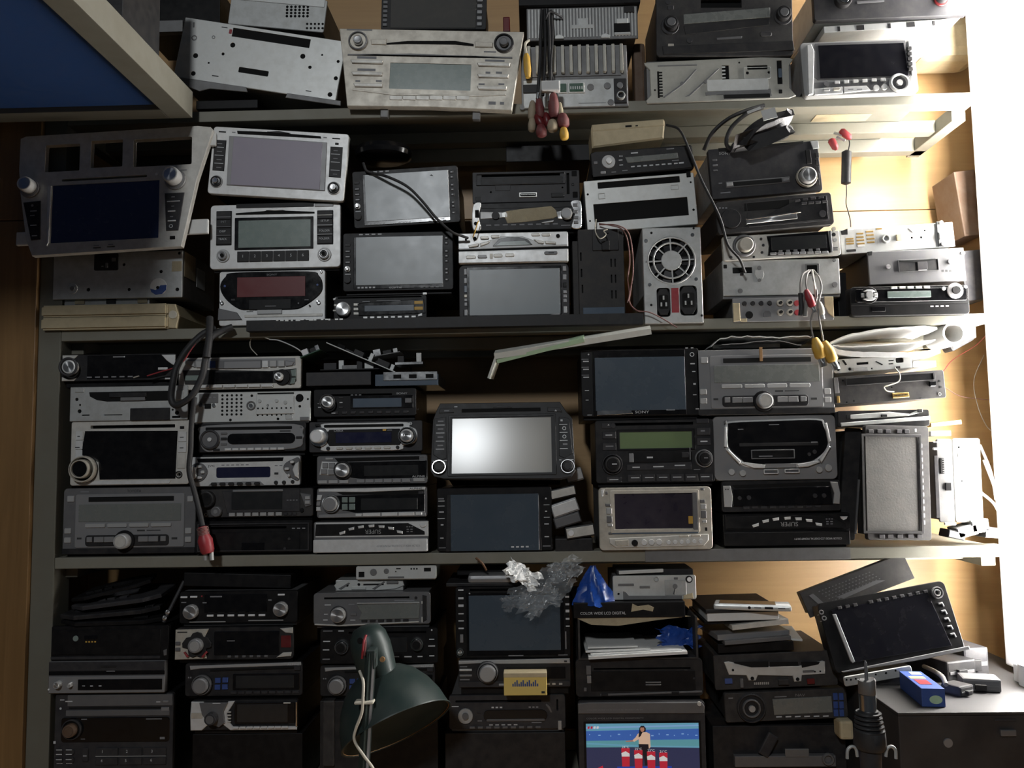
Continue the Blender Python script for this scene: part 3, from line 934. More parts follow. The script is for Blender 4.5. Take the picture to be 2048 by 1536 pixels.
# hanging plug leads in front of the amplifiers
crop('c2')
hl = cable('signal_cable', 'bunch of black leads hanging down, ending in dirty red, white and yellow plugs', [(1270, 55, -.015), (1262, 200, -.026), (1258, 350, -.03), (1250, 480, -.034), (1246, 560, -.036)], 2.6, 'rubber')
def lead2(pts, r_=2.4, m_='rubber'): cable('lead', '', pts, r_, m_, parent=hl)
lead2([(1285, 55, -.018), (1290, 250, -.03), (1284, 420, -.034), (1275, 560, -.036)])
lead2([(1305, 55, -.018), (1312, 220, -.03), (1318, 400, -.034), (1340, 490, -.036)])
lead2([(1325, 60, -.012), (1330, 230, -.026), (1322, 350, -.034), (1320, 500, -.038)], 2.2)
lead2([(1385, 100, -.01), (1350, 80, -.018), (1310, 70, -.022), (1290, 120, -.024)], 1.8)
def plug2(x0, y0, x1, y1, Y, r_, m_):
    p_, q_ = cp(x0, y0, Y) - hl.location, cp(x1, y1, Y) - hl.location
    r_ *= .8
    o = link('plug', tube_me([p_, p_.lerp(q_, .1), p_.lerp(q_, .5), p_.lerp(q_, .9), q_], 0, 10, 1, [r_ * .4, r_ * .7, r_, r_ * .9, r_ * .6]), m_, hl)
mat('grubwhite', (0.36, 0.29, 0.20), 0.6, 0, 0.3)
mat('grubred', (0.15, 0.025, 0.028), 0.55, 0, 0.25)
for a in ((1250, 575, 1262, 690, -.036, .009, 'grubred'), (1215, 590, 1208, 700, -.034, .008, 'grubwhite'), (1335, 545, 1340, 690, -.038, .011, 'grubred'), (1212, 690, 1210, 770, -.036, .008, 'grubwhite'), (1262, 730, 1268, 800, -.04, .011, 'grubred'), (1330, 700, 1332, 770, -.04, .011, 'grubwhite'), (1385, 665, 1400, 745, -.038, .012, 'grubred'), (1395, 745, 1402, 818, -.04, .009, 'yel'), (1372, 600, 1380, 690, -.036, .006, 'tape'), (1235, 670, 1275, 745, -.036, .009, 'redd'), (1290, 660, 1305, 740, -.036, .008, 'redd')):
    plug2(*a)
for (x0, y0, x1, y1) in ((1248, 545, 1244, 580), (1318, 540, 1312, 595)):
    p_, q_ = cp(x0, y0, -.038) - hl.location, cp(x1, y1, -.038) - hl.location
    link('plug_collar', tube_me([p_, q_], .003, 8, 1), 'chr', hl)
link('tie', bbox_me(-.015, -.006, -.008, .014, .006, .008, .002), 'paper', hl, tuple(cp(1322, 508, -.042) - hl.location))
yl_ = cable('yellow_lead', 'short yellow plug on a pale lead beside the finned amplifier', [(1195, 235, -.012), (1172, 260, -.016), (1178, 320, -.018)], 2.2, 'wire_white')
p_, q_ = cp(1178, 315, -.018) - yl_.location, cp(1188, 455, -.018) - yl_.location
link('plug', tube_me([p_, p_.lerp(q_, .15), p_.lerp(q_, .7), q_], 0, 10, 1, [.003, .0055, .006, .004]), 'yel', yl_)
# back row, tops cut by the frame
crop('c1')
bp_ = U('perforated_case', 'light grey perforated metal case standing behind the slanted case', 'case', (1345, -40, 1905, -8, 1905, 200, 1345, 130),
  [('m', 6, 4, 1680, 40, 1800, 95, 8, 'hole'), ('m', 6, 2, 1760, -20, 1880, 10, 8, 'hole'), ('m', 5, 2, 1800, 140, 1890, 165, 7, 'hole'), ('g', 1345, -30, 1900, 20, 'wm', 1)], 'gm', 'gmd', t=2, y=0.03, depth=.12, support=False)
crop('c2')
U('film_monitor', 'grey scratched flat panel with ribbed edges behind the champagne radio', 'monitor', (330, -60, 945, -60, 945, 172, 330, 172),
  [('g', 385, -55, 885, 165, 'scrdust', .8, 3, 'screen'), ('V', 8, 340, -50, 366, 160, 'gsl', 2, .3), ('V', 6, 890, -50, 920, 160, 'gsl2', 2, .4)], 'dk', 'bk', t=8, y=0.02, depth=.10, support=False)
crop('p')
block('dark_box', 'dark box with a pale strip standing behind the overhead tray corner', 'box', (272, -20, 440, 48), 0.05, 0.18, 'bk', .001)
block('metal_bar', 'long dusty grey metal bar lying behind the slanted case', 'bar', (272, 41, 365, 64), 0.035, 0.048, 'gmd', .001)
block('lower_box', 'flat black box lying on the top shelf under the slanted case', 'box', (392, 200, 515, 217), 0.014, 0.15, 'bk', .001)
block('plug_stub', 'small red and black stub standing against the wood wall', 'plug', (1006, 33, 1020, 62), 0.15, 0.165, 'redd', .002)
block('side_bottle', 'brown cylinder-like block between the amplifiers and the dark stereo', 'block', (1268, 85, 1292, 210), 0.03, 0.06, 'brown', .006)
# right half
crop('c3'); stack(S1)
U('disc_mechanism', 'flat pale metal disc mechanism plate with diagonal grooves and toothed slots', 'disc drive', (100, 302, 870, 520),
  [('h', 166, 358, 176, 495, 1), ('m', 1, 9, 182, 365, 182, 485, 10, 'hole', 'bar', 4), ('h', 630, 340, 734, 362, 3), ('h', 500, 336, 536, 408, 1), ('m', 1, 4, 508, 345, 508, 400, 9, 'wm', 'bar', 4), ('q', [364, 352, 372, 354, 300, 430, 200, 496, 192, 492, 292, 424], 'gmd', .6, 'groove'), ('q', [482, 350, 488, 352, 400, 430, 330, 490, 305, 492, 320, 486], 'gmd', .6, 'groove'), ('d', 292, 424, 9, 'gmd', 1.2, 'rivet'), ('d', 412, 418, 9, 'gmd', 1.2, 'rivet'),
   ('q', [410, 472, 745, 462, 750, 500, 505, 512, 500, 486, 412, 490], 'gmd', .8, 'lower_opening'), ('b', 505, 488, 740, 508, 'hole', 1), ('h', 782, 318, 808, 440, 2), ('b', 788, 360, 806, 405, 'lcdbl', .6), ('b', 440, 424, 635, 432, 'gmd', .6, 1, 'groove'), ('b', 170, 328, 372, 334, 'gmd', .5, 1, 'groove'), ('o', 630, 378, 8), ('o', 740, 378, 7), ('o', 590, 324, 5), ('o', 535, 454, 5), ('o', 152, 454, 5), ('b', 786, 468, 804, 488, 'hole', .6), ('f', 610, 350, 748, 410, 3, 'gm', .8), ('b', 420, 410, 735, 468, 'wm', .8, 6, 'raised_plate')],
  'pale', 'gmd', shape=[100, 312, 200, 308, 700, 298, 850, 306, 868, 314, 845, 345, 842, 460, 875, 500, 860, 505, 840, 512, 110, 522, 104, 508, 130, 480, 128, 350, 104, 325], t=3, r=1, y=-0.003, depth=.15)
U('car_radio', 'dusty black double-height radio with two knobs and a pale display strip', 'car radio', (150, -60, 850, -60, 870, 285, 170, 290),
  [('q', [300, 75, 745, 40, 745, 90, 302, 125], 'lcd', 1, 'display'), ('q', [300, 135, 740, 95, 740, 130, 310, 180], 'dk', 1, 'panel'), ('d', 230, 135, 46, 'dk2', 2, 'knob_seat'), ('k', 232, 130, 36, 'dk', 10, 'gsl', .6), ('d', 810, 85, 46, 'dk2', 2, 'knob_seat'), ('k', 808, 80, 36, 'dk', 10, 'gsl', .6), ('h', 390, -5, 600, 40, 2), ('b', 218, 30, 250, 50, 'dk2', 1.6), ('b', 690, 165, 750, 190, 'dk2', 1.6, 10), ('b', 220, 225, 250, 245, 'champ', .6), ('d', 330, 210, 14, 'dk2', 1.4), ('q', [470, 195, 600, 185, 600, 198, 472, 205], 'gsl', .6, 'print_bar'), ('d', 220, 10, 14, 'dk2', 1), ('q', [190, 240, 860, 210, 866, 260, 195, 282], 'dk', 1.5, 'lower_panel')],
  'dkd', 'dkd', t=10, r=5, y=-0.006, depth=.15, support=False)
stack(S1)
U('car_stereo', 'silver framed screen stereo with ring pad, lit by the tube on the top shelf', 'car stereo', (908, 210, 1490, 190, 1505, 472, 918, 500),
  [('q', [985, 215, 1450, 200, 1470, 380, 1460, 395, 990, 412, 970, 395, 975, 235], 'gsl', 1, 'screen_frame'), ('q', [1000, 228, 1440, 215, 1455, 388, 1002, 405], 'scrdk', .8, 'screen'), ('q', [940, 230, 962, 225, 975, 260, 960, 490, 935, 495], 'sil2', 4, 'curved_side'), ('q', [1462, 205, 1478, 205, 1490, 390, 1470, 392], 'sil2', 2, 'key_strip'), ('V', 5, 1452, 235, 1476, 370, 'dk', 3, .3),
   ('q', [970, 425, 1400, 405, 1350, 445, 1250, 470, 972, 490], 'gsl', .8, 'button_panel'), ('d', 1030, 434, 14, 'gsl', 2)] + [('b', 1074 + 47 * i, 418 - i * 3, 1100 + 47 * i, 434 - i * 3, 'sil2', 2, 3) for i in range(6)] +
  [('q', [968, 460, 1112, 450, 1112, 486, 968, 494], 'sil2', 2, 'button_bar'), ('q', [1118, 450, 1235, 444, 1255, 468, 1118, 484], 'sil2', 2, 'button_bar'), ('b', 1010, 460, 1046, 474, 'gsl3', 1.2, 6), ('b', 1062, 456, 1098, 472, 'champ', 1.2, 6), ('d', 1284, 456, 15, 'sil2', 3), ('d', 1326, 452, 15, 'sil2', 3), ('d', 1402, 432, 50, 'gsl', 2, 'pad_seat'), ('r', 1402, 432, 50, 36, 'sil2', 4), ('d', 1402, 432, 16, 'sil2', 4, 'pad_centre'), ('P', 2, 1130, 462, 1220, 468, 'prd')],
  'gsl3', 'gm', t=11, r=6, y=-0.008, depth=.14, tilt=4, support=False)
crop('c3')
U('car_radio', 'black car radio with white label strip beneath, tilted, at the top corner by the tube', 'car radio', (960, -90, 1740, -110, 1760, 70, 975, 112),
  [('k', 1115, 5, 42, 'dk', 10, 'chr', .6), ('d', 1620, -2, 36, 'redd', 2, 'knob_seat'), ('k', 1620, -5, 28, 'dk2', 9), ('q', [1190, 8, 1330, 0, 1330, 10, 1190, 20], 'gsl', .6, 'print_bar')], 'dk2', 'wm', t=10, r=4, y=-0.004, depth=.14, support=False)
crop('p')
o = block('metal_tray', 'pale metal disc changer body under the tilted black corner radio', 'case', (1648, 45, 1905, 58), 0.004, 0.16, 'wm', .001, 0, -2)
for i, f in enumerate((-.08, -.05, 0.0, .03, .07)):
    link('label', bbox_me(f, -.0006, .001, f + (.012 if i % 2 else .004), 0, .009), 'dk', o)
crop('c3')
cu = empty('cloth_bag', cp(1630, 330, .165)); tag(cu, 'dirty beige cloth bag slumped against the wood wall beside the tube', 'bag')
link('bag', bbox_me(-.05, -.03, .0, .06, .05, .075, .018), 'cream', cu)
# ================================================================== second level
crop('c4'); stack(S2)
# pale case lying at the foot of the left pile
bk_ = empty('flat_case', (cp(690, 1370).x, -0.006, S2 + 0.0003)); tag(bk_, 'pale yellowish flat case lying under the grey metal box', 'case')
bx0, bx1 = cp(283, 1330).x - bk_.location.x, cp(1085, 1330).x - bk_.location.x
hh = cp(690, 1283).z - S2
bxp = PX1 + .001 - bk_.location.x
for z0_, z1_, nm_ in ((hh * .52, hh, 'lid'), (0, hh * .50, 'tray')):
    bm_ = bmesh.new()
    box_bm(bm_, bx0, -.004, z0_, bx1, .0035, z1_); bmesh.ops.bevel(bm_, geom=list(bm_.edges), offset=.003, segments=2, affect='EDGES')
    box_bm(bm_, bxp, .0036, z0_, bx1, .15, z1_)
    link(nm_, bm2me(bm_, nm_), 'cream', bk_)
link('end_cap', plate_me([(bx1 - .004, 0.001), (bx1 + .012, 0.0), (bx1 + .016, hh * .5), (bx1 + .010, hh * .98), (bx1 - .004, hh)], (), .145, .001), 'cream', bk_, (0, .148, 0))
link('latch', disc_me(.0065, .0015), 'wire_white', bk_, (bx1 + .007, .0025, hh * .55))
stack(S2 + hh)
o = block('metal_tray', 'thin light metal tray squeezed between the flat case and the grey box', 'tray', (412, 1240, 955, 1280), 0.004, 0.13, 'gm', .0006)
for i in range(3):
    link('clip', bbox_me(-.05 + i * .05, -.002, .002, -.035 + i * .05, 0, .009), 'dk' if i % 2 else 'tape', o)
stack(cp(600, 1240).z)
U('amplifier_box', 'grey metal case with a round blue-white sticker and a strip of tape', 'case', (340, 938, 1165, 1238),
  [('g', 602, 948, 758, 1058, 'dk', 1, 10, 'connector_panel'), ('b', 715, 978, 742, 1002, 'gmd', .6), ('b', 676, 1010, 692, 1042, 'gmd', .6), ('p', 650, 1028, 664, 1036, 'prd'), ('o', 792, 1022, 10), ('o', 1030, 1072, 11), ('o', 1144, 956, 10), ('o', 568, 1178, 12), ('o', 828, 1182, 11), ('o', 1136, 1188, 12), ('d', 466, 1170, 34, 'gm', 1, 'washer'), ('d', 470, 1170, 14, 'gmd', 2, 'screw'),
   ('d', 1016, 1168, 54, 'paper', .4, 'sticker'), ('q', [964, 1180, 1000, 1190, 1030, 1160, 1068, 1158, 1066, 1190, 1040, 1216, 1000, 1220, 972, 1202], 'blu', .3, 'sticker_swoosh'), ('d', 1012, 1174, 10, 'hole', .5, 'hole'), ('q', [1100, 1008, 1162, 1008, 1162, 1072, 1098, 1074], 'tape', .4, 'tape')],
  'gm', 'gmd', t=2, r=1, depth=.135, y=-0.0035, bw=1.0, bl=18)
# labels on the visible side of that case
sb = bpy.data.objects['amplifier_box']
link('side_label', bbox_me(sb['_w'] / 2 + .0001, .006, .035, sb['_w'] / 2 + .0006, .05, .075), 'tape', sb)
link('side_label', bbox_me(sb['_w'] / 2 + .0001, .055, .028, sb['_w'] / 2 + .0006, .09, .06), 'paper', sb)
# tall silver fascia with vents, leaning on the case
stack(None)
crop('c4')
fas = U('dashboard_fascia', 'large silver dashboard fascia with dark blue screen, three vent openings and two knobs', 'car stereo',
  (70, 250, 1290, 170, 1230, 900, 190, 940),
  [('h', 250, 235, 475, 415, 6), ('h', 545, 208, 752, 388, 6), ('h', 822, 195, 1200, 378, 8), ('h', 372, 452, 922, 468, 5), ('s', 325, 490, 1015, 868, 'scrnavy', 3),
   ('q', [285, 508, 312, 512, 330, 880, 318, 905], 'sil2', 2, 'trim'), ('d', 172, 530, 62, 'gsl2', 3, 'knob_ring'), ('k', 172, 520, 48, 'sil2', 15, 'alu', .75), ('d', 1108, 472, 68, 'gsl2', 3, 'knob_ring'), ('k', 1102, 462, 54, 'sil2', 16, 'alu', .75),
   ('q', [138, 622, 248, 610, 270, 862, 212, 868], 'dk', 1.5, 'key_panel'), ('p', 190, 676, 232, 680), ('p', 192, 704, 222, 711, 'prd'), ('p', 200, 768, 240, 774, 'prt'), ('p', 216, 836, 250, 842), ('d', 200, 642, 8, 'prd', .3, 'print'),
   ('q', [1046, 562, 1172, 556, 1150, 802, 1072, 806], 'dk2', 1.5, 'key_panel'), ('b', 1066, 612, 1148, 618, 'prt', .6, 1), ('b', 1076, 676, 1124, 683, 'white', .8, 1), ('b', 1080, 738, 1130, 746, 'white', .8, 1), ('r', 1102, 776, 12, 8, 'prt', .4), ('p', 1092, 582, 1114, 590, 'prd'), ('p', 1096, 644, 1114, 650, 'prd'), ('p', 1092, 712, 1112, 718, 'prd'),
   ('b', 1098, 838, 1132, 860, 'hole', .6), ('h', 612, 910, 662, 918, 2), ('h', 702, 903, 752, 911, 2), ('d', 982, 434, 9, 'white', .5, 'button'), ('p', 1130, 405, 1176, 411, 'prd'), ('p', 615, 898, 650, 903, 'prd'), ('p', 708, 890, 740, 896, 'prd')],
  'sil', 'dk', shape=[75, 195, 110, 180, 1225, 112, 1310, 120, 1330, 140, 1245, 470, 1175, 905, 225, 968, 175, 860, 110, 560, 85, 400], t=10, bw=.70, bh=.40, depth=.05, y=-0.036, tilt=4, support=False, nobody=True)
fo = fas
fw, fh = fas['_w'], fas['_h']
link('screen_housing', bbox_me(-fw * .30, 0.0002, fh * .02, fw * .32, .045, fh * .60, .002), 'bk', fas)
for (px_, py_, ww_, h2_) in ((1308, 215, .034, .022), (1235, 775, .046, .024), (165, 850, .034, .022)):
    c_ = cp(px_, py_, -0.02)
    link('mounting_clip', bbox_me(-ww_ / 2, .002, -h2_ / 2, ww_ / 2, .008, h2_ / 2, .002), 'paper', fas, tuple(fas.matrix_basis.inverted() @ c_))

crop('c5'); stack(S2)
U('car_stereo', 'silver stereo with a wide oval black face standing on the shelf behind the black strip', 'car stereo', (128, 1040, 835, 1402),
  [('Q', [135, 1140, 170, 1075, 240, 1048, 720, 1050, 795, 1080, 820, 1140, 800, 1205, 690, 1285, 600, 1302, 350, 1300, 260, 1290, 170, 1220], 'gb', 2, 'oval_face'), ('g', 250, 1082, 705, 1215, 'redd', .5, 3, 'display'), ('g', 330, 1232, 612, 1300, 'bk', 1.2, 4, 'cassette_door'), ('t', 'SONY', 482, 1068, 12, 'prd', 0, 70), ('p', 440, 1276, 512, 1281, 'prd'), ('d', 168, 1138, 8, 'blu', .5), ('d', 786, 1142, 7, 'blu', .5),
   ('b', 210, 1224, 238, 1238, 'dk2', .8), ('d', 148, 1248, 13, 'alu', 2, 'screw'), ('d', 792, 1258, 14, 'alu', 2, 'screw'), ('d', 735, 1280, 6, 'dk', 1), ('q', [125, 1285, 250, 1315, 285, 1365, 122, 1365], 'gsl', 2, 'button'), ('b', 385, 1300, 550, 1330, 'gsl3', 2), ('b', 300, 1332, 820, 1350, 'sil', 1.2), ('p', 312, 1308, 356, 1313, 'prk'), ('d', 810, 1054, 8, 'alu', 1, 'screw'), ('d', 660, 1262, 5, 'prd', .3, 'print'), ('p', 700, 1238, 728, 1243, 'prd')],
  'sil2', 'gsl2', r=4, t=9)
U('car_stereo', 'silver stereo with grey-green display, six black number keys and two bare knob shafts', 'car stereo', (68, 594, 938, 1022),
  [('g', 240, 588, 760, 618, 'bk', .8), ('q', [238, 650, 430, 640, 500, 626, 570, 640, 765, 652, 765, 664, 238, 662], 'hole', .6, 'disc_slot'), ('q', [440, 636, 500, 622, 560, 638, 500, 640], 'sil2', 1.4, 'finger_notch'), ('g', 232, 682, 758, 898, 'gb', 1, 4, 'display_frame'), ('g', 258, 702, 740, 884, 'lcdg', .5, 3, 'display'),
   ('g', 108, 634, 212, 864, 'bk', 1, 4, 'key_panel'), ('g', 782, 644, 890, 872, 'bk', 1, 4, 'key_panel'), ('V', 4, 112, 638, 208, 860, 'dk', 1.4, .06), ('V', 4, 786, 648, 886, 868, 'dk', 1.4, .06), ('t', 'INT', 160, 708, 13, 'prd', 0, 36), ('t', 'DISP', 155, 772, 13, 'prt', 0, 40), ('t', 'TRACK', 155, 824, 13, 'prt', 0, 56), ('t', 'SETUP', 836, 716, 13, 'prt', 0, 56), ('t', 'FOLDER', 834, 782, 13, 'prt', 0, 70), ('t', 'FOLDER', 832, 834, 13, 'prt', 0, 70),
   ('p', 112, 674, 208, 678, 'prd'), ('p', 112, 740, 208, 743, 'prd'), ('p', 112, 798, 208, 801, 'prd'), ('b', 786, 676, 886, 680, 'sil', .5, 1), ('p', 786, 742, 886, 746, 'prt'), ('p', 786, 804, 886, 808, 'prt'),
   ('B', 6, 250, 908, 730, 978, 'dk', 1.6, .03)] + [('t', str(i + 1), 290 + 80 * i, 940, 18, 'prt') for i in range(6)] +
  [('d', 156, 935, 44, 'gsl3', 2, 'knob_seat'), ('k', 156, 935, 30, 'gsl2', 5), ('d', 160, 937, 12, 'hole', 2.4, 'shaft_hole'), ('d', 832, 940, 46, 'gsl3', 2, 'knob_seat'), ('k', 832, 940, 32, 'alu', 6), ('d', 832, 940, 12, 'hole', 2.4, 'shaft'), ('g', 764, 598, 890, 620, 'gsl2', 1)],
  'sil2', 'dk2', r=6, t=9)
U('car_stereo', 'silver fascia stereo with a large lilac screen and two bare knob shafts', 'car stereo', (78, 72, 988, 130, 965, 575, 62, 525),
  [('q', [240, 105, 430, 112, 540, 116, 600, 126, 800, 142, 805, 158, 245, 126], 'hole', .6, 'disc_slot'), ('q', [440, 112, 520, 108, 600, 122, 520, 126], 'dk', 1.5, 'finger_notch'), ('q', [190, 140, 845, 185, 840, 508, 185, 470], 'gsl2', 1.6, 'screen_frame'), ('q', [222, 150, 815, 190, 806, 500, 212, 468], 'filmlilac', .6, 'screen'),
   ('q', [92, 165, 172, 170, 164, 376, 86, 370], 'dk', 1.2, 'key_panel'), ('q', [868, 212, 950, 216, 942, 420, 862, 414], 'dk', 1.2, 'key_panel')]
  + [('p', 98, yy, 158, yy + 4) for yy in (215, 269, 323)] + [('p', 874, yy, 934, yy + 4) for yy in (262, 315, 369)] + [('p', 112, yy, 146, yy + 5, 'prd') for yy in (190, 243, 298, 350)] + [('p', 890, yy, 918, yy + 5, 'prd') for yy in (238, 290, 395)]
  + [('d', 116, 446, 42, 'gsl3', 2, 'knob_seat'), ('r', 116, 446, 36, 26, 'dk', 3), ('k', 116, 446, 20, 'chr', 7), ('d', 898, 490, 44, 'gsl3', 2, 'knob_seat'), ('r', 898, 490, 38, 28, 'dk', 3), ('k', 898, 490, 21, 'chr', 7), ('p', 118, 108, 166, 116, 'hole'), ('p', 878, 154, 930, 162, 'hole'), ('b', 898, 186, 922, 200, 'dk', .8), ('p', 206, 112, 230, 118, 'prd'), ('p', 818, 148, 842, 154, 'prd')],
  'sil2', 'dk', r=5, t=9, y=-0.010, yaw=0, support=False)
ST = None
stack(S2)
U('car_radio', 'black car radio with silver knob and bluish display on the black shelf strip', 'car radio', (892, 1205, 1515, 1368),
  [('h', 920, 1212, 1480, 1222, 2), ('k', 960, 1296, 48, 'gsl3', 11, 'alu', .9), ('q', [1050, 1255, 1495, 1235, 1505, 1330, 1060, 1340], 'gb', 1.4, 'window'), ('g', 1100, 1272, 1430, 1312, 'filmblue', .6, 4, 'display'), ('g', 1432, 1248, 1490, 1268, 'yel', .5, 3), ('g', 1432, 1286, 1490, 1308, 'yel', .5, 3), ('V', 3, 1026, 1248, 1062, 1338, 'sil', 1.4, .4), ('b', 895, 1258, 916, 1272, 'sil', 1.4), ('b', 888, 1295, 912, 1306, 'sil', 1.4), ('B', 8, 1082, 1344, 1450, 1364, 'sil2', 1.6, .35), ('q', [1455, 1338, 1485, 1325, 1485, 1348, 1455, 1352], 'sil2', 1.6, 'button'), ('p', 1086, 1242, 1136, 1249, 'prd'), ('p', 1180, 1240, 1340, 1245, 'prd'), ('b', 1488, 1190, 1516, 1206, 'sil2', 1), ('q', [888, 1220, 912, 1212, 905, 1230, 890, 1232], 'sil2', 1.4, 'button')],
  'bk', 'dk', r=4, y=0.004)
ECA_BOX = (955, 782, 1690, 1172)
ECA = [('q', [1028, 810, 1625, 812, 1622, 1158, 1026, 1158], 'gb', 1, 'screen_surround'), ('g', 1042, 812, 1622, 1134, 'scrglare', .8, 2, 'screen'), ('t', 'ecarine', 1306, 1150, 15, 'prt', 0, 84), ('P', 5, 1048, 1144, 1175, 1154, 'prt'), ('P', 4, 1465, 1152, 1600, 1156, 'prt'), ('P', 2, 1500, 1142, 1590, 1146, 'prd'), ('P', 4, 1054, 789, 1222, 797, 'prt'),
       ('d', 986, 1024, 20, 'gsl3', 3, 'joystick_ring'), ('d', 986, 1024, 12, 'alu', 5, 'joystick'), ('p', 968, 1054, 1006, 1060), ('d', 985, 1095, 24, 'dk', 4)] + \
      [('b', 968, yy, 1004, yy + 18, 'dk2', 1) for yy in (852, 894, 931, 968)] + [('p', 974, yy, 1000, yy + 5, 'prt') for yy in (902, 938, 975)] + \
      [('b', 1634, yy, 1658, yy + 20, 'dk2', 1) for yy in (818, 852, 905, 938, 972, 1026, 1050, 1095)] + [('p', 1640, yy, 1652, yy + 7) for yy in (824, 858, 912, 944, 978, 1032, 1057, 1102)]
U('car_stereo', 'black screen stereo with pale ceiling glare painted on its screen, on top of the silver-knob radio', 'car stereo', ECA_BOX, ECA, 'bk', 'bk', r=4, y=-0.004)
U('car_stereo', 'black screen stereo with pale glare painted on its scratched screen and a cable across it', 'car stereo', (1012, 375, 1722, 338, 1735, 710, 1032, 762), ECA + [('q', [1495, 842, 1510, 838, 1520, 850, 1505, 846], 'prk', .2, 'scratch')], 'bk', 'bk', r=4, ref=ECA_BOX, y=-0.006, support=False)
crop('c5')
gp = empty('antenna_puck', cp(1225, 300, 0.03)); tag(gp, 'black rounded antenna puck trailing a cable down past the pale screens', 'antenna')
link('shell', lathe_me([(0.0, 0.0), (.040, 0.0), (.046, .003), (.048, .010), (.044, .018), (.030, .023), (0.0, .025)], 28, None, 40, 'z'), 'gb', gp)
for ch in gp.children: ch.scale = (.98, .9, 1)
link('front_mark', bbox_me(-.004, -.0405, .009, .006, -.039, .012), 'prd', gp)  # small grey mark on the front of the puck
cable('cable', '', [(1150, 388, -0.012), (1250, 412, -.026), (1380, 475, -.03), (1480, 570, -.032), (1580, 690, -.030), (1680, 780, -.03), (1750, 808, -.022), (1790, 822, -.016)], 2.2, 'rubber', parent=gp)
cable('cable', '', [(1150, 388, -0.012), (1110, 370, -.014), (1090, 320, -.012)], 2.2, 'rubber', parent=gp)

crop('c6'); stack(S2)
U('car_stereo', 'dark screen stereo with grey glare painted on its screen and square keys down both edges', 'car stereo', (125, 1008, 845, 1366),
  [('g', 176, 1022, 796, 1352, 'gb', 1, 6, 'screen_surround'), ('g', 192, 1040, 784, 1340, 'scrglare', .8, 2, 'screen'), ('q', [150, 1300, 180, 1330, 260, 1362, 150, 1362], 'dk', 1, 'corner'), ('q', [260, 1350, 700, 1345, 790, 1330, 760, 1358, 300, 1364], 'gsl2', 1, 'trim')]
  + [('b', 158, yy, 178, yy + hh2, mm, 1.4, 3) for yy, hh2, mm in ((1032, 40, 'gsl2'), (1092, 36, 'gsl2'), (1142, 46, 'lcdbl'), (1200, 20, 'champ'), (1226, 20, 'gsl2'), (1252, 24, 'gsl2'), (1300, 40, 'gsl2'))] + [('b', 804, yy, 828, yy + hh2, mm, 1.4, 3) for yy, hh2, mm in ((1026, 34, 'gsl2'), (1080, 36, 'gsl2'), (1136, 30, 'bk'), (1184, 22, 'gsl2'), (1212, 22, 'gsl2'), (1240, 24, 'gsl2'), (1290, 44, 'gsl3'))]
  + [('b', 352, 1348, 362, 1358, 'hole', .4), ('b', 630, 1345, 640, 1354, 'hole', .4), ('p', 450, 1352, 530, 1357, 'prk')], 'dk2', 'dk', r=8, t=10, y=-0.003)
U('car_radio', 'scuffed silver car radio with arched display and a separate lower button flap', 'car radio', (120, 800, 838, 1000),
  [('q', [120, 902, 838, 898, 838, 914, 120, 918], 'hole', .4, 'gap'), ('q', [124, 900, 250, 896, 320, 850, 400, 826, 540, 828, 600, 850, 680, 890, 832, 886, 832, 898, 124, 908], 'gsl3', 1.4, 'arch_panel'), ('q', [345, 890, 385, 845, 440, 832, 520, 834, 575, 850, 605, 886], 'lcddk', 1, 'display_rim'), ('q', [362, 888, 400, 862, 555, 858, 595, 886], 'lcdg', .5, 'display'),
   ('b', 264, 824, 320, 842, 'sil', 2, 8), ('b', 334, 818, 390, 836, 'sil', 2, 8), ('b', 598, 810, 655, 828, 'sil', 2, 8), ('b', 666, 812, 722, 830, 'sil', 2, 8), ('o', 228, 836, 12), ('o', 772, 830, 13), ('o', 170, 842, 7), ('q', [186, 882, 258, 868, 250, 888, 190, 896], 'sil', 2, 'button'), ('q', [262, 870, 330, 852, 318, 872, 265, 890], 'sil', 2, 'button'), ('q', [612, 850, 680, 864, 676, 880, 640, 876], 'sil', 2, 'button'), ('q', [684, 862, 758, 870, 756, 884, 690, 880], 'sil', 2, 'button'),
   ('g', 122, 922, 834, 996, 'sil2', 3, 4, 'flap'), ('b', 170, 950, 234, 970, 'sil', 2, 9), ('b', 246, 948, 308, 968, 'gsl2', 2, 9), ('b', 350, 942, 408, 964, 'sil', 2, 9), ('b', 426, 940, 486, 962, 'sil', 2, 9), ('b', 680, 932, 768, 954, 'gsl', 2, 11), ('p', 708, 940, 744, 946, 'prk'), ('b', 326, 940, 345, 972, 'champ', .6)],
  'sil2', 'dk', r=3, t=9, y=-0.006)
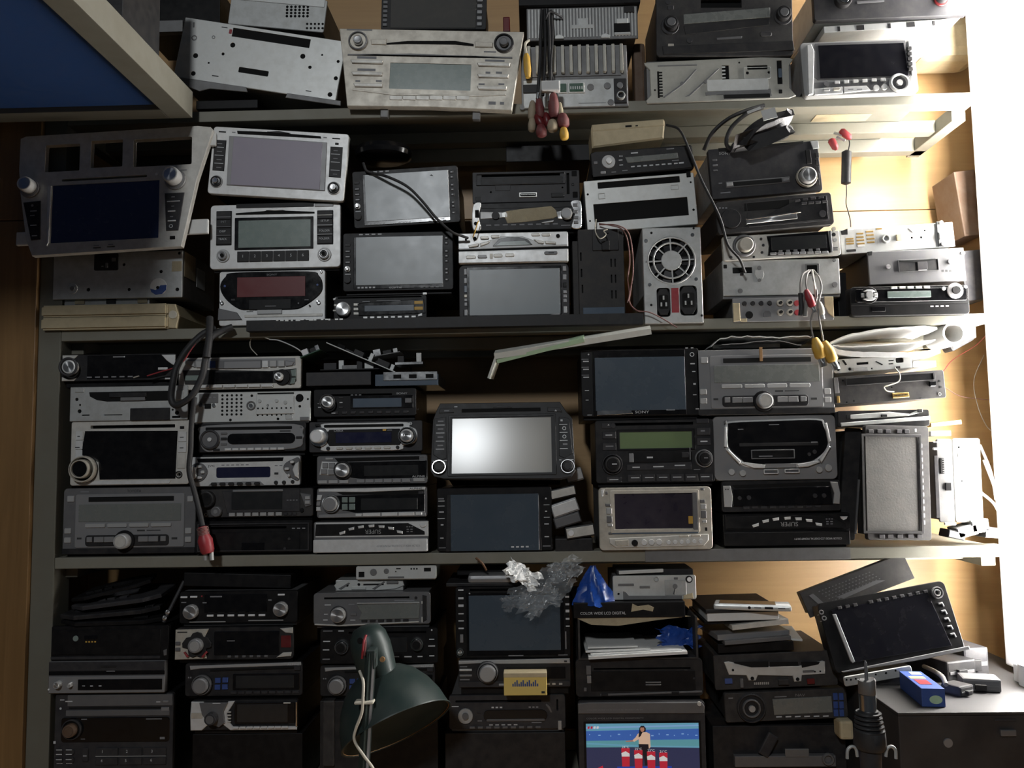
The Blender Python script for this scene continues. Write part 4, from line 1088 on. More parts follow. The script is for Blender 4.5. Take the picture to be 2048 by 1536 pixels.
U('car_radio', 'black car radio with chrome end pieces and masking tape over its display', 'car radio', (218, 606, 918, 784),
  [('q', [262, 606, 878, 606, 878, 640, 262, 640], 'bk', .6, 'panel'), ('g', 340, 618, 832, 634, 'hole', .5, 3, 'disc_slot'), ('Q', [222, 614, 270, 608, 254, 690, 268, 776, 218, 778, 210, 700], 'sil2', 4, 'end_piece'), ('Q', [854, 612, 918, 606, 924, 690, 918, 780, 856, 776, 878, 690], 'chr', 4, 'end_piece'), ('b', 230, 652, 256, 702, 'hole', 1), ('d', 234, 740, 12, 'hole', 1), ('V', 2, 868, 612, 900, 698, 'gsl', 1.4, .5), ('V', 2, 872, 700, 902, 762, 'gsl', 1.4, .4),
   ('q', [264, 660, 440, 668, 440, 700, 264, 708], 'gsl3', 1.2, 'trim'), ('q', [760, 670, 860, 650, 860, 720, 770, 716], 'alu', 1.2, 'trim'), ('d', 364, 688, 26, 'dk', 2), ('k', 826, 690, 37, 'gsl3', 9, 'gsl2', .8), ('q', [420, 690, 432, 660, 520, 648, 730, 632, 760, 660, 766, 700, 740, 712, 560, 732, 440, 738], 'tape', 1, 'masking_tape'), ('q', [404, 670, 432, 664, 424, 700, 406, 700], 'wm', .8, 'trim'), ('P', 9, 290, 744, 780, 752, 'prd'), ('p', 790, 756, 850, 762, 'prd'), ('q', [660, 738, 745, 724, 740, 738, 670, 744], 'gsl3', 1, 'trim')],
  'bk', 'dk', r=4, t=10)
U('tuner_chassis', 'dark grey radio front without its panel, showing a white-edged connector', 'chassis', (212, 400, 912, 602),
  [('h', 272, 418, 786, 434, 2), ('g', 268, 440, 802, 482, 'dk', 1), ('f', 236, 412, 818, 488, 5, 'dk2', 1.4), ('g', 516, 540, 632, 572, 'wm', 2, 3, 'connector'), ('g', 524, 548, 626, 566, 'hole', .6), ('m', 9, 1, 534, 556, 616, 556, 4, 'gm', 'bar', 3), ('q', [360, 488, 462, 486, 458, 524, 362, 524], 'dk2', .6, 'label'), ('p', 375, 500, 440, 505, 'prd'), ('p', 370, 512, 450, 516, 'prd'), ('h', 828, 418, 846, 556, 3), ('b', 862, 406, 896, 440, 'hole', 1), ('b', 866, 542, 898, 580, 'hole', 1), ('b', 232, 562, 270, 590, 'bk', 1), ('b', 726, 548, 810, 576, 'bk', 1.5), ('o', 800, 512, 6), ('o', 332, 532, 6), ('r', 868, 494, 10, 6, 'dk', 1)],
  'dk2', 'gmd', r=2, t=5)
crop('p')
block('dark_plate', 'flat black plate stored behind the cream plastic box', 'plate', (1012, 290, 1180, 322), 0.08, 0.20, 'bk', .001)
crop('c6')
cable('orange_wire', 'thin orange wire stub poking out above the scuffed silver radio', [(215, 832, -.016), (228, 795, -.024), (245, 740, -.022), (252, 725, -.02)], 0.9, 'yel', 'wire')
# black slotted module
stack(S2)
U('power_module', 'black slotted plastic module standing on end with wires on top', 'module', (905, 778, 1205, 1345),
  [('h', 918, 928, 928, 984, 2), ('h', 920, 1036, 930, 1090, 2), ('h', 924, 1140, 934, 1194, 2)] + [('h', x, y0, x + 9, y0 + 54, 2) for y0 in (974, 1078, 1180) for x in (1116, 1142)] + [('g', 1000, 780, 1172, 920, 'dk', 2), ('b', 1060, 860, 1112, 920, 'bk', 3), ('g', 930, 1290, 1200, 1342, 'lcdbl', 1, 3, 'foot')], 'dkd', 'dkd', r=2, t=5, depth=.10, bw=1, y=-0.004)
crop('p')
block('plastic_cover', 'flat dark plastic cover standing beside the slotted module', 'cover', (1146, 482, 1164, 632), 0.006, 0.1, 'dkd', .001)
crop('c6')
wr = cable('pink_wire', 'pair of thin pinkish wires arching down beside the slotted module', [(1040, 742, -.01), (1120, 755, -.018), (1190, 780, -.02), (1225, 850, -.016), (1240, 980, -.012), (1228, 1100, -.012), (1238, 1200, -.012), (1225, 1260, -.012)], 1.0, 'wire_pink', 'wire')
cable('strand', '', [(1040, 750, -.008), (1150, 752, -.02), (1230, 800, -.02), (1258, 930, -.016), (1262, 1060, -.014), (1245, 1180, -.012), (1240, 1260, -.012), (1290, 1312, -.02), (1360, 1320, -.022), (1440, 1355, -.024), (1550, 1422, -.026)], 1.0, 'wire_pink', parent=wr)
cable('white_wire', 'coiled pale wire on top of the slotted module', [(1020, 715, -.01), (1015, 790, -.018), (1045, 840, -.02), (1085, 815, -.02), (1070, 790, -.018), (1095, 780, -.016)], 0.9, 'wire_white', 'wire')
# PC power supply
psu = U('power_supply', 'grey computer power supply with round fan grille and two mains sockets', 'power supply', (1330, 768, 1712, 1392),
  [('o', 1516, 982, 158), ('h', 1412, 1162, 1500, 1350, 18), ('h', 1562, 1150, 1676, 1345, 24), ('b', 1508, 1164, 1556, 1324, 'red', .5, 2, 'red_sticker'), ('d', 1390, 800, 8, 'hole', .3, 'hole'), ('d', 1668, 776, 7, 'hole', .3, 'hole'), ('d', 1375, 1272, 8, 'hole', .3, 'hole'), ('d', 1702, 1346, 8, 'hole', .3, 'hole'), ('d', 1352, 852, 13, 'chr', 1.5, 'screw'), ('d', 1658, 820, 13, 'chr', 1.5, 'screw'), ('d', 1368, 1140, 12, 'chr', 1.5, 'screw'), ('d', 1672, 1110, 12, 'chr', 1.5, 'screw')],
  'gm', 'gm', r=1, t=8, depth=.135, y=-0.0095, bw=1.0)
pw_, ph_ = psu['_w'], psu['_h']
k_ = pw_ / 382.0
def pl(x, y): return ((x - 1521) * k_, ph_ / 2 - (y - 1080) * k_)
cx_, cz_ = pl(1516, 982)
for rr_ in (155, 118, ):
    link('grille_ring', ring_me((rr_ + 6) * k_, (rr_ - 6) * k_, .0018), 'gm', psu, (cx_, -.0068, cz_))
link('grille_hub', disc_me(68 * k_, .0022), 'gm', psu, (cx_, -.0062, cz_))
for i in range(8):
    a_ = R(45 * i + 2)
    o = link('grille_spoke', bbox_me(60 * k_, -.0016, -4.5 * k_, 170 * k_, 0, 4.5 * k_), 'gm', psu, (cx_, -.0064, cz_), (0, -a_, 0))
for i in range(7):
    a_ = 2 * math.pi * i / 7
    o = link('fan_blade', bbox_me(40 * k_, -.001, -28 * k_, 150 * k_, .001, 28 * k_), 'dk2', psu, (cx_, -.0028, cz_), (0, 0, 0))
    o.rotation_euler = (Matrix.Rotation(-a_, 3, 'Y') @ Matrix.Rotation(R(12), 3, 'X')).to_euler()
for (sx, sy, sw, sh, nm) in ((1456, 1256, 90, 176, 'power_inlet'), (1618, 1248, 112, 186, 'power_outlet')):
    x_, z_ = pl(sx, sy)
    w2, h2 = sw * k_ / 2, sh * k_ / 2
    o = link(nm, plate_me([(-w2, -h2 * .55), (-w2 * .5, -h2), (w2 * .5, -h2), (w2, -h2 * .55), (w2, h2 * .55), (w2 * .5, h2), (-w2 * .5, h2), (-w2, h2 * .55)], (), .003, .0008), 'dk', psu, (x_, -.005, z_))
    o2 = link('socket_recess', rr_me(w2 * 1.4, h2 * 1.05, .0006, .003), 'hole', o, (0, -.003, 0))
    for dx, dz in ((0, .3), (-.35, -.2), (.35, -.2)):
        link('pin', bbox_me(dx * w2 - .0012, -.0045, dz * h2 - .003, dx * w2 + .0012, -.0034, dz * h2 + .003), 'gm', o)
# open metal frame and radios above
stack(None)
U('radio_cage', 'empty silver metal mounting frame with two wide openings', 'frame', (945, 478, 1655, 395, 1690, 758, 958, 790),
  [('h', 1030, 452, 1570, 494, 4), ('h', 1005, 592, 1622, 712, 3), ('b', 1612, 402, 1640, 440, 'hole', .6), ('d', 1656, 652, 8, 'hole', .4, 'hole'), ('d', 966, 552, 7, 'hole', .4, 'hole'), ('d', 980, 726, 6, 'hole', .4, 'hole'), ('f', 1508, 488, 1560, 522, 4, 'gm', 1), ('f', 1034, 544, 1080, 582, 4, 'gm', 1), ('d', 1640, 472, 6, 'hole', .4, 'hole'), ],
  'wm', 'dk', r=2, t=3, nobody=True, y=-0.002, support=False)
mf = bpy.data.objects['radio_cage']
mw_, mh_ = mf['_w'], mf['_h']
for nm, bb in (('side_wall', (-mw_ / 2, .0002, 0.004, -mw_ / 2 + .0012, .14, mh_ - .004)), ('side_wall', (mw_ / 2 - .0012, .0002, 0.004, mw_ / 2, .14, mh_ - .004)), ('top_wall', (-mw_ / 2 + .002, .0002, mh_ - .0016, mw_ / 2 - .002, .14, mh_)), ('floor_plate', (-mw_ / 2 + .002, .0002, 0, mw_ / 2 - .002, .14, .0012)), ('back_wall', (-mw_ / 2 + .002, .1402, 0.002, mw_ / 2 - .002, .1412, mh_ - .002)), ('cross_bar', (-mw_ / 2 + .003, .03, mh_ * .62, mw_ / 2 - .003, .034, mh_ * .68))):
    link(nm, bbox_me(*bb), 'gmd', mf)
U('car_radio', 'black car radio with round pale dial, tilted on the silver mounting frame', 'car radio', (985, 272, 1648, 232, 1660, 378, 990, 445),
  [('q', [985, 290, 1010, 275, 1640, 240, 1655, 300, 1655, 375, 1000, 440], 'dk', 1, 'front'), ('d', 1100, 342, 44, 'gsl3', 3, 'dial'), ('d', 1100, 340, 18, 'sil2', 5, 'dial_centre'), ('q', [1210, 312, 1550, 282, 1558, 318, 1225, 348], 'lcd', 1, 'display'), ('P', 3, 1170, 300, 1195, 306), ('p', 1168, 326, 1192, 332), ('p', 1172, 358, 1196, 364), ('b', 1004, 338, 1030, 356, 'gsl', 1), ('b', 1048, 402, 1082, 420, 'gsl2', 1.2, 5), ('P', 8, 1240, 372, 1560, 348, 'prt'), ('p', 1248, 278, 1294, 286, 'prt'), ('p', 1480, 252, 1530, 258, 'prd'), ('p', 1560, 342, 1592, 352, 'prt'), ('p', 1120, 404, 1150, 410, 'prd'), ('p', 1190, 394, 1225, 400, 'prd'), ('p', 1515, 328, 1560, 334, 'prd')],
  'bk', 'dk2', r=4, t=9, y=0.0, support=False)
crop('p')
rt = empty('router_box', pt(1258, 292, 0.01), (R(0), R(-3.2), R(0))); tag(rt, 'cream plastic box with dirty edge and small port, on top of the pale-dial radio', 'box')
rw_ = (pt(1333, 270).x - pt(1183, 270).x)
link('shell', plate_me([(-rw_ / 2, 0.0), (rw_ / 2 - .004, .006), (rw_ / 2, .030), (rw_ / 2, .036), (-rw_ / 2 + .002, .036), (-rw_ / 2 + .0005, .03)], (), .06, .0025), 'cream', rt, (0, .055, 0))
link('lid', bbox_me(-rw_ / 2 + .002, -.006, .0262, rw_ / 2 - .001, .057, .0375, .002), 'cream', rt)
link('port', bbox_me(-.004, -.0064, .0285, .006, -.0058, .0315), 'hole', rt)
link('port', bbox_me(.012, -.0064, .0288, .016, -.0058, .0305), 'hole', rt)
crop('c7')
cable('black_cable', 'long grey-black cable arching from the cream box down to a plug socket', [(-135, 145, 0.0), (-60, 175, -.02), (0, 300, -.03), (60, 450, -.034), (130, 590, -.034), (180, 700, -.034), (220, 840, -.034), (285, 920, -.032), (320, 1000, -.02)], 2.0, 'rubber')

stack(S2)
crop('c7')
U('jack_panel', 'beige panel with rows of round signal jacks under the plain metal box', 'jack panel', (248, 1145, 832, 1282),
  [('d', 315 + 48.5 * i, 1176, 13, 'dk', 3, 'jack') for i in range(4)] + [('d', x, yy, 19, 'champ', 4, 'jack') for x in (520, 576) for yy in (1178, 1232)] + [('d', x, yy, 9, 'hole', 5, 'jack_hole') for x in (520, 576) for yy in (1178, 1232)] + [('d', 618, yy, 16, 'red', 4, 'jack') for yy in (1180, 1234)] + [('d', 342, 1242, 22, 'hole', .5, 'hole'), ('q', [425, 1258, 425, 1235, 436, 1220, 458, 1220, 470, 1235, 470, 1258], 'gsl', .6, 'cover'), ('q', [248, 1172, 288, 1172, 290, 1275, 248, 1280], 'cream', 1.5, 'corner_piece'), ('q', [780, 1145, 832, 1145, 832, 1268, 800, 1240, 782, 1200], 'cream', 1.5, 'corner_piece'), ('g', 290, 1262, 328, 1282, 'cream', .6, 2, 'tape')],
  'gsl2', 'gmd', r=2, t=3, y=0.002)
U('amplifier_box', 'plain dusty grey metal box end with a round socket and cables', 'case', (190, 925, 868, 1130),
  [('h', 248, 965, 362, 1000, 3), ('o', 404, 1006, 20), ('h', 676, 960, 742, 1012, 5), ('f', 672, 952, 752, 1020, 6, 'gmd', .8), ('d', 404, 970, 12, 'gmd', 1, 'screw'), ('d', 402, 1042, 10, 'gmd', 1, 'screw'), ('d', 288, 1102, 14, 'gmd', 1, 'screw'), ('d', 836, 1076, 16, 'gmd', 1.2, 'screw'), ('d', 840, 936, 10, 'gmd', 1, 'screw'), ('b', 196, 948, 216, 970, 'hole', .6), ('b', 290, 996, 312, 1014, 'dk', 2), ('q', [380, 980, 425, 985, 430, 1010, 420, 1036, 388, 1036, 376, 1008], 'gm', .5, 'socket_plate')],
  'gm', 'gmd', r=1, t=3, bw=1)
U('car_radio', 'silver car radio with round gold-tinted knob and dark wide display', 'car radio', (195, 790, 872, 930) if False else (188, 801, 868, 746, 872, 905, 195, 924),
  [('q', [445, 790, 800, 760, 812, 885, 448, 905, 455, 850], 'gb', 1.6, 'window'), ('g', 470, 790, 790, 868, 'lcddk', .6, 3, 'display'), ('d', 312, 846, 66, 'sil', 2, 'knob_seat'), ('r', 310, 848, 66, 48, 'gsl', 4), ('k', 315, 848, 42, 'champ', 13, 'champ', .8), ('d', 304, 790, 7, 'copper', 1.4), ('d', 412, 806, 8, 'dk', 1.4), ('d', 424, 842, 8, 'dk', 1.4), ('d', 416, 884, 8, 'dk', 1.4), ('d', 368, 910, 7, 'dk', 1.4), ('d', 236, 912, 9, 'gsl', 1.2), ('B', 8, 458, 893, 800, 884, 'gsl2', 1.5, .15),
   ('d', 834, 748, 13, 'champ', 2), ('d', 834, 780, 11, 'hole', .6), ('d', 840, 812, 11, 'gsl3', 1.5), ('V', 2, 826, 850, 856, 874, 'gsl', 1.2, .3), ('q', [806, 760, 818, 755, 826, 882, 812, 884], 'gsl', 2, 'trim'), ('p', 205, 798, 240, 803, 'prk'), ('B', 6, 500, 880, 760, 868, 'gsl', 1, .5)],
  'sil', 'dk', r=3, t=9, y=-0.006, bh=.78, support=False)
U('car_radio', 'black cassette car radio with shiny silver strip hanging from its slot', 'car radio', (158, 598, 822, 528, 832, 725, 150, 775),
  [('q', [316, 600, 576, 576, 576, 625, 316, 645], 'hole', .6, 'cassette_slot'), ('q', [640, 570, 790, 555, 800, 690, 300, 740], 'dk', .9, 'panel'), ('B', 4, 640, 602, 800, 590, 'dk2', 1.6, .2), ('B', 4, 600, 588, 780, 562, 'dk2', 1.4, .3), ('d', 235, 690, 58, 'dk', 4, 'knob_ring'), ('q', [320, 690, 640, 645, 642, 655, 330, 700], 'chr', 1.6, 'trim'), ('q', [322, 696, 616, 656, 620, 690, 326, 722], 'alu', 1.2, 'silver_strip'), ('P', 3, 165, 622, 220, 630, 'prd'), ('f', 330, 575, 800, 720, 3, 'dk2', 1), ('d', 765, 660, 20, 'dk2', 1)],
  'dkd', 'dk', r=5, t=12, y=-0.014, bh=.78, support=False)
U('car_stereo', 'dark grey double-height stereo with one large round glass-like knob', 'car stereo', (100, 288, 745, 232, 762, 524, 132, 576),
  [('q', [165, 280, 660, 238, 660, 252, 168, 298], 'hole', .6, 'disc_slot'), ('q', [205, 475, 575, 445, 575, 478, 208, 512], 'gsl', 1.5, 'slot_frame'), ('q', [248, 478, 528, 456, 530, 478, 252, 502], 'hole', .8, 'cassette_slot'), ('q', [208, 482, 244, 478, 244, 500, 210, 504], 'gsl3', 1, 'button'), ('q', [536, 460, 572, 455, 572, 470, 538, 474], 'gsl2', 1, 'button'), ('d', 668, 452, 60, 'bk', 3, 'knob_ring'), ('r', 668, 452, 60, 50, 'champ', 6), ('k', 668, 452, 46, 'gsl3', 14, 'alu', .85), ('t', 'SONY', 205, 310, 14, 'gsl3', 5, 70),
   ('b', 672, 290, 702, 372, 'bk', 1.5), ('b', 130, 344, 158, 354, 'gsl', 1), ('b', 132, 374, 160, 384, 'gsl2', 1), ('b', 134, 404, 160, 414, 'gsl', 1), ('V', 5, 726, 300, 748, 500, 'dk', 1.4, .25), ('p', 165, 480, 185, 486, 'prd'), ('p', 175, 534, 232, 540, 'prd'), ('q', [700, 240, 744, 236, 750, 280, 715, 285], 'gm', 1, 'corner_metal')],
  'dk2', 'gm', r=3, t=10, y=-0.006, support=False)
# bag and cables lying on top
cb = empty('cable_bundle', cp(420, 190, -0.034)); tag(cb, 'black vinyl pouch with cables folded on top of the dark grey stereo', 'pouch')
def crumple(w, d, h, seed, nx=14, ny=8, amp=.25, thick=.004):
    rnd = random.Random(seed)
    bm = bmesh.new()
    ph = [rnd.uniform(0, 6.28) for _ in range(8)]
    top, bot = [], []
    for j in range(ny + 1):
        for i in range(nx + 1):
            u, v = i / nx, j / ny
            e = math.sin(math.pi * min(max(u, .0), 1)) ** .5 * math.sin(math.pi * v) ** .5
            z = h * e * (1 + amp * math.sin(9 * u + 5 * v + ph[0]) + amp * .7 * math.sin(17 * u - 11 * v + ph[1]) + amp * .4 * rnd.uniform(-1, 1))
            x = (u - .5) * w * (1 + .06 * math.sin(7 * v + ph[2])); y = (v - .5) * d * (1 + .1 * math.sin(8 * u + ph[3]))
            top.append(bm.verts.new((x, y, max(z, .0004) + thick)))
            bot.append(bm.verts.new((x, y, max(z * .15, 0))))
    n = nx + 1
    for j in range(ny):
        for i in range(nx):
            a = j * n + i
            bm.faces.new((top[a], top[a + 1], top[a + n + 1], top[a + n]))
            bm.faces.new((bot[a], bot[a + n], bot[a + n + 1], bot[a + 1]))
    for i in range(nx):
        bm.faces.new((top[i], bot[i], bot[i + 1], top[i + 1])); a = ny * n + i
        bm.faces.new((top[a], top[a + 1], bot[a + 1], bot[a]))
    for j in range(ny):
        a = j * n
        bm.faces.new((top[a], top[a + n], bot[a + n], bot[a])); a = j * n + nx
        bm.faces.new((top[a], bot[a], bot[a + n], top[a + n]))
    return bm2me(bm, 'crumple', 35)
mat('vinyl', (0.012, 0.012, 0.015), 0.3, 0, 0.12, bump=0.3, scale=60)
def pouch(nm, px, Y, th, m):
    P = smooth_path([cp(x, y, Y) for x, y in px] + [cp(*px[0], Y)], 3)[:-1]
    link(nm, plate_me([(p.x - cb.location.x, p.z - cb.location.z) for p in P], (), th, th * .45), m, cb, (0, Y + th - cb.location.y, 0))
pouch('pouch', [(262, 262), (300, 190), (380, 110), (470, 62), (560, 40), (612, 30), (618, 62), (590, 120), (520, 170), (420, 205), (330, 240)], -.046, .034, 'vinyl')
pouch('pouch_flap', [(280, 268), (420, 225), (560, 160), (600, 140), (598, 178), (500, 215), (380, 250)], -.040, .028, 'rubber')
link('white_label', bbox_me(-.011, -.001, -.008, .011, 0, .008), 'paper', cb, tuple(cp(458, 82, -.0470) - cb.location), (0, R(-14), 0))
link('white_label', bbox_me(-.011, -.001, -.002, .011, 0, .002), 'paper', cb, tuple(cp(370, 60, -.040) - cb.location), (0, R(-20), 0))
cable('cable', '', [(250, 300, -.012), (210, 250, -.02), (240, 160, -.02), (330, 80, -.02), (420, 45, -.014)], 3.2, 'rubber', parent=cb)
cable('cable', '', [(80, 290, 0.0), (130, 190, -.014), (220, 110, -.02), (330, 60, -.018), (430, 30, -.014)], 3.0, 'rubber', parent=cb)
cable('cable', '', [(600, 190, -.012), (560, 150, -.02), (440, 200, -.02), (330, 230, -.02), (250, 260, -.014), (270, 300, -.012)], 2.6, 'rubber', parent=cb)
# right pile
stack(S2)
U('car_radio', 'glossy black car radio with two silver round pads and a green-grey display', 'car radio', (930, 1078, 1618, 1248),
  [('g', 958, 1092, 1606, 1168, 'gb', 1.2, 14, 'window'), ('d', 1037, 1128, 50, 'bk', 1.2, 'pad_seat'), ('d', 1037, 1128, 22, 'sil2', 3, 'pad_centre'), ('q', [1000, 1108, 1020, 1098, 1054, 1098, 1074, 1108, 1056, 1112, 1018, 1112], 'sil2', 2.6, 'button'), ('q', [1000, 1150, 1020, 1160, 1054, 1160, 1074, 1150, 1056, 1144, 1018, 1144], 'sil2', 2.6, 'button'), ('q', [990, 1118, 1008, 1116, 1008, 1142, 990, 1140], 'sil2', 2.6, 'button'), ('q', [1084, 1118, 1066, 1116, 1066, 1142, 1084, 1140], 'sil2', 2.6, 'button'), ('g', 1144, 1108, 1396, 1146, 'lcdg', .6, 3, 'display'), ('B', 5, 1162, 1080, 1400, 1094, 'sil2', 1.6, .25), ('d', 1537, 1112, 46, 'sil2', 2, 'pad_seat'), ('d', 1538, 1110, 24, 'dk', 3, 'pad_centre'), ('d', 1472, 1098, 11, 'sil2', 2), ('d', 1600, 1090, 9, 'sil2', 2), ('q', [932, 1172, 1616, 1162, 1616, 1182, 932, 1186], 'hole', .5, 'gap'), ('g', 1050, 1196, 1130, 1222, 'gb', .5), ('P', 4, 1386, 1194, 1504, 1202, 'prt')],
  'bk', 'dk', r=6, t=12, y=-0.008)
U('mounting_bracket', 'dark grey metal case with a narrow cassette slot and two screws', 'chassis', (1010, 885, 1592, 852, 1596, 1050, 1060, 1068),
  [('g', 1208, 926, 1438, 990, 'dk', .8), ('f', 1206, 922, 1440, 994, 3, 'gsl', 1), ('q', [1212, 930, 1330, 934, 1420, 916, 1424, 924, 1330, 942, 1216, 938], 'hole', .6, 'cassette_slot'), ('b', 1316, 938, 1374, 984, 'dk2', 1), ('b', 1320, 984, 1372, 992, 'gsl3', .8), ('d', 1146, 968, 14, 'alu', 3, 'screw'), ('d', 1506, 938, 16, 'gsl2', 4, 'screw'), ('d', 1582, 888, 12, 'gm', 2, 'screw'), ('P', 3, 1452, 984, 1518, 996, 'prk'), ('q', [1030, 880, 1060, 876, 1056, 900, 1036, 902], 'hole', .6, 'notch')], 'gsl', 'dk', r=1, t=3, y=-0.002, support=False)
U('disc_mechanism', 'bright bare disc mechanism board with gold pads, beside the silver radio', 'disc drive', (862, 745, 1530, 715, 1530, 840, 885, 905),
  [('b', x, yy, x + w_, yy + 9, 'copper', .5, 1, 'pad') for x, yy, w_ in ((904, 800, 44), (904, 814, 46), (906, 828, 44), (966, 770, 40), (964, 790, 44), (966, 808, 44), (968, 828, 44), (1020, 758, 44), (1022, 778, 44), (1024, 800, 46), (1026, 820, 44), (1080, 742, 34))] + [('r', 1132, 805, 26, 12, 'gm', 4), ('b', 1194, 780, 1224, 816, 'cream', 3), ('o', 1286, 798, 7), ('o', 1340, 796, 7), ('o', 1362, 756, 6), ('q', [1262, 744, 1275, 740, 1300, 764, 1290, 770], 'gm', 1, 'tab'), ('b', 1432, 705, 1470, 850, 'gsl2', 2), ('d', 1450, 715, 12, 'wm', 4, 'screw'), ('d', 1457, 838, 12, 'gmd', 3, 'screw'), ('b', 1436, 770, 1466, 812, 'wm', 3), ('b', 905, 866, 960, 880, 'dk', .8), ('b', 970, 840, 1010, 852, 'paper', .6), ('q', [875, 760, 915, 745, 915, 780, 880, 782], 'hole', .5, 'notch')],
  'wm', 'gm', r=1, t=2, y=0.004, depth=.12, support=False)
crop('p')
block('radio_unit', 'dark radio unit behind the glossy black radio', 'chassis', (1676, 545, 1694, 632), 0.016, 0.16, 'bk', .001)
# hanging leads
crop('c7')
rl = cable('fuse_lead', 'hanging lead with black inline fuse holder and red clips', [(920, 225, .06), (925, 255, .05), (918, 290, .045)], 0.9, 'rubber', 'cable')
oo = rl.location
a_, b_ = cp(908, 295, .045), cp(904, 490, .045)
link('fuse_holder', tube_me([a_ - oo + Vector((0, 0, .001)), a_ - oo + (b_ - a_) * .04, a_ - oo + (b_ - a_) * .96, b_ - oo], 0, 12, 1, [.003, .0078, .0078, .003]), 'dk', rl)
cable('wire', '', [(906, 488, .045), (908, 540, .05), (905, 600, .055), (918, 650, .06), (930, 700, .06), (932, 735, .05)], 0.9, 'rubber', parent=rl)
for (x0, y0, x1, y1) in ((815, 225, 850, 290), (870, 175, 935, 225)):
    p_, q_ = cp(x0, y0, .055) - oo, cp(x1, y1, .055) - oo
    link('clip', tube_me([p_, p_.lerp(q_, .15), p_.lerp(q_, .8), q_], 0, 10, 1, [.003, .0062, .0055, .002]), 'red', rl)
for (x0, y0, x1, y1) in ((835, 190, 880, 205), (850, 215, 900, 235)):
    p_, q_ = cp(x0, y0, .06) - oo, cp(x1, y1, .055) - oo
    link('clip_jaw', tube_me([p_, q_], .0022, 8, 1), 'gm', rl)
rc = cable('signal_cable', 'bunched signal leads with red and yellow plugs hanging from the metal box', [(690, 985, -.006), (655, 1010, -.022), (640, 1060, -.028), (640, 1130, -.03)], 1.3, 'wire_grey')
oo = rc.location
def lead(pts, r_, m_): cable('lead', '', pts, r_, m_, parent=rc)
lead([(700, 985, -.006), (680, 1010, -.024), (672, 1060, -.03), (678, 1100, -.032)], 1.3, 'wire_grey')
lead([(706, 985, -.006), (715, 1040, -.026), (735, 1120, -.034), (725, 1180, -.036), (700, 1280, -.036), (705, 1330, -.036), (715, 1380, -.036)], 1.4, 'wire_grey')
lead([(715, 985, -.006), (748, 1030, -.026), (762, 1090, -.03), (748, 1160, -.034), (745, 1240, -.036), (758, 1320, -.036), (772, 1395, -.036)], 1.4, 'wire_grey')
lead([(710, 985, -.006), (720, 1060, -.03), (730, 1140, -.033), (752, 1200, -.033)], 1.3, 'wire_white')
lead([(640, 1120, -.03), (645, 1200, -.03), (640, 1250, -.03)], 3.6, 'rubber')
lead([(670, 1110, -.03), (672, 1190, -.03), (668, 1255, -.03)], 3.2, 'wire_grey')
def plug(parent, x0, y0, x1, y1, Y, r_, m_, nm='plug'):
    p_, q_ = cp(x0, y0, Y) - parent.location, cp(x1, y1, Y) - parent.location
    o = link(nm, tube_me([p_, p_.lerp(q_, .1), p_.lerp(q_, .45), p_.lerp(q_, .9), q_], 0, 12, 1, [r_ * .4, r_ * .6, r_, r_ * .95, r_ * .7]), m_, parent)
    d_ = (q_ - p_).normalized()
    link('plug_tip', tube_me([q_, q_ + d_ * r_ * 1.4], r_ * .62, 10, 1), 'alu', o)
    return o
plug(rc, 672, 1098, 712, 1200, -.034, .0062, 'red')
plug(rc, 750, 1170, 766, 1245, -.034, .005, 'wire_white')
plug(rc, 722, 1378, 762, 1498, -.038, .0090, 'yel')
plug(rc, 776, 1398, 830, 1518, -.038, .0090, 'yel')
# ================================================================== third level (bottom-up in every pile)
G_RADIO = None
# shared front designs, in the pixels of the pile they were read from
TOYO_BOX = (150, 1030, 1015, 1462)
TOYO = [('g', 150, 1424, 1015, 1461, 'dk', 1), ('g', 232, 1070, 945, 1420, 'gsl2', 1.5, 12), ('h', 318, 1088, 876, 1120, 3), ('s', 256, 1136, 924, 1250, 'lcd', 3, 'display'),
        ('b', 300, 1262, 432, 1288, 'gsl3', 2, 8), ('b', 445, 1262, 575, 1288, 'gsl3', 2, 8), ('b', 588, 1262, 716, 1288, 'gsl3', 2, 8), ('b', 730, 1262, 862, 1288, 'gsl3', 2, 8),
        ('g', 303, 1338, 848, 1410, 'dk', 1.2, 20), ('b', 316, 1348, 352, 1382, 'gsl2', 2), ('b', 364, 1348, 428, 1384, 'gsl2', 2), ('b', 430, 1348, 496, 1384, 'gsl2', 2),
        ('b', 652, 1348, 716, 1384, 'gsl2', 2), ('b', 718, 1348, 782, 1384, 'gsl2', 2), ('b', 796, 1348, 832, 1382, 'gsl2', 2),
        ('d', 562, 1376, 68, 'bk', 2, 'knob_well'), ('k', 562, 1376, 50, 'gsl3', 13, 'sil', .72),
        ('b', 176, 1078, 222, 1118, 'gsl3', 1.8, 6), ('b', 163, 1290, 207, 1326, 'gsl3', 1.8, 6), ('b', 163, 1350, 207, 1386, 'gsl3', 1.8, 6),
        ('b', 962, 1090, 1000, 1128, 'gsl3', 1.8, 6), ('b', 950, 1298, 992, 1336, 'gsl3', 1.8, 6), ('b', 950, 1355, 992, 1391, 'gsl3', 1.8, 6),
        ('p', 640, 1306, 690, 1316, 'prk'), ('p', 702, 1308, 792, 1314, 'prk'), ('p', 865, 1358, 902, 1372, 'prk'), ('p', 248, 1352, 278, 1364, 'prk')]
SUP_BOX = (148, 1262, 868, 1456)
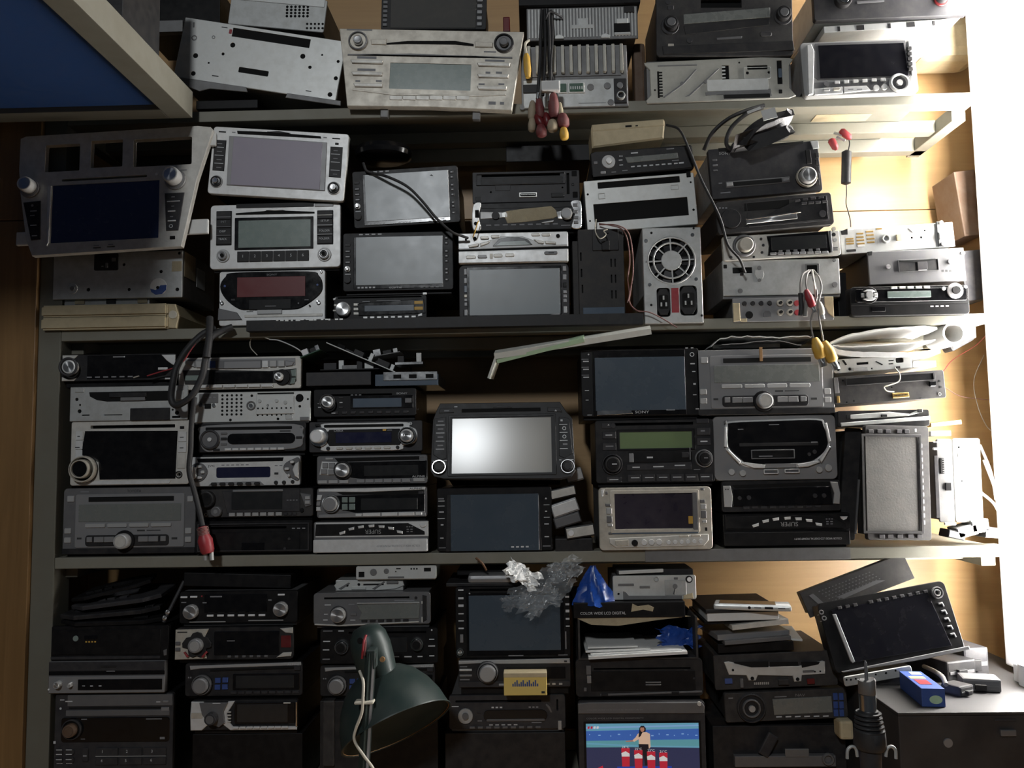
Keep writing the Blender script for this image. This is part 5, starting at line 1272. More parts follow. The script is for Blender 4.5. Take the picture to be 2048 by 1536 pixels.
def SUP(fb, fl, lit):
    d = [('q', [160, 1266, 868, 1266, 868, 1360, 160, 1360], fl, 1.0, 'upper_panel'),
         ('q', [164, 1276, 742, 1276, 845, 1330, 846, 1350, 160, 1350], fb, 0.9, 'window'),
         ('g', 148, 1374, 862, 1454, fl, 3.0, 5, 'flap'), ('t', 'SUPER', 522, 1327, 26, lit, 180, 100),
         ('t', 'COLOR WIDE LCD DIGITAL MONITOR/TV', 680, 1417, 12, 'prd' if fl != 'bk' else 'prt', 180, 270), ('P', 3, 728, 1296, 775, 1302, 'prd'), ('P', 2, 728, 1312, 775, 1318, 'prd'), ('P', 2, 728, 1326, 775, 1332, 'prd'),
         ('q', [812, 1284, 856, 1284, 848, 1300, 830, 1306, 818, 1298], 'sil2', 1.4, 'button')]
    for cx, cy, s in ((330, 1331, -12), (388, 1306, -8), (447, 1295, -4), (513, 1290, 0), (576, 1295, 4), (636, 1306, 8), (690, 1330, 12)):
        d.append(('q', [cx - 20, cy - 6 - s * .4, cx + 18, cy - 9 + s * .4, cx + 17, cy + 8 + s * .3, cx - 15, cy + 10 - s * .3], 'sil2', 1.4, 'button'))
    return d

crop('d1'); stack(S3)
U('car_radio', 'wide grey double-height car radio below the black-screen unit with big ring knob', 'car radio', TOYO_BOX, TOYO + [('t', 'TOYOTA', 612, 1052, 17, 'prk', 0, 92), ('p', 260, 1050, 315, 1056, 'prd')], 'gsl', r=6)
U('car_stereo', 'silver framed black screen stereo with one big ring knob at its corner', 'car stereo', (200, 592, 975, 1012),
  [('h', 326, 620, 880, 642, 4), ('q', [292, 656, 898, 664, 888, 975, 395, 975, 385, 860, 270, 810], 'gb', 1.2, 'screen'),
   ('V', 3, 232, 656, 280, 838, 'sil2', 1.6, .06), ('V', 2, 902, 668, 958, 808, 'sil2', 1.6, .06), ('b', 898, 814, 952, 910, 'sil', 1.4),
   ('p', 245, 688, 262, 693, 'prk'), ('p', 232, 760, 262, 766, 'prk'), ('p', 915, 704, 940, 709, 'prk'), ('p', 915, 774, 940, 779, 'prk'),
   ('q', [330, 985, 862, 985, 848, 1008, 240, 1008], 'sil2', 1, 'trim'), ('b', 912, 634, 940, 652, 'bk', 1),
   ('d', 298, 905, 88, 'bk', 2, 'knob_ring_base'), ('r', 298, 905, 87, 74, 'champ', 9), ('r', 295, 903, 62, 48, 'champ', 14), ('d', 295, 903, 50, 'gb', 12, 'knob_face'),
   ('r', 910, 950, 24, 17, 'dk', 2), ('o', 910, 950, 14)], 'sil', r=4)
U('tuner_chassis', 'bare grey metal radio chassis with a wide dark slot in its front', 'chassis', (195, 368, 965, 592),
  [('q', [320, 402, 860, 402, 850, 466, 440, 466, 372, 455, 325, 430], 'hole', .4, 'slot'), ('b', 455, 410, 700, 440, 'dk', 3), ('b', 530, 440, 690, 464, 'gmd', 3, 2, 'lever'),
   ('g', 592, 512, 852, 592, 'dk', 1.2), ('o', 240, 448, 11), ('o', 260, 526, 13), ('o', 262, 485, 7), ('o', 896, 546, 14), ('o', 868, 526, 7),
   ('b', 228, 374, 286, 402, 'gm', 1.5), ('b', 890, 400, 940, 460, 'gm', 1.5), ('h', 276, 548, 326, 556, 1), ('h', 420, 550, 540, 556, 1), ('b', 865, 566, 918, 580, 'hole', .4)],
  'gm', 'gmd', t=3, r=1)
U('car_radio', 'black car radio with round silver knob, silver corners and dark wide window', 'car radio', (140, 158, 888, 330),
  [('q', [310, 165, 800, 165, 880, 250, 820, 300, 720, 318, 310, 318], 'gb', 1, 'window'), ('k', 212, 240, 46, 'sil2', 12, 'alu', .8), ('r', 212, 240, 62, 48, 'dk2', 2),
   ('q', [146, 160, 250, 160, 225, 182, 148, 185], 'sil', 1.4, 'corner_trim'), ('q', [146, 302, 185, 318, 245, 308, 225, 328, 146, 328], 'sil', 1.4, 'corner_trim'),
   ('q', [795, 168, 886, 168, 886, 240, 866, 232, 830, 205], 'sil2', 1.4, 'corner_trim'), ('q', [820, 318, 884, 318, 884, 329, 818, 329], 'sil2', 1.4, 'corner_trim'),
   ('b', 775, 250, 838, 266, 'sil2', 1.6), ('P', 6, 300, 302, 620, 310, 'prd'), ('q', [612, 310, 650, 300, 654, 306, 616, 318], 'champ', 1.2, 'button'), ('p', 478, 172, 546, 180, 'prd'), ('d', 552, 176, 5, 'prt', .3, 'print')],
  'dk', r=4)
crop('p')
block('wood_strip', 'short wooden strip standing behind the black radio on top of its pile', 'wood', (145, 684, 170, 712), 0.10, 0.13, 'woodblock')

crop('d1'); stack(S3)
U('car_radio', 'flat black radio with an empty front, lowest beside the wide grey radio', 'car radio', (1012, 1245, 1780, 1455),
  [('h', 1110, 1284, 1610, 1300, 3), ('g', 1040, 1320, 1700, 1440, 'bk', .8), ('g', 1320, 1390, 1470, 1438, 'gb', 1), ('f', 1030, 1262, 1760, 1446, 8, 'dk2', 1.2), ('d', 1630, 1368, 9, 'dk2'), ('d', 1602, 1430, 9, 'dk2'), ('P', 3, 1640, 1296, 1740, 1304, 'prd')],
  'bk', r=3)
U('car_radio', 'dark worn car radio with two black knobs at one end and white lower buttons', 'car radio', (1035, 1038, 1785, 1222),
  [('q', [1190, 1050, 1700, 1044, 1700, 1190, 1225, 1196], 'dk2', 1.4, 'panel'), ('s', 1255, 1058, 1585, 1172, 'lcddk', 3, 'display'), ('b', 1262, 1042, 1590, 1056, 'gsl2', 1.2), ('k', 1094, 1102, 56, 'dk', 9, 'bk', .7), ('k', 1160, 1182, 34, 'gsl', 8, 'gsl2', .4),
   ('B', 7, 1232, 1192, 1588, 1216, 'gsl3', 1.8, .2), ('B', 3, 1592, 1194, 1680, 1214, 'dk2', 1.4), ('q', [1700, 1068, 1772, 1080, 1776, 1150, 1735, 1162, 1720, 1120], 'gsl', 2, 'rocker'), ('b', 1735, 1090, 1768, 1112, 'gsl3', 2), ('b', 1735, 1118, 1768, 1142, 'gsl3', 2), ('d', 1712, 1182, 14, 'bk', 2), ('P', 4, 1610, 1112, 1690, 1118, 'prd'), ('r', 1086, 1202, 12, 7, 'gsl2', 1)],
  'dkd', r=4)
U('car_radio', 'silver car radio with blue display and round button clusters at both ends', 'car radio', (985, 826, 1700, 1018),
  [('q', [1024, 836, 1592, 836, 1586, 860, 1034, 862], 'gb', .8, 'disc_slot'), ('s', 1152, 895, 1506, 965, 'lcdb', 12, 'display'), ('t', 'JVC', 1120, 887, 17, 'prk', 0, 44), ('P', 6, 1180, 878, 1370, 884, 'prd'), ('P', 2, 1528, 886, 1590, 892, 'prd'),
   ('Q', [1000, 875, 1060, 868, 1098, 920, 1070, 975, 1010, 990, 992, 930], 'gsl', 2, 'button_cluster'), ('q', [990, 880, 1025, 892, 1030, 960, 990, 978], 'sil2', 4, 'button'), ('b', 1028, 880, 1062, 896, 'sil2', 4, 8), ('b', 1058, 914, 1080, 934, 'sil2', 4, 8), ('b', 1030, 952, 1064, 968, 'sil2', 4, 8),
   ('Q', [1600, 880, 1650, 850, 1696, 846, 1696, 980, 1652, 975, 1596, 925], 'gsl', 2, 'button_cluster'), ('q', [1672, 880, 1696, 866, 1696, 975, 1672, 960, 1656, 918], 'sil2', 4, 'button'), ('b', 1645, 858, 1668, 876, 'sil2', 4, 8), ('b', 1604, 902, 1634, 920, 'sil2', 4, 8), ('b', 1622, 944, 1640, 964, 'sil2', 4, 8),
   ('q', [1104, 1012, 1125, 992, 1440, 990, 1466, 1012], 'gsl2', 1.2, 'panel'), ('B', 6, 1112, 994, 1450, 1014, 'dk', 1.5, .3, 9), ('d', 1544, 1000, 13, 'dk', 2), ('d', 1596, 1000, 13, 'dk', 2), ('d', 1652, 996, 12, 'dk', 2), ('p', 1532, 934, 1558, 948, 'prk')],
  'sil2', r=3)
U('car_radio', 'silver oval-fronted car radio with flat dial and long dark window', 'car radio', (1035, 610, 1735, 796),
  [('Q', [1045, 672, 1090, 620, 1660, 618, 1720, 680, 1722, 715, 1660, 780, 1180, 792, 1080, 785, 1045, 720], 'gsl2', 2.2, 'oval_panel'), ('g', 1085, 632, 1650, 652, 'hole', .5, 6, 'disc_slot'),
   ('g', 1228, 676, 1672, 746, 'gb', 1, 34, 'window'), ('d', 1118, 712, 64, 'gsl', 3, 'dial'), ('r', 1118, 712, 64, 50, 'dk2', 2), ('d', 1118, 712, 14, 'sil2', 2, 'dial_centre'),
   ('b', 1186, 668, 1228, 682, 'gsl', 1), ('b', 1186, 700, 1226, 718, 'dk', 1), ('b', 1186, 738, 1226, 752, 'gsl', 1), ('B', 8, 1208, 770, 1604, 786, 'sil2', 1.4, .15), ('b', 1136, 772, 1180, 788, 'dk', 1), ('p', 1570, 660, 1640, 668, 'prk'), ('p', 1265, 664, 1340, 670, 'prd'), ('b', 1676, 700, 1716, 716, 'dk', 1), ('d', 1708, 638, 8, 'gmd', 1)],
  'dk', r=3)
U('tuner_chassis', 'bright bare metal radio chassis front with a block of punched holes', 'chassis', (995, 404, 1768, 600),
  [('g', 1040, 412, 1165, 474, 'gmd', .6), ('P', 3, 1070, 432, 1155, 440, 'prd'), ('m', 5, 6, 1192, 425, 1316, 550, 8, 'hole'), ('g', 1414, 424, 1662, 552, 'wm', 2), ('m', 8, 1, 1428, 514, 1642, 514, 6, 'hole'), ('m', 8, 1, 1424, 558, 1640, 558, 6, 'hole'),
   ('d', 1438, 466, 12, 'gm', 1.5, 'screw'), ('d', 1549, 466, 12, 'gm', 1.5, 'screw'), ('d', 1606, 478, 12, 'gm', 1.5, 'screw'), ('r', 1380, 494, 30, 20, 'gmd', 2), ('d', 1380, 494, 14, 'chr', 2, 'screw'), ('o', 1696, 450, 27), ('o', 1384, 430, 9), ('o', 1008, 456, 9), ('o', 1750, 458, 7), ('o', 1698, 504, 9),
   ('b', 1076, 476, 1118, 510, 'hole', 1), ('d', 1054, 488, 14, 'chr', 3, 'screw'), ('d', 1138, 488, 12, 'chr', 3, 'screw'), ('h', 1420, 412, 1660, 422, 1), ('o', 1246, 586, 9), ('o', 1556, 584, 9), ('b', 1606, 556, 1650, 588, 'gm', 1), ('b', 1700, 574, 1760, 596, 'gmd', 1.2), ('r', 1492, 495, 7, 4, 'prk', .3)],
  'wm', 'gmd', t=3, r=1, y=-0.002)
U('car_radio', 'silver cassette car radio with small round knob on top of the punched chassis', 'car radio', (906, 176, 1706, 386),
  [('q', [944, 186, 1668, 190, 1670, 236, 1580, 244, 1040, 246, 960, 222], 'gsl2', 1, 'panel'), ('q', [950, 196, 1010, 198, 1016, 240, 952, 216], 'gsl3', 2, 'button'), ('q', [1018, 198, 1086, 198, 1086, 244, 1024, 242], 'gsl3', 2, 'button'),
   ('g', 1150, 198, 1450, 252, 'gsl', 1, 3, 'cassette_door'), ('g', 1206, 206, 1446, 252, 'gsl2', .8), ('b', 1112, 200, 1148, 246, 'blu', .8), ('b', 1454, 204, 1494, 250, 'sil2', 2), ('b', 1504, 204, 1548, 246, 'gsl3', 2), ('b', 1558, 204, 1600, 246, 'gsl3', 2), ('q', [1606, 206, 1666, 214, 1650, 240, 1608, 244], 'gsl2', 2, 'button'),
   ('q', [934, 258, 1110, 258, 1500, 272, 1676, 258, 1676, 340, 1640, 366, 1560, 350, 1040, 352, 950, 350], 'dk', 1.4, 'panel'), ('g', 952, 292, 1046, 326, 'lcdg', 1), ('g', 1126, 276, 1524, 348, 'gb', 1, 3, 'display'),
   ('d', 1586, 314, 52, 'bk', 2, 'knob_well'), ('k', 1570, 312, 27, 'sil2', 9, 'alu', .7), ('q', [1640, 268, 1676, 262, 1676, 312, 1648, 310], 'lcdg', 2, 'button'), ('q', [1648, 320, 1676, 318, 1664, 358, 1636, 360], 'lcdg', 2, 'button'),
   ('B', 6, 1034, 356, 1528, 376, 'sil2', 1.8, .06)], 'sil', r=4)

crop('d2'); stack(S3)
U('car_monitor', 'silver flip-down radio printed SUPER upside down with arched row of buttons', 'car radio', SUP_BOX, SUP('bk', 'sil2', 'gsl3'), 'gsl', r=3)
U('car_radio', 'glossy black car radio with round clock-like knob and four green keys', 'car radio', (168, 1050, 860, 1238),
  [('q', [180, 1056, 850, 1050, 846, 1068, 470, 1078, 180, 1072], 'sil2', 1.2, 'trim'), ('q', [290, 1076, 840, 1070, 838, 1096, 330, 1094], 'hole', .5, 'disc_slot'), ('q', [275, 1098, 845, 1092, 845, 1204, 420, 1210, 300, 1180], 'gb', 1.2, 'window'), ('s', 446, 1118, 800, 1190, 'lcddk', 3, 'display'),
   ('d', 260, 1148, 58, 'dk', 3, 'knob_well'), ('r', 260, 1148, 57, 48, 'alu', 4), ('k', 260, 1148, 46, 'gsl3', 9, 'gsl2', .85), ('b', 328, 1108, 364, 1142, 'lcdg', 2), ('b', 372, 1108, 410, 1142, 'lcdg', 2), ('b', 328, 1150, 364, 1188, 'lcdg', 2), ('b', 372, 1150, 410, 1188, 'lcdg', 2),
   ('q', [172, 1092, 204, 1092, 196, 1126, 168, 1126], 'sil2', 2.4, 'button'), ('q', [168, 1132, 196, 1132, 190, 1162, 166, 1160], 'gsl2', 2.4, 'button'), ('q', [166, 1166, 192, 1168, 198, 1194, 166, 1192], 'sil2', 2.4, 'button'),
   ('q', [180, 1216, 420, 1206, 845, 1200, 850, 1234, 180, 1236], 'gsl2', 1, 'panel'), ('b', 412, 1212, 452, 1230, 'sil2', 1.6), ('b', 458, 1208, 568, 1230, 'sil2', 1.6), ('b', 576, 1208, 676, 1230, 'sil2', 1.6), ('b', 682, 1208, 780, 1230, 'sil2', 1.6), ('b', 788, 1208, 828, 1228, 'sil2', 1.6),
   ('t', 'ALPINE', 790, 1060, 11, 'prk', 0, 80), ('b', 805, 1078, 834, 1096, 'dk2', 1)], 'gsl', r=4, y=-0.004)
U('car_radio', 'grey and black car radio with four square keys beside a spun metal knob', 'car radio', (168, 848, 862, 1028),
  [('q', [280, 862, 812, 858, 812, 880, 300, 886], 'hole', .5, 'disc_slot'), ('q', [330, 890, 858, 886, 856, 992, 450, 994, 380, 985], 'gb', 1.2, 'window'), ('s', 465, 912, 806, 978, 'lcddk', 3, 'display'),
   ('q', [200, 882, 372, 892, 372, 976, 184, 966], 'sil2', 1.4, 'key_frame'), ('b', 206, 892, 240, 924, 'gsl2', 2), ('b', 246, 892, 284, 926, 'gsl2', 2), ('b', 196, 930, 236, 962, 'gsl2', 2), ('b', 242, 932, 282, 966, 'gsl2', 2),
   ('r', 334, 938, 58, 46, 'dk', 4), ('k', 334, 938, 45, 'gsl3', 11, 'alu', .86), ('B', 3, 172, 1000, 372, 1022, 'gsl3', 1.6), ('B', 6, 415, 996, 756, 1020, 'gsl2', 1.6, .08), ('b', 772, 994, 842, 1018, 'gsl3', 1.6),
   ('t', 'ALPINE', 806, 984, 12, 'prt', 0, 80), ('b', 222, 858, 272, 872, 'gsl3', 1.4), ('f', 812, 858, 850, 888, 4, 'gsl2', 1)], 'gsl', r=4)
U('car_radio', 'blue-black car radio with a silver loop around two round knobs', 'car radio', (120, 634, 830, 826),
  [('Q', [215, 645, 460, 645, 735, 645, 752, 672, 790, 690, 800, 735, 780, 775, 715, 790, 690, 818, 460, 818, 215, 818, 195, 790, 140, 770, 126, 728, 140, 692, 195, 672], 'sil2', 2.2, 'silver_loop'), ('q', [250, 685, 690, 685, 720, 735, 690, 786, 250, 786, 215, 735], 'bk', 1.6, 'window_panel'), ('g', 215, 654, 714, 672, 'hole', .5, 6, 'disc_slot'),
   ('g', 290, 704, 640, 770, 'lcdb', .6, 3, 'display'), ('t', 'CASKA', 308, 692, 12, 'prt', 0, 58), ('b', 584, 686, 606, 698, 'yel', .5), ('p', 612, 690, 642, 696, 'prd'),
   ('d', 188, 728, 62, 'chr', 5, 'knob_ring'), ('k', 182, 726, 42, 'sil2', 12, 'white', .75), ('d', 738, 730, 56, 'dk', 4, 'knob_ring'), ('r', 738, 730, 56, 48, 'chr', 5), ('k', 738, 730, 42, 'gsl3', 10, 'alu', .8), ('P', 4, 716, 722, 762, 730, 'prk'),
   ('B', 6, 284, 794, 640, 810, 'sil', 1.8, .3, 6), ('d', 242, 802, 12, 'dk', 2), ('d', 676, 801, 11, 'dk', 2), ('b', 160, 650, 186, 662, 'bk', 1), ('r', 757, 654, 10, 6, 'prt', .6)],
  'dk2', 'bk', r=3)
U('car_radio', 'black car radio with silver knob and small bluish display under the circuit boards', 'car radio', (148, 430, 790, 604),
  [('h', 205, 462, 640, 474, 2), ('k', 242, 510, 37, 'sil2', 11, 'alu', .8), ('r', 244, 512, 50, 40, 'dk2', 2), ('q', [380, 476, 772, 476, 772, 556, 380, 556], 'gb', 1, 'window'), ('g', 396, 492, 700, 548, 'lcdbl', .6, 3, 'display'), ('t', 'SONY', 702, 464, 11, 'prt', 0, 68), ('P', 3, 376, 466, 452, 472, 'prd'),
   ('P', 2, 170, 516, 200, 522, 'prd'), ('P', 1, 170, 540, 200, 546, 'prt'), ('P', 1, 304, 512, 336, 518, 'prt'), ('b', 306, 480, 334, 490, 'dk2', 1), ('b', 306, 540, 334, 550, 'dk2', 1), ('B', 9, 260, 570, 752, 588, 'dk2', 1.5, .4), ('b', 722, 494, 762, 524, 'gsl', 1), ('p', 262, 578, 286, 584), ('b', 800, 560, 806, 570, 'dk')],
  'bk', r=3)
crop('p')
o = block('radio_box', 'flat dark grey plastic box lying on the small-display black radio', 'box', (612, 744, 742, 771), -0.002, 0.11, 'dk2', .001)
o = block('disc_drive', 'bare disc drive with shiny bluish metal edge under a tilted circuit board', 'disc drive', (750, 748, 876, 771), -0.006, 0.11, 'lcdbl', .001)
o2 = link('metal_bracket', bbox_me(-0.036, -0.0015, 0.008, 0.048, 0.05, 0.021, .0006), 'chr', o)
for i, xx in enumerate((-0.02, 0.004, 0.03)):
    link('slot', bbox_me(xx, -0.002, 0.011, xx + .012, -0.0014, 0.017), 'hole', o)
def pcb(name, label, p0, p1, dy0, dy1, th, m, parts, cat='circuit board'):
    """a board seen edge-on from pixel p0 to p1, reaching from depth dy0 to dy1, with component parts"""
    a, b = pt(*p0, dy0), pt(*p1, dy0)
    L = (b - a).length
    ang = math.atan2((b - a).z, (b - a).x)
    o = empty(name, a, (0, -ang, 0))
    tag(o, label, cat)
    link('board', bbox_me(0, 0, 0, L, dy1 - dy0, th, .0003), m, o)
    for (f, yy, w, d, h, mm, nm) in parts:
        link(nm, bbox_me(f * L - w / 2, yy, th + .0001, f * L + w / 2, yy + d, th + h, .0004), mm, o)
    return o
pcb('circuit_board', 'long thin circuit board leaning down over the shiny disc drive', (652, 686), (790, 745), 0.0, 0.075, .0016, 'gm',
    [(.2, .002, .012, .008, .006, 'hole', 'chip'), (.45, .002, .016, .01, .008, 'dk', 'connector'), (.62, .004, .006, .006, .012, 'gm', 'capacitor'), (.8, .002, .02, .014, .009, 'dk', 'connector'), (.92, .01, .006, .006, .009, 'gm', 'capacitor'), (.3, .04, .03, .03, .004, 'dk', 'chip')])
pcb('circuit_board', 'short circuit board with shiny metal parts resting level above the disc drive', (735, 716), (800, 704), 0.03, 0.08, .0014, 'gmd',
    [(.3, .002, .012, .01, .010, 'chr', 'connector'), (.6, .004, .014, .012, .006, 'dk', 'chip'), (.85, .006, .007, .007, .007, 'gm', 'capacitor')])
pcb('circuit_board', 'green circuit board with white plug beside the silver cassette radio', (600, 716), (640, 700), -0.004, 0.07, .0016, 'pcb',
    [(.3, .001, .010, .008, .009, 'white', 'connector'), (.7, .004, .012, .01, .007, 'dk', 'chip'), (.9, .001, .006, .006, .008, 'chr', 'capacitor')])
pcb('circuit_board', 'dark loaded circuit board lying flat on the grey plastic box', (640, 741), (770, 738), 0.012, 0.10, .0016, 'dk',
    [(.15, .002, .02, .012, .010, 'dk2', 'connector'), (.32, .003, .008, .008, .014, 'gm', 'capacitor'), (.45, .002, .024, .01, .006, 'gmd', 'connector'), (.6, .004, .009, .009, .012, 'dk', 'capacitor'), (.75, .002, .014, .012, .010, 'gm', 'coil'), (.9, .002, .01, .01, .012, 'dk', 'chip')])
pcb('metal_bracket', 'shiny angled metal bracket on top of the disc drive', (790, 730), (846, 728), 0.004, 0.05, .004, 'chr',
    [(.2, .002, .010, .01, .010, 'dk', 'bracket_tab'), (.85, .002, .008, .004, .014, 'gm', 'bracket_tab')], 'bracket')
crop('d1')
cable('signal_wire', 'thin pale looped wire rising above the silver cassette radio', [(1420, 165, 0.02), (1375, 110, 0.015), (1385, 50, 0.01), (1440, 42, 0.005), (1500, 60, 0.0)], 0.8, 'wire_white')
cable('signal_wire', 'white flat wire ending at the green circuit board', [(1500, 62, 0.0), (1560, 68, -0.003), (1640, 100, -0.004), (1690, 128, -0.004), (1715, 150, 0.0)], 1.0, 'prt')

crop('d2'); stack(S3)
U('car_stereo', 'black screen stereo with a dark glossy display, lowest under the tilted bright screen', 'car stereo', (922, 1050, 1642, 1448),
  [('q', [985, 1090, 1562, 1090, 1575, 1448, 975, 1448], 'dk', 1, 'screen_surround'), ('g', 1008, 1092, 1560, 1446, 'filmblue', .8, 3, 'screen'),
   ('P', 4, 1378, 1418, 1500, 1428, 'prt'), ('p', 930, 1112, 966, 1120, 'prd'), ('p', 930, 1128, 970, 1133), ('p', 928, 1160, 970, 1164), ('p', 935, 1196, 965, 1203), ('p', 925, 1238, 970, 1243), ('p', 945, 1276, 962, 1284), ('p', 940, 1360, 962, 1366), ('p', 932, 1422, 975, 1426, 'prd'),
   ('q', [1600, 1128, 1614, 1128, 1607, 1116], 'prt', .2, 'print'), ('p', 1592, 1162, 1628, 1165), ('p', 1600, 1200, 1612, 1208), ('p', 1592, 1240, 1628, 1244), ('p', 1594, 1280, 1622, 1287), ('p', 1594, 1360, 1622, 1366), ('p', 1582, 1418, 1630, 1424, 'prd')],
  'bk', r=3, y=-0.004)
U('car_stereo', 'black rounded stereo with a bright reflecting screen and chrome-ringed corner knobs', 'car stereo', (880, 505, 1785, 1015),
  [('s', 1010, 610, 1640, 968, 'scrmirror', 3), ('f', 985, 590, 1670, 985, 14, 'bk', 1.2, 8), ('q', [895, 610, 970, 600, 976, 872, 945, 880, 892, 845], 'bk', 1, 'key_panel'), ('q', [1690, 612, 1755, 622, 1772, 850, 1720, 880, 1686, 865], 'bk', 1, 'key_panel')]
  + [('p', 908, yy, 962, yy + 5) for yy in (651, 703, 756, 808)] + [('p', 918, yy, 955, yy + 9, 'prd') for yy in (624, 675, 728, 782)]
  + [('p', 1692, yy, 1742, yy + 4) for yy in (661, 713, 765, 817)] + [('p', 1700, 630, 1714, 642), ('r', 1722, 688, 12, 8, 'prt', .4), ('r', 1722, 742, 12, 8, 'prt', .4), ('p', 1712, 786, 1740, 796, 'prd')]
  + [('g', 1070, 548, 1575, 572, 'hole', .5, 3, 'disc_slot'), ('q', [930, 545, 1020, 540, 1020, 572, 925, 575], 'dk', 1.2, 'button'), ('q', [1620, 548, 1700, 552, 1712, 582, 1620, 576], 'dk', 1.2, 'button'), ('q', [1663, 576, 1680, 576, 1671, 564], 'prt', .3, 'print'), ('p', 958, 556, 990, 564, 'prd'), ('p', 1022, 530, 1042, 536, 'prt'),
     ('q', [1270, 545, 1395, 548, 1370, 536, 1300, 532], 'dk2', 1.2, 'finger_notch'),
     ('d', 932, 928, 44, 'bk', 2, 'knob_well'), ('r', 932, 928, 46, 36, 'chr', 5), ('k', 932, 928, 33, 'dk', 9, 'bk', .7), ('r', 1738, 935, 46, 36, 'chr', 5), ('k', 1738, 935, 33, 'dk', 9, 'bk', .7), ('p', 890, 884, 912, 889), ('p', 956, 882, 980, 887), ('p', 1686, 888, 1700, 893), ('p', 1748, 888, 1776, 893)],
  'dk', shape=[930, 508, 1700, 512, 1740, 580, 1775, 620, 1785, 960, 1760, 995, 1690, 1010, 960, 1000, 900, 985, 876, 950, 885, 620, 905, 560], t=12, tilt=11.7, yaw=-1.0, y=-0.022, bw=.8, bh=.80, depth=.09)
crop('p')
# loose plastic connectors beside the two screens
def lump(name, label, cat, cx, cy, w, h, d, roll, Y, m, m2=None, yaw=0, group=None):
    c = pt(cx, cy, Y)
    k = 1 / 1297.0
    o = empty(name, (c.x, Y, c.z - h * k / 2), (0, R(roll), R(yaw)))
    tag(o, label, cat, group)
    link('shell', bbox_me(-w * k / 2, 0, 0, w * k / 2, d, h * k, 0.0018), m, o)
    if m2:
        link('end_face', bbox_me(-w * k * .46, -0.0012, h * k * .12, w * k * .46, 0.0004, h * k * .88, 0.0004), m2, o)
    return o
lump('plastic_connector', 'grey loose plastic connector wedged under the tilted bright screen', 'connector', 1152, 950, 34, 26, .04, -14, .01, 'gsl', 'gsl3')
lump('plastic_connector', 'dark connector with pale slanted end in the gap between the screens', 'connector', 1128, 985, 52, 20, .05, -12, 0.0, 'dk', 'sil')
lump('plastic_connector', 'light grey wedge-shaped connector leaning in the gap between the screens', 'connector', 1134, 1015, 54, 27, .05, -18, -.002, 'gsl2', 'sil2')
lump('plastic_connector', 'dark grey connector lying under the light grey wedge', 'connector', 1138, 1040, 54, 22, .05, -16, -.002, 'dk2', 'gsl')
o = lump('plastic_connector', 'black connector with one round white socket near the shelf rail', 'connector', 1162, 1063, 58, 24, .05, -8, -.004, 'dk', 'sil')
link('socket', disc_me(0.0045, .002), 'white', o, (-0.014, -.001, .009))
lump('plastic_connector', 'flat black connector lying on the shelf rail between the screens', 'connector', 1148, 1090, 74, 26, .06, 0, 0.0, 'dk')

crop('d3'); stack(S3)
U('car_stereo', 'champagne framed screen stereo with a row of round buttons along its foot', 'car stereo', (370, 1048, 1078, 1440),
  [('s', 470, 1082, 958, 1308, 'scrpurp', 4), ('f', 440, 1066, 1000, 1332, 20, 'champ', 1.4, 8), ('g', 958, 1082, 990, 1320, 'gsl', 1.6), ('g', 448, 1312, 990, 1340, 'lcdbl', 1.2),
   ('q', [430, 1365, 1050, 1345, 1050, 1385, 1020, 1418, 470, 1424, 432, 1395], 'sil', 2.4, 'button_strip'), ('q', [466, 1378, 550, 1374, 550, 1412, 480, 1414, 466, 1400], 'champ', 1.2, 'button'), ('d', 588, 1394, 20, 'bk', 3), ('d', 646, 1392, 18, 'sil2', 3), ('d', 692, 1391, 18, 'sil2', 3), ('d', 740, 1390, 18, 'sil2', 3)]
  + [('d', 800 + i * 40, 1394 - i, 13, 'sil2', 2.4) for i in range(6)] + [('b', 866, 1350, 928, 1362, 'champ', 1.2, 4), ('b', 940, 1348, 1000, 1360, 'champ', 1.2, 4),
   ('b', 412, 1070, 428, 1090, 'gsl', 1.4), ('q', [410, 1146, 445, 1150, 445, 1166, 412, 1164], 'gsl', 2, 'button'), ('b', 416, 1174, 452, 1212, 'gsl3', 2), ('b', 418, 1224, 452, 1266, 'gsl', 2), ('b', 422, 1274, 454, 1292, 'gsl3', 2), ('b', 426, 1328, 452, 1342, 'gsl', 1.4), ('b', 1012, 1056, 1034, 1072, 'gsl', 1.4), ('b', 1006, 1130, 1036, 1150, 'gsl', 2), ('b', 1008, 1158, 1042, 1190, 'gsl3', 2), ('b', 1010, 1200, 1042, 1246, 'gsl', 2), ('b', 1014, 1258, 1042, 1276, 'gsl3', 2), ('b', 930, 1232, 976, 1280, 'yel', .4, 2, 'sticker'), ('b', 1032, 1304, 1046, 1326, 'bk', .6), ('q', [384, 1060, 408, 1056, 398, 1104, 388, 1104], 'sil2', 1.4, 'corner_trim')],
  'champ', 'gmd', r=6)
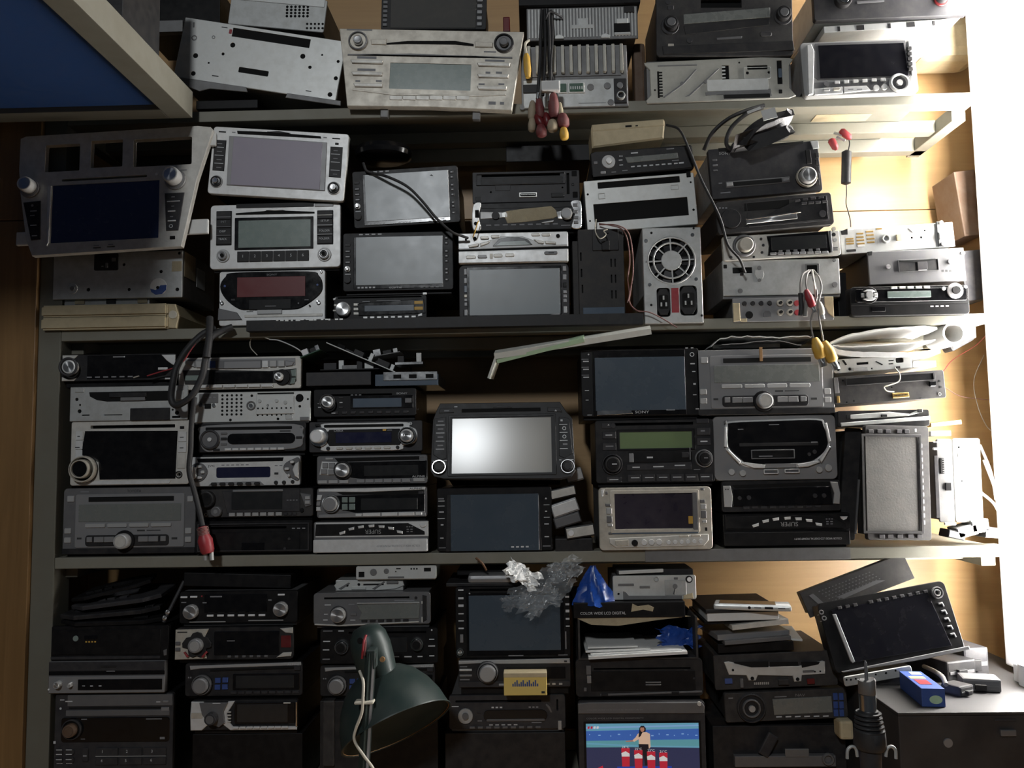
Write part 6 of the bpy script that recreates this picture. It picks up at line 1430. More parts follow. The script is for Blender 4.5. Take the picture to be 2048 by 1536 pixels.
U('car_radio', 'black double-height car radio with green display and two round knobs', 'car radio', (348, 625, 1092, 1018),
  [('s', 502, 700, 955, 804, 'lcdgreen', 3, 'display'), ('f', 484, 684, 974, 818, 10, 'bk', 1, 6), ('h', 468, 642, 966, 660, 3), ('d', 462, 658, 16, 'dk2', 1.4), ('b', 390, 640, 450, 674, 'dk2', 1.2), ('b', 392, 696, 478, 740, 'dk2', 1.8), ('b', 392, 768, 478, 812, 'dk2', 1.8), ('b', 984, 622, 1062, 652, 'dk2', 1.4), ('b', 984, 680, 1070, 726, 'dk2', 1.8), ('b', 984, 744, 1070, 790, 'dk2', 1.8),
   ('p', 412, 714, 454, 720), ('p', 412, 784, 460, 790, 'prd'), ('p', 1006, 762, 1050, 770, 'prt'), ('p', 1010, 696, 1036, 704, 'prd'), ('q', [426, 656, 440, 656, 433, 648], 'prt', .3, 'print'),
   ('g', 555, 822, 950, 892, 'bk', 1.5, 5, 'cassette_door'), ('b', 556, 834, 584, 890, 'gsl2', 1.2), ('p', 668, 856, 706, 866, 'prt'), ('b', 886, 830, 930, 866, 'dk2', 1.6), ('b', 936, 802, 942, 880, 'gsl2', .6),
   ('r', 450, 900, 66, 54, 'dk2', 4), ('k', 450, 900, 50, 'dk', 11, 'bk', .7), ('p', 445, 895, 476, 902), ('r', 1024, 872, 56, 46, 'gsl2', 4), ('k', 1024, 872, 44, 'dk', 11, 'bk', .7), ('p', 1018, 866, 1042, 872, 'prd'),
   ('q', [540, 905, 945, 890, 945, 940, 540, 940], 'dk2', 1.4, 'panel'), ('p', 576, 918, 622, 925), ('p', 706, 916, 772, 923), ('p', 840, 910, 906, 917), ('b', 412, 980, 506, 1014, 'dk2', 1.6), ('B', 6, 540, 968, 1080, 1012, 'dk2', 1.6, .1), ('p', 430, 994, 486, 999, 'prt'), ('P', 6, 548, 984, 1072, 989, 'prt'), ('p', 960, 938, 1000, 943, 'prd')],
  'dk', r=4)
U('car_stereo', 'black screen stereo with a blue-grey display and bright lower edge, brand on the sill', 'car stereo', (258, 182, 1000, 600),
  [('g', 330, 190, 912, 596, 'gb', 2, 5, 'screen_surround'), ('g', 345, 234, 908, 566, 'filmblue', .8, 2, 'screen'), ('q', [352, 564, 560, 562, 575, 586, 352, 594], 'chr', .8, 'sill_trim'), ('t', 'SONY', 634, 577, 16, 'prt', 0, 88), ('t', 'Bluetooth', 812, 566, 9, 'prt', 0, 52)]
  + [('p', 272, yy, 308, yy + 7) for yy in (250, 300, 350)] + [('p', 262, yy, 308, yy + 4, 'prd') for yy in (238, 288, 338)] + [('p', 280, 434, 306, 439), ('p', 284, 494, 302, 499), ('p', 292, 588, 320, 592), ('d', 308, 210, 5, 'prt', .3, 'print')]
  + [('r', 958, 222, 14, 10, 'prt', .4), ('p', 946, 276, 974, 284), ('p', 956, 326, 976, 332), ('p', 960, 402, 976, 412), ('p', 956, 472, 978, 477), ('p', 970, 560, 992, 566), ('p', 918, 178, 934, 183), ('p', 952, 178, 968, 183)],
  'bk', r=4, y=-0.006)

crop('d3'); stack(S3)
U('car_monitor', 'black flip-down radio printed SUPER upside down with arched row of buttons', 'car radio', (1150, 1212, 1942, 1412), SUP('bk', 'bk', 'gsl3'), 'bk', r=3, ref=SUP_BOX)
U('car_radio', 'dark car radio with pale curved end pieces above the black flip-down radio', 'car radio', (1140, 1006, 1885, 1200),
  [('q', [1206, 1030, 1820, 1018, 1820, 1040, 1225, 1050], 'hole', .5, 'disc_slot'), ('q', [1205, 1056, 1822, 1046, 1832, 1160, 1205, 1165], 'gb', 2, 'window'), ('q', [1148, 1034, 1194, 1034, 1206, 1100, 1198, 1168, 1152, 1166], 'gsl3', 3, 'end_piece'), ('q', [1820, 1018, 1866, 1020, 1880, 1090, 1872, 1158, 1832, 1154, 1842, 1090], 'gsl3', 3, 'end_piece'),
   ('d', 1248, 1112, 12, 'dk2', 2), ('d', 1306, 1110, 14, 'dk2', 2), ('d', 1720, 1104, 14, 'dk2', 2), ('d', 1776, 1104, 14, 'dk2', 2), ('B', 9, 1260, 1164, 1766, 1180, 'dk2', 1.4, .3), ('P', 2, 1156, 1052, 1184, 1060, 'prk')],
  'dk', r=4)
U('car_stereo', 'silver double-height stereo with a rounded dark face framed by curved keys', 'car stereo', (1088, 598, 1858, 1002),
  [('Q', [1165, 660, 1200, 630, 1470, 624, 1745, 622, 1790, 660, 1815, 790, 1740, 880, 1640, 925, 1320, 925, 1240, 890, 1160, 800], 'sil2', 2, 'key_ring'),
   ('Q', [1180, 665, 1210, 640, 1470, 634, 1738, 632, 1778, 668, 1800, 785, 1730, 868, 1625, 898, 1330, 902, 1255, 872, 1178, 790], 'gb', 2, 'dark_face'), ('g', 1245, 770, 1740, 790, 'dk', .8), ('g', 1316, 812, 1588, 870, 'bk', .8, 3, 'cassette_door'), ('f', 1316, 812, 1588, 870, 6, 'gsl', 1), ('p', 1240, 680, 1275, 684, 'prd'), ('p', 1365, 850, 1450, 856, 'prd'), ('p', 1694, 766, 1735, 774, 'prd'), ('p', 1436, 654, 1500, 659, 'prd'), ('d', 1680, 845, 11, 'dk2', 1), ('d', 1714, 830, 13, 'dk2', 1),
   ('q', [1156, 665, 1172, 665, 1172, 795, 1150, 790], 'sil2', 3.2, 'button'), ('q', [1162, 812, 1176, 806, 1250, 882, 1240, 900], 'sil2', 3.2, 'button'), ('q', [1254, 896, 1262, 886, 1406, 906, 1396, 926, 1330, 926], 'sil2', 3.2, 'button'), ('q', [1600, 905, 1735, 884, 1745, 896, 1668, 922, 1610, 924], 'sil2', 3.2, 'button'), ('q', [1742, 880, 1802, 796, 1814, 800, 1752, 898], 'sil2', 3.2, 'button'), ('q', [1782, 655, 1796, 650, 1816, 765, 1800, 775], 'sil2', 3.2, 'button'),
   ('g', 1400, 898, 1598, 926, 'gsl2', 2.2), ('b', 1392, 936, 1484, 964, 'gsl', 2, 6), ('b', 1522, 934, 1616, 960, 'gsl', 2, 6), ('f', 1392, 936, 1484, 964, 5, 'sil2', 2.6, 6), ('f', 1522, 934, 1616, 960, 5, 'sil2', 2.6, 6), ('d', 1192, 948, 20, 'gsl3', 4), ('d', 1262, 956, 20, 'gsl3', 4), ('d', 1740, 942, 20, 'gsl3', 4), ('d', 1798, 932, 22, 'gsl3', 4), ('q', [1156, 630, 1172, 622, 1172, 646, 1156, 646], 'gsl', 2, 'button')],
  'gsl2', 'gsl2', r=8, t=10)
U('car_radio', 'wide grey double-height car radio with a rusty strip hanging over its slot', 'car radio', (985, 182, 1840, 590), TOYO, 'gsl2', r=6, ref=TOYO_BOX, y=-0.006)
crop('p')
o = block('rusty_strip', 'thin rusty metal strip hooked over the slot of a grey radio', 'strip', (1519, 694, 1525, 722), -0.0095, -0.0075, 'rust', .0003)
o = block('metal_bar', 'thin perforated metal bar lying on the wide grey radio', 'bar', (1425, 688, 1560, 696), 0.02, 0.06, 'gm', .0004)

crop('d4'); stack(None)
# far right of the level
U('car_stereo', 'dusty screen panel standing on end with side keys, framed in dark plastic', 'car stereo', (365, 655, 790, 668, 858, 1378, 442, 1380),
  [('s', 400, 722, 742, 1330, 'scrdust', 3), ('f', 372, 715, 770, 1338, 16, 'dk', 1.5, 4)]
  + [('b', x, 684, x + 34, 708, 'dk2', 2, 4) for x in (425, 482, 538, 612, 662)] + [('b', x, 1344, x + 38, 1368, 'dk2', 2, 4) for x in (470, 525, 588, 658, 718)] + [('b', 768, 775 + 44 * i, 778, 800 + 44 * i, 'prt', 1.4, 2) for i in range(12)] + [('p', 736, 680, 748, 700)],
  'dkd', 'dkd', t=9, r=4, y=-0.012, depth=0.05, yaw=6, bw=.72, support=False)
stack(None)
U('car_stereo', 'dark bare unit back standing on end beside the dusty screen panel', 'car stereo', (228, 662, 335, 690, 398, 1372, 300, 1380), [('h', 250, 760, 262, 1010), ('b', 345, 1000, 358, 1340, 'gsl', 3, 2, 'metal_edge')], 'dk', 'dk', t=4, y=0.012, depth=.12, support=False)
U('tuner_chassis', 'overexposed white metal chassis standing upright near the fluorescent tube', 'chassis', (960, 742, 1136, 742, 1142, 1268, 975, 1268), [('o', 1015, 1010, 6), ('o', 1005, 798, 8), ('o', 1050, 1110, 4), ('h', 992, 825, 998, 860, 1)], 'wm', 'wm', t=3, y=0.004, depth=.10, support=False)
U('connector_board', 'dark edge panel with a comb connector beside the white metal chassis', 'chassis', (840, 745, 955, 745, 968, 1268, 890, 1268), [('b', 880, 865, 905, 965, 'hole', 2), ('m', 1, 7, 898, 872, 898, 958, 5, 'gmd', 'bar', 2), ('b', 838, 800, 898, 814, 'wm', 4, 4, 'pin'), ('b', 890, 1268, 960, 1284, 'wm', 4, 4, 'pin'), ('b', 908, 1020, 945, 1070, 'bk', 2), ('p', 845, 760, 905, 768, 'prd'), ('b', 842, 850, 868, 1240, 'dk2', 2)], 'gmd', 'gmd', t=3, y=-0.001, depth=.09, support=False)
stack(None)
U('disc_unit', 'slim disc unit front with white lower rail resting across the upright screen', 'disc drive', (238, 565, 812, 668), [('q', [300, 612, 320, 590, 480, 580, 560, 576, 690, 592, 700, 585, 770, 560, 770, 580, 680, 604, 330, 618], 'wm', 1.5, 'lever'), ('b', 288, 590, 314, 616, 'hole', 1), ('q', [252, 640, 812, 606, 812, 630, 256, 664], 'wm', 2, 'rail'), ('b', 505, 592, 542, 608, 'hole', 2), ('b', 735, 562, 765, 586, 'dk', 2)], 'dk', 'gmd', t=4, y=-0.004, support=False)
U('tuner_chassis', 'dark radio chassis front with gold connector and a dangling white wire', 'chassis', (205, 352, 905, 318, 912, 480, 215, 540),
  [('g', 285, 350, 840, 392, 'bk', 1, 3, 'disc_slot'), ('f', 285, 345, 845, 395, 4, 'dk2', 1.4), ('b', 575, 456, 678, 488, 'copper', 2.5, 2, 'connector'), ('m', 9, 1, 590, 474, 664, 468, 4, 'hole'), ('b', 808, 384, 850, 416, 'gb', 3, 5), ('o', 574, 422, 5), ('o', 270, 380, 6), ('o', 290, 516, 5), ('o', 335, 508, 5), ('b', 868, 375, 880, 390, 'hole', .6), ('b', 872, 412, 886, 426, 'hole', .6), ('b', 228, 476, 246, 520, 'copper', 1.2), ('b', 213, 362, 242, 460, 'gmd', 1.2), ('q', [738, 488, 758, 484, 750, 496], 'hole', .5, 'slot'), ('r', 872, 464, 10, 6, 'gm', 1)],
  'dkd', 'gmd', t=4, y=-0.006, support=False)
U('disc_mechanism', 'pale bare disc mechanism plate with cut-outs below the folded papers', 'disc drive', (205, 258, 700, 205, 705, 308, 212, 328),
  [('h', 355, 264, 430, 280, 2), ('h', 600, 236, 650, 268, 8), ('q', [262, 252, 276, 250, 296, 280, 284, 284], 'hole', .5, 'slot'), ('q', [470, 260, 480, 258, 520, 278, 514, 284], 'hole', .5, 'slot'), ('o', 240, 272, 11), ('o', 240, 310, 10), ('o', 312, 308, 10), ('o', 450, 304, 6), ('h', 555, 250, 590, 258, 2), ('h', 555, 270, 585, 278, 2), ('b', 600, 290, 625, 305, 'dk', 2), ('q', [330, 300, 420, 296, 425, 318, 332, 322], 'gm', 1.2, 'tab')], 'wm', 'wm', t=3, y=-0.002, depth=.10, support=False)
crop('d4')
cable('signal_wire', 'white wire with plug dangling in front of the dark chassis', [(595, 300, -.010), (625, 340, -.014), (618, 385, -.016), (560, 408, -.016), (528, 420, -.015), (545, 445, -.013), (590, 450, -.012)], 0.9, 'wire_white')
crop('p')
block('metal_strip', 'bright edge strip sticking out behind the upright screen', 'strip', (1862, 843, 1924, 851), 0.05, 0.15, 'copper', .0005, 0, -5)
block('metal_strip', 'white metal strip above the white upright chassis', 'strip', (1862, 862, 1902, 872), 0.03, 0.12, 'wm', .0005)
block('circuit_board', 'pale board piece jutting out beside the disc mechanism plate', 'circuit board', (1826, 722, 1872, 734), 0.03, 0.12, 'wm', .0005)
# ================================================================== lowest level in view
crop('e1'); stack(S4)
def below(name, label, px, Y0=0.004, Y1=0.15, m='bk'):
    """unit under the frame edge that carries a pile"""
    crop('p')
    x0, x1, ytop = px
    a, b = pt(x0, ytop, Y0), pt(x1, ytop, Y0)
    o = link(name, bbox_me(-(b.x - a.x) / 2, 0, 0, (b.x - a.x) / 2, Y1 - Y0, a.z - S4 - .0004, .001), m, None, ((a.x + b.x) / 2, Y0, S4 + .0002))
    tag(o, label, 'case')
    return a.z
U('car_radio', 'black double-height car radio with large number keys 1 to 6 and one dial', 'car radio', (100, 1012, 935, 1600),
  [('g', 190, 1018, 930, 1098, 'gsl', 1.5, 4, 'top_panel'), ('q', [200, 1106, 850, 1106, 850, 1120, 200, 1116], 'hole', .6, 'disc_slot'), ('g', 180, 1126, 912, 1168, 'gsl', 1.5, 4), ('b', 852, 1110, 908, 1136, 'gsl2', 2), ('g', 150, 1178, 912, 1352, 'gb', 1.4, 20, 'display_window'), ('d', 232, 1258, 72, 'bk', 2, 'knob_seat'), ('r', 232, 1258, 72, 60, 'dk2', 3), ('k', 232, 1258, 46, 'brown', 11, 'brown', .7), ('b', 866, 1060, 906, 1076, 'gsl2', 1.2), ('p', 176, 1058, 226, 1066, 'prt'), ('p', 818, 1068, 846, 1074, 'prt'), ('p', 292, 1186, 332, 1192, 'prd'), ('p', 748, 1188, 860, 1194, 'prd'), ('p', 848, 1318, 882, 1334, 'prd'), ('p', 135, 1050, 165, 1056, 'prt'), ('d', 140, 1114, 8, 'prt', .4, 'print'), ('p', 96, 1344, 112, 1362), ('p', 292, 1326, 322, 1331, 'prd'),
   ('B', 3, 392, 1392, 898, 1446, 'dk2', 2.4, .06, 4), ('B', 3, 392, 1460, 898, 1512, 'dk2', 2.4, .06, 4), ('b', 396, 1450, 890, 1457, 'gsl3', 1, 1, 'trim'), ('b', 305, 1392, 346, 1490, 'dk2', 2, 8), ('V', 2, 108, 1392, 166, 1506, 'dk2', 2, .3, 12), ('V', 2, 186, 1392, 246, 1506, 'dk2', 2, .3, 12), ('P', 2, 108, 1400, 246, 1406, 'prt'), ('P', 2, 108, 1432, 246, 1438, 'prt'), ('P', 2, 108, 1468, 246, 1474, 'prt'), ('P', 2, 108, 1498, 246, 1504, 'prt'), ('p', 312, 1440, 338, 1452, 'prd')]
  + [('t', s, x, yy, 20, 'prt') for s, x, yy in (('1', 448, 1416), ('2', 620, 1416), ('3', 796, 1416), ('4', 444, 1480), ('5', 614, 1480), ('6', 792, 1478))], 'dk2', 'bk', r=4, y=-.004)
U('car_radio', 'slim player with silver lower front, two small knobs and a dark top half', 'car radio', (58, 782, 880, 1010),
  [('g', 62, 786, 878, 850, 'dk2', 1.2, 3, 'top_panel'), ('g', 62, 852, 878, 880, 'gb', .8, 2), ('p', 470, 850, 530, 856, 'prd'), ('g', 66, 888, 880, 1004, 'gsl2', 2, 3, 'silver_front'), ('g', 274, 908, 866, 984, 'gb', .8, 4, 'window'), ('k', 140, 940, 26, 'gsl3', 8, 'alu', .7), ('k', 226, 944, 16, 'gsl3', 7), ('d', 232, 930, 6, 'white', 8, 'lamp'), ('d', 70, 976, 6, 'white', 1, 'lamp'), ('p', 306, 950, 326, 955), ('p', 362, 950, 382, 957), ('p', 422, 950, 442, 957), ('b', 430, 812, 540, 828, 'dk', .6)], 'gsl', 'bk', r=2, t=10, y=-.0112, bl=14)
U('car_radio', 'plain black unit with a tiny gold label on its front', 'car radio', (78, 535, 905, 778),
  [('g', 90, 560, 850, 735, 'bk', 1, 3), ('d', 254, 620, 20, 'lcdg', 1, 'sticker'), ('P', 4, 318, 640, 402, 649, 'yel'), ('g', 315, 600, 410, 628, 'gb', 1), ('q', [870, 710, 895, 700, 895, 745, 875, 748], 'gsl', 1, 'clip'), ('b', 80, 748, 850, 768, 'dk2', 1.2)], 'bk', 'bk', r=2, y=-.009, bl=10)
zt_ = cp(400, 535).z
# heap of black plastic on that unit
def heap(label, cx, cy, w, d, h, seed, m, Y, rot, name='dashboard_fascia', base=None):
    c = cp(cx, cy, Y)
    o = empty(name, c, rot); tag(o, label, 'panel')
    rnd = random.Random(seed)
    link('shell', plate_me([(-w / 2, 0), (-w * .3, -h * .2), (w * .35, -h * .1), (w / 2, h * .1), (w * .46, h * .8), (w * .1, h), (-w * .38, h * .85)], [rrect(-w * .2, h * .25, w * .22, h * .62, h * .08)], d, .0015), m, o)
    for i in range(3):
        x_ = rnd.uniform(-w * .4, w * .4)
        link('clip', bbox_me(x_, -d - .003, h * .05, x_ + .012, -d + .001, h * .16, .0006), m, o)
    return o
heap('black plastic fascia lying flat on the plain black unit', 500, 514, .155, .006, .09, 1, 'bk', .004, (R(-86), R(0), 0))
heap('black plastic fascia tilted up on the heap under the shelf rail', 485, 455, .15, .006, .09, 2, 'dk', .006, (R(-84), R(-3), R(2)))
heap('dark bent plastic trim at the top of the heap under the shelf rail', 530, 380, .14, .006, .09, 3, 'dk2', .008, (R(-83), R(-6), R(-3)))
heap('thin black plastic bezel lying uppermost on the heap', 500, 300, .12, .005, .06, 4, 'bk', .012, (R(-82), R(-12), R(4)))
block('wood_strip', 'narrow wooden strip standing behind the heap of black plastic', 'wood', (190, 110, 275, 470), 0.13, 0.16, 'woodblock')
ps_ = empty('metal_rod', cp(885, 500, -.006)); tag(ps_, 'thin black rod with two bright screws leaning beside the two-knob radio', 'rod')
a_, b_ = cp(870, 510, -.006) - ps_.location, cp(1015, 220, .02) - ps_.location
link('rod', tube_me([a_, b_], .003, 8, 1), 'dk2', ps_)
for f in (.12, .26):
    link('screw', lathe_me([(0, 0), (.0035, .0), (.0035, .003), (0, .004)], 12, ('scr',), 40), 'alu', ps_, tuple(a_.lerp(b_, f) + Vector((0, -.003, 0))))

zt_ = below('radio_case', 'dark unmarked case at the foot of the pile with the silver cross-shaped radio', (385, 605, 1468))
crop('e1'); stack(zt_)
U('car_radio', 'radio with bold silver cross-shaped trim and a round dark knob', 'car radio', (1062, 1058, 1815, 1268),
  [('q', [1068, 1064, 1150, 1066, 1200, 1110, 1270, 1120, 1330, 1064, 1375, 1062, 1320, 1150, 1330, 1200, 1365, 1244, 1812, 1244, 1812, 1266, 1345, 1266, 1280, 1215, 1200, 1215, 1145, 1266, 1066, 1266, 1062, 1160], 'sil2', 2.5, 'silver_trim'), ('q', [1130, 1068, 1330, 1068, 1300, 1130, 1310, 1210, 1270, 1240, 1190, 1210, 1150, 1150], 'gsl', 3.4, 'knob_mount'), ('k', 1226, 1170, 42, 'dk2', 12, 'gsl', .7), ('g', 1375, 1072, 1800, 1222, 'gb', 1.2, 6, 'window'), ('g', 1395, 1082, 1750, 1208, 'lcddk', .6, 4, 'display'), ('b', 1070, 1140, 1150, 1180, 'champ', 1, 6), ('V', 4, 1325, 1126, 1352, 1216, 'sil', 1.6, .5), ('B', 8, 1362, 1238, 1756, 1254, 'sil2', 2.8, .15), ('b', 1720, 1070, 1770, 1080, 'sil', 1), ('p', 1225, 1068, 1280, 1074, 'prt'), ('b', 1805, 1066, 1816, 1240, 'chr', 2.6, 1, 'trim')], 'dk', 'bk', r=4, y=-.004)
ALP_BOX = (1022, 796, 1848, 1028)
ALP = [('q', [1055, 812, 1840, 792, 1840, 815, 1130, 832, 1060, 842], 'gsl3', 1.6, 'silver_edge'), ('q', [1200, 836, 1820, 820, 1820, 834, 1200, 850], 'hole', .6, 'disc_slot'), ('t', 'ALPINE', 1788, 808, 13, 'prt', 0, 88), ('g', 1360, 872, 1830, 985, 'gb', 1.2, 5, 'window'), ('g', 1382, 884, 1790, 972, 'lcddk', .5, 4, 'display'), ('d', 1148, 942, 72, 'dk', 3, 'knob_seat'), ('r', 1148, 942, 70, 58, 'gsl', 5), ('k', 1148, 942, 55, 'gsl2', 10, 'gsl2', .85), ('b', 1236, 898, 1276, 934, 'blu', 2.4), ('b', 1288, 896, 1328, 932, 'blu', 2.4), ('b', 1234, 946, 1274, 982, 'blu', 2.4), ('b', 1286, 944, 1326, 980, 'blu', 2.4),
       ('B', 9, 1340, 994, 1830, 1014, 'dk2', 1.8, .15), ('P', 2, 1040, 890, 1070, 900, 'prd'), ('b', 1792, 820, 1836, 848, 'dk2', 1.2)]
U('car_radio', 'black radio with ring knob and four blue keys, above the silver cross-trim radio', 'car radio', ALP_BOX, ALP, 'dk', 'bk', r=4)
U('car_radio', 'radio with a gold-silver end and a star-shaped red-lined knob', 'car radio', (952, 545, 1785, 772),
  [('q', [956, 556, 1190, 552, 1150, 640, 1180, 762, 954, 768], 'champ', 2, 'silver_end'), ('q', [1692, 556, 1782, 548, 1780, 590, 1730, 585], 'sil', 2, 'silver_corner'), ('q', [1668, 758, 1712, 726, 1774, 722, 1770, 750], 'sil', 2, 'silver_corner'), ('g', 1228, 572, 1688, 740, 'gb', 1.2, 8, 'window'), ('q', [1066, 606, 1082, 580, 1112, 572, 1142, 580, 1156, 606, 1188, 612, 1214, 650, 1212, 680, 1176, 690, 1168, 740, 1140, 752, 1112, 742, 1084, 752, 1056, 740, 1048, 690, 1010, 680, 1008, 650, 1036, 612], 'dk', 2.6, 'star_ring'), ('q', [1034, 705, 1060, 740, 1048, 748, 1024, 712], 'red', 3, 'red_mark'), ('q', [1182, 705, 1150, 742, 1160, 750, 1192, 712], 'red', 3, 'red_mark'), ('k', 1112, 662, 50, 'gsl2', 9, 'gsl3', .7), ('b', 960, 640, 994, 664, 'gsl', 2), ('b', 960, 682, 994, 706, 'gsl', 2), ('p', 970, 570, 1040, 578, 'prk'), ('B', 6, 1310, 742, 1620, 758, 'gsl', 1.4, .5), ('g', 1698, 606, 1768, 690, 'redd', .8), ('p', 1320, 636, 1375, 642, 'prd')], 'dk', 'bk', r=6, y=-.004)
U('car_radio', 'black radio with a spun metal knob at each end and six white keys', 'car radio', (982, 290, 1815, 515),
  [('g', 1160, 312, 1600, 438, 'gb', 1.2, 4, 'window'), ('k', 1072, 428, 50, 'gsl3', 11, 'alu', .9), ('k', 1702, 416, 50, 'gsl3', 11, 'alu', .9), ('B', 6, 1165, 453, 1602, 467, 'white', 1.6, .35), ('b', 990, 322, 1038, 334, 'white', 1.6), ('b', 1058, 320, 1108, 332, 'white', 1.6), ('b', 1676, 312, 1724, 324, 'white', 1.6), ('p', 1200, 321, 1284, 330, 'prd'), ('b', 1055, 500, 1310, 508, 'gsl3', 1.2, 2, 'trim'), ('b', 1470, 494, 1716, 502, 'gsl3', 1.2, 2, 'trim'), ('p', 995, 362, 1030, 368, 'prd'), ('p', 1148, 364, 1176, 372, 'prd'), ('p', 1608, 350, 1632, 360, 'prd'), ('d', 1140, 322, 6, 'red', .5, 'print')], 'bk', 'gsl', r=4)
bpy.data.objects[-1] if False else None
block('black_tray', 'flat black drive lying on the radio with two spun knobs', 'disc drive', (1010, 168, 1765, 262), 0.01, 0.082, 'bk', .001, 0, 2)

zt_ = below('radio_case', 'dark lower unit behind the desk lamp shade', (640, 875, 1402), .002, .15, 'dk')
crop('e2'); stack(zt_)
U('car_radio', 'black radio with ring knob and four blue keys, half hidden by the desk lamp', 'car radio', (205, 785, 990, 995), ALP, 'dk', 'bk', r=4, ref=ALP_BOX)
U('car_stereo', 'black double-knob stereo with chrome rings behind the desk lamp', 'car stereo', (205, 535, 1010, 775),
  [('r', 355, 658, 50, 38, 'chr', 5), ('k', 355, 658, 38, 'dk', 11, 'bk', .7), ('r', 868, 644, 46, 36, 'chr', 5), ('k', 868, 644, 36, 'dk', 11, 'bk', .7), ('g', 430, 600, 800, 700, 'lcddk', .8, 4, 'display'), ('h', 400, 556, 930, 570, 2), ('p', 226, 616, 274, 624), ('p', 224, 674, 268, 682), ('p', 226, 546, 290, 552, 'prd'), ('p', 330, 546, 368, 553), ('d', 968, 550, 6, 'prt', .4, 'print'), ('p', 950, 610, 985, 617), ('p', 944, 655, 990, 663), ('p', 950, 722, 984, 730), ('p', 780, 726, 830, 734, 'prt'), ('p', 870, 726, 904, 734, 'prt'), ('p', 222, 738, 272, 746, 'prd'), ('p', 710, 726, 745, 733, 'prd')], 'bk', 'bk', r=3)
U('car_radio', 'grey car radio with spun metal knob and long curved dark window', 'car radio', (160, 290, 960, 508),
  [('h', 232, 320, 816, 334, 3), ('q', [455, 372, 880, 352, 890, 370, 880, 470, 470, 476, 490, 430], 'lcd', 1.4, 'window'), ('b', 458, 358, 885, 367, 'gsl3', 1.6, 2, 'bright_edge'), ('d', 332, 438, 60, 'dk2', 2, 'knob_seat'), ('k', 334, 436, 50, 'gsl3', 11, 'alu', .9), ('b', 415, 424, 455, 448, 'gsl', 1.4), ('p', 236, 368, 280, 375), ('p', 400, 366, 440, 372, 'prd'), ('p', 232, 432, 258, 438), ('p', 226, 470, 258, 478, 'prt'), ('p', 412, 474, 446, 480, 'prt'), ('B', 6, 480, 474, 820, 492, 'dk', 1.5, .3), ('q', [168, 498, 340, 508, 880, 488, 880, 498, 340, 518, 168, 508], 'sil', 1.2, 'chrome_line'), ('g', 712, 344, 850, 352, 'prd', .2), ('q', [905, 310, 935, 318, 935, 480, 905, 495], 'dk', 1.4, 'end_strip'), ('b', 896, 460, 908, 498, 'sil', 1), ('d', 860, 330, 10, 'dk', 1), ('b', 896, 352, 910, 372, 'sil', 1)], 'gsl', 'gsl', r=5, y=-.002)
U('disc_mechanism', 'pale tangled disc mechanism lying on the grey radio with curved window', 'disc drive', (300, 205, 780, 276),
  [('o', 390, 240, 10), ('o', 470, 235, 10), ('h', 500, 230, 640, 242, 2), ('q', [330, 262, 400, 220, 410, 226, 350, 268], 'gmd', 1, 'lever'), ('q', [560, 265, 640, 215, 650, 220, 580, 270], 'gmd', 1, 'lever'), ('b', 420, 250, 520, 268, 'wm', 2), ('b', 660, 215, 740, 232, 'gmd', 2)], 'wm', 'gm', t=2, y=.012, depth=.08, shape=[300, 240, 330, 210, 500, 205, 600, 215, 700, 206, 770, 215, 780, 245, 720, 268, 600, 276, 320, 276])
U('disc_mechanism', 'pale flat disc mechanism plate with two round holes just under the shelf rail', 'disc drive', (450, 108, 1000, 200),
  [('d', 570, 150, 24, 'gmd', 1, 'gear'), ('d', 658, 144, 18, 'gmd', 1, 'gear'), ('h', 468, 146, 508, 184, 2), ('h', 724, 124, 756, 132, 1), ('m', 3, 1, 828, 130, 866, 130, 6, 'hole'), ('h', 914, 124, 962, 150, 1), ('b', 668, 180, 780, 192, 'gmd', .8), ('o', 722, 148, 5)], 'wm', 'gm', t=3, y=.004, depth=.07)
block('drawer_unit', 'dark drawer-like case with dusty clips, low behind the lamp arm', 'case', (222, 1030, 300, 1480), -.004, .02, 'dkd', .002)

zt_ = below('radio_case', 'wide dark case at the foot of the pile with the yellow box', (890, 1130, 1466), .004, .15, 'dk')
crop('e2'); stack(zt_)
U('car_radio', 'dark radio with pale round dial and an oval dark window, under the yellow box', 'car radio', (1085, 990, 1880, 1222),
  [('h', 1130, 1024, 1716, 1040, 3), ('d', 1198, 1130, 52, 'gsl3', 3, 'dial'), ('d', 1198, 1126, 22, 'gsl', 4, 'dial_centre'), ('g', 1320, 1090, 1756, 1168, 'gb', 1, 38, 'window'), ('g', 1340, 1152, 1740, 1168, 'gsl', 1.4, 8, 'window_sill'), ('P', 3, 1370, 1069, 1455, 1079, 'prt'), ('P', 3, 1625, 1069, 1700, 1079, 'prd'), ('B', 9, 1215, 1202, 1720, 1218, 'gsl', 1.4, .35), ('P', 5, 1350, 1190, 1560, 1196, 'prt'), ('h', 1820, 1022, 1832, 1100, 2), ('b', 1828, 1168, 1852, 1230, 'gsl3', 1.2), ('b', 1274, 1088, 1304, 1096, 'dk2', 1), ('b', 1274, 1104, 1304, 1112, 'dk2', 1), ('p', 1104, 1062, 1152, 1068, 'prt'), ('p', 1648, 1176, 1716, 1182, 'prd'), ('p', 1280, 1162, 1310, 1168, 'prd'), ('q', [1750, 1050, 1775, 1070, 1790, 1110, 1780, 1112, 1762, 1080, 1745, 1060], 'gsl', 1, 'trim')], 'dk2', 'gsl', r=4)
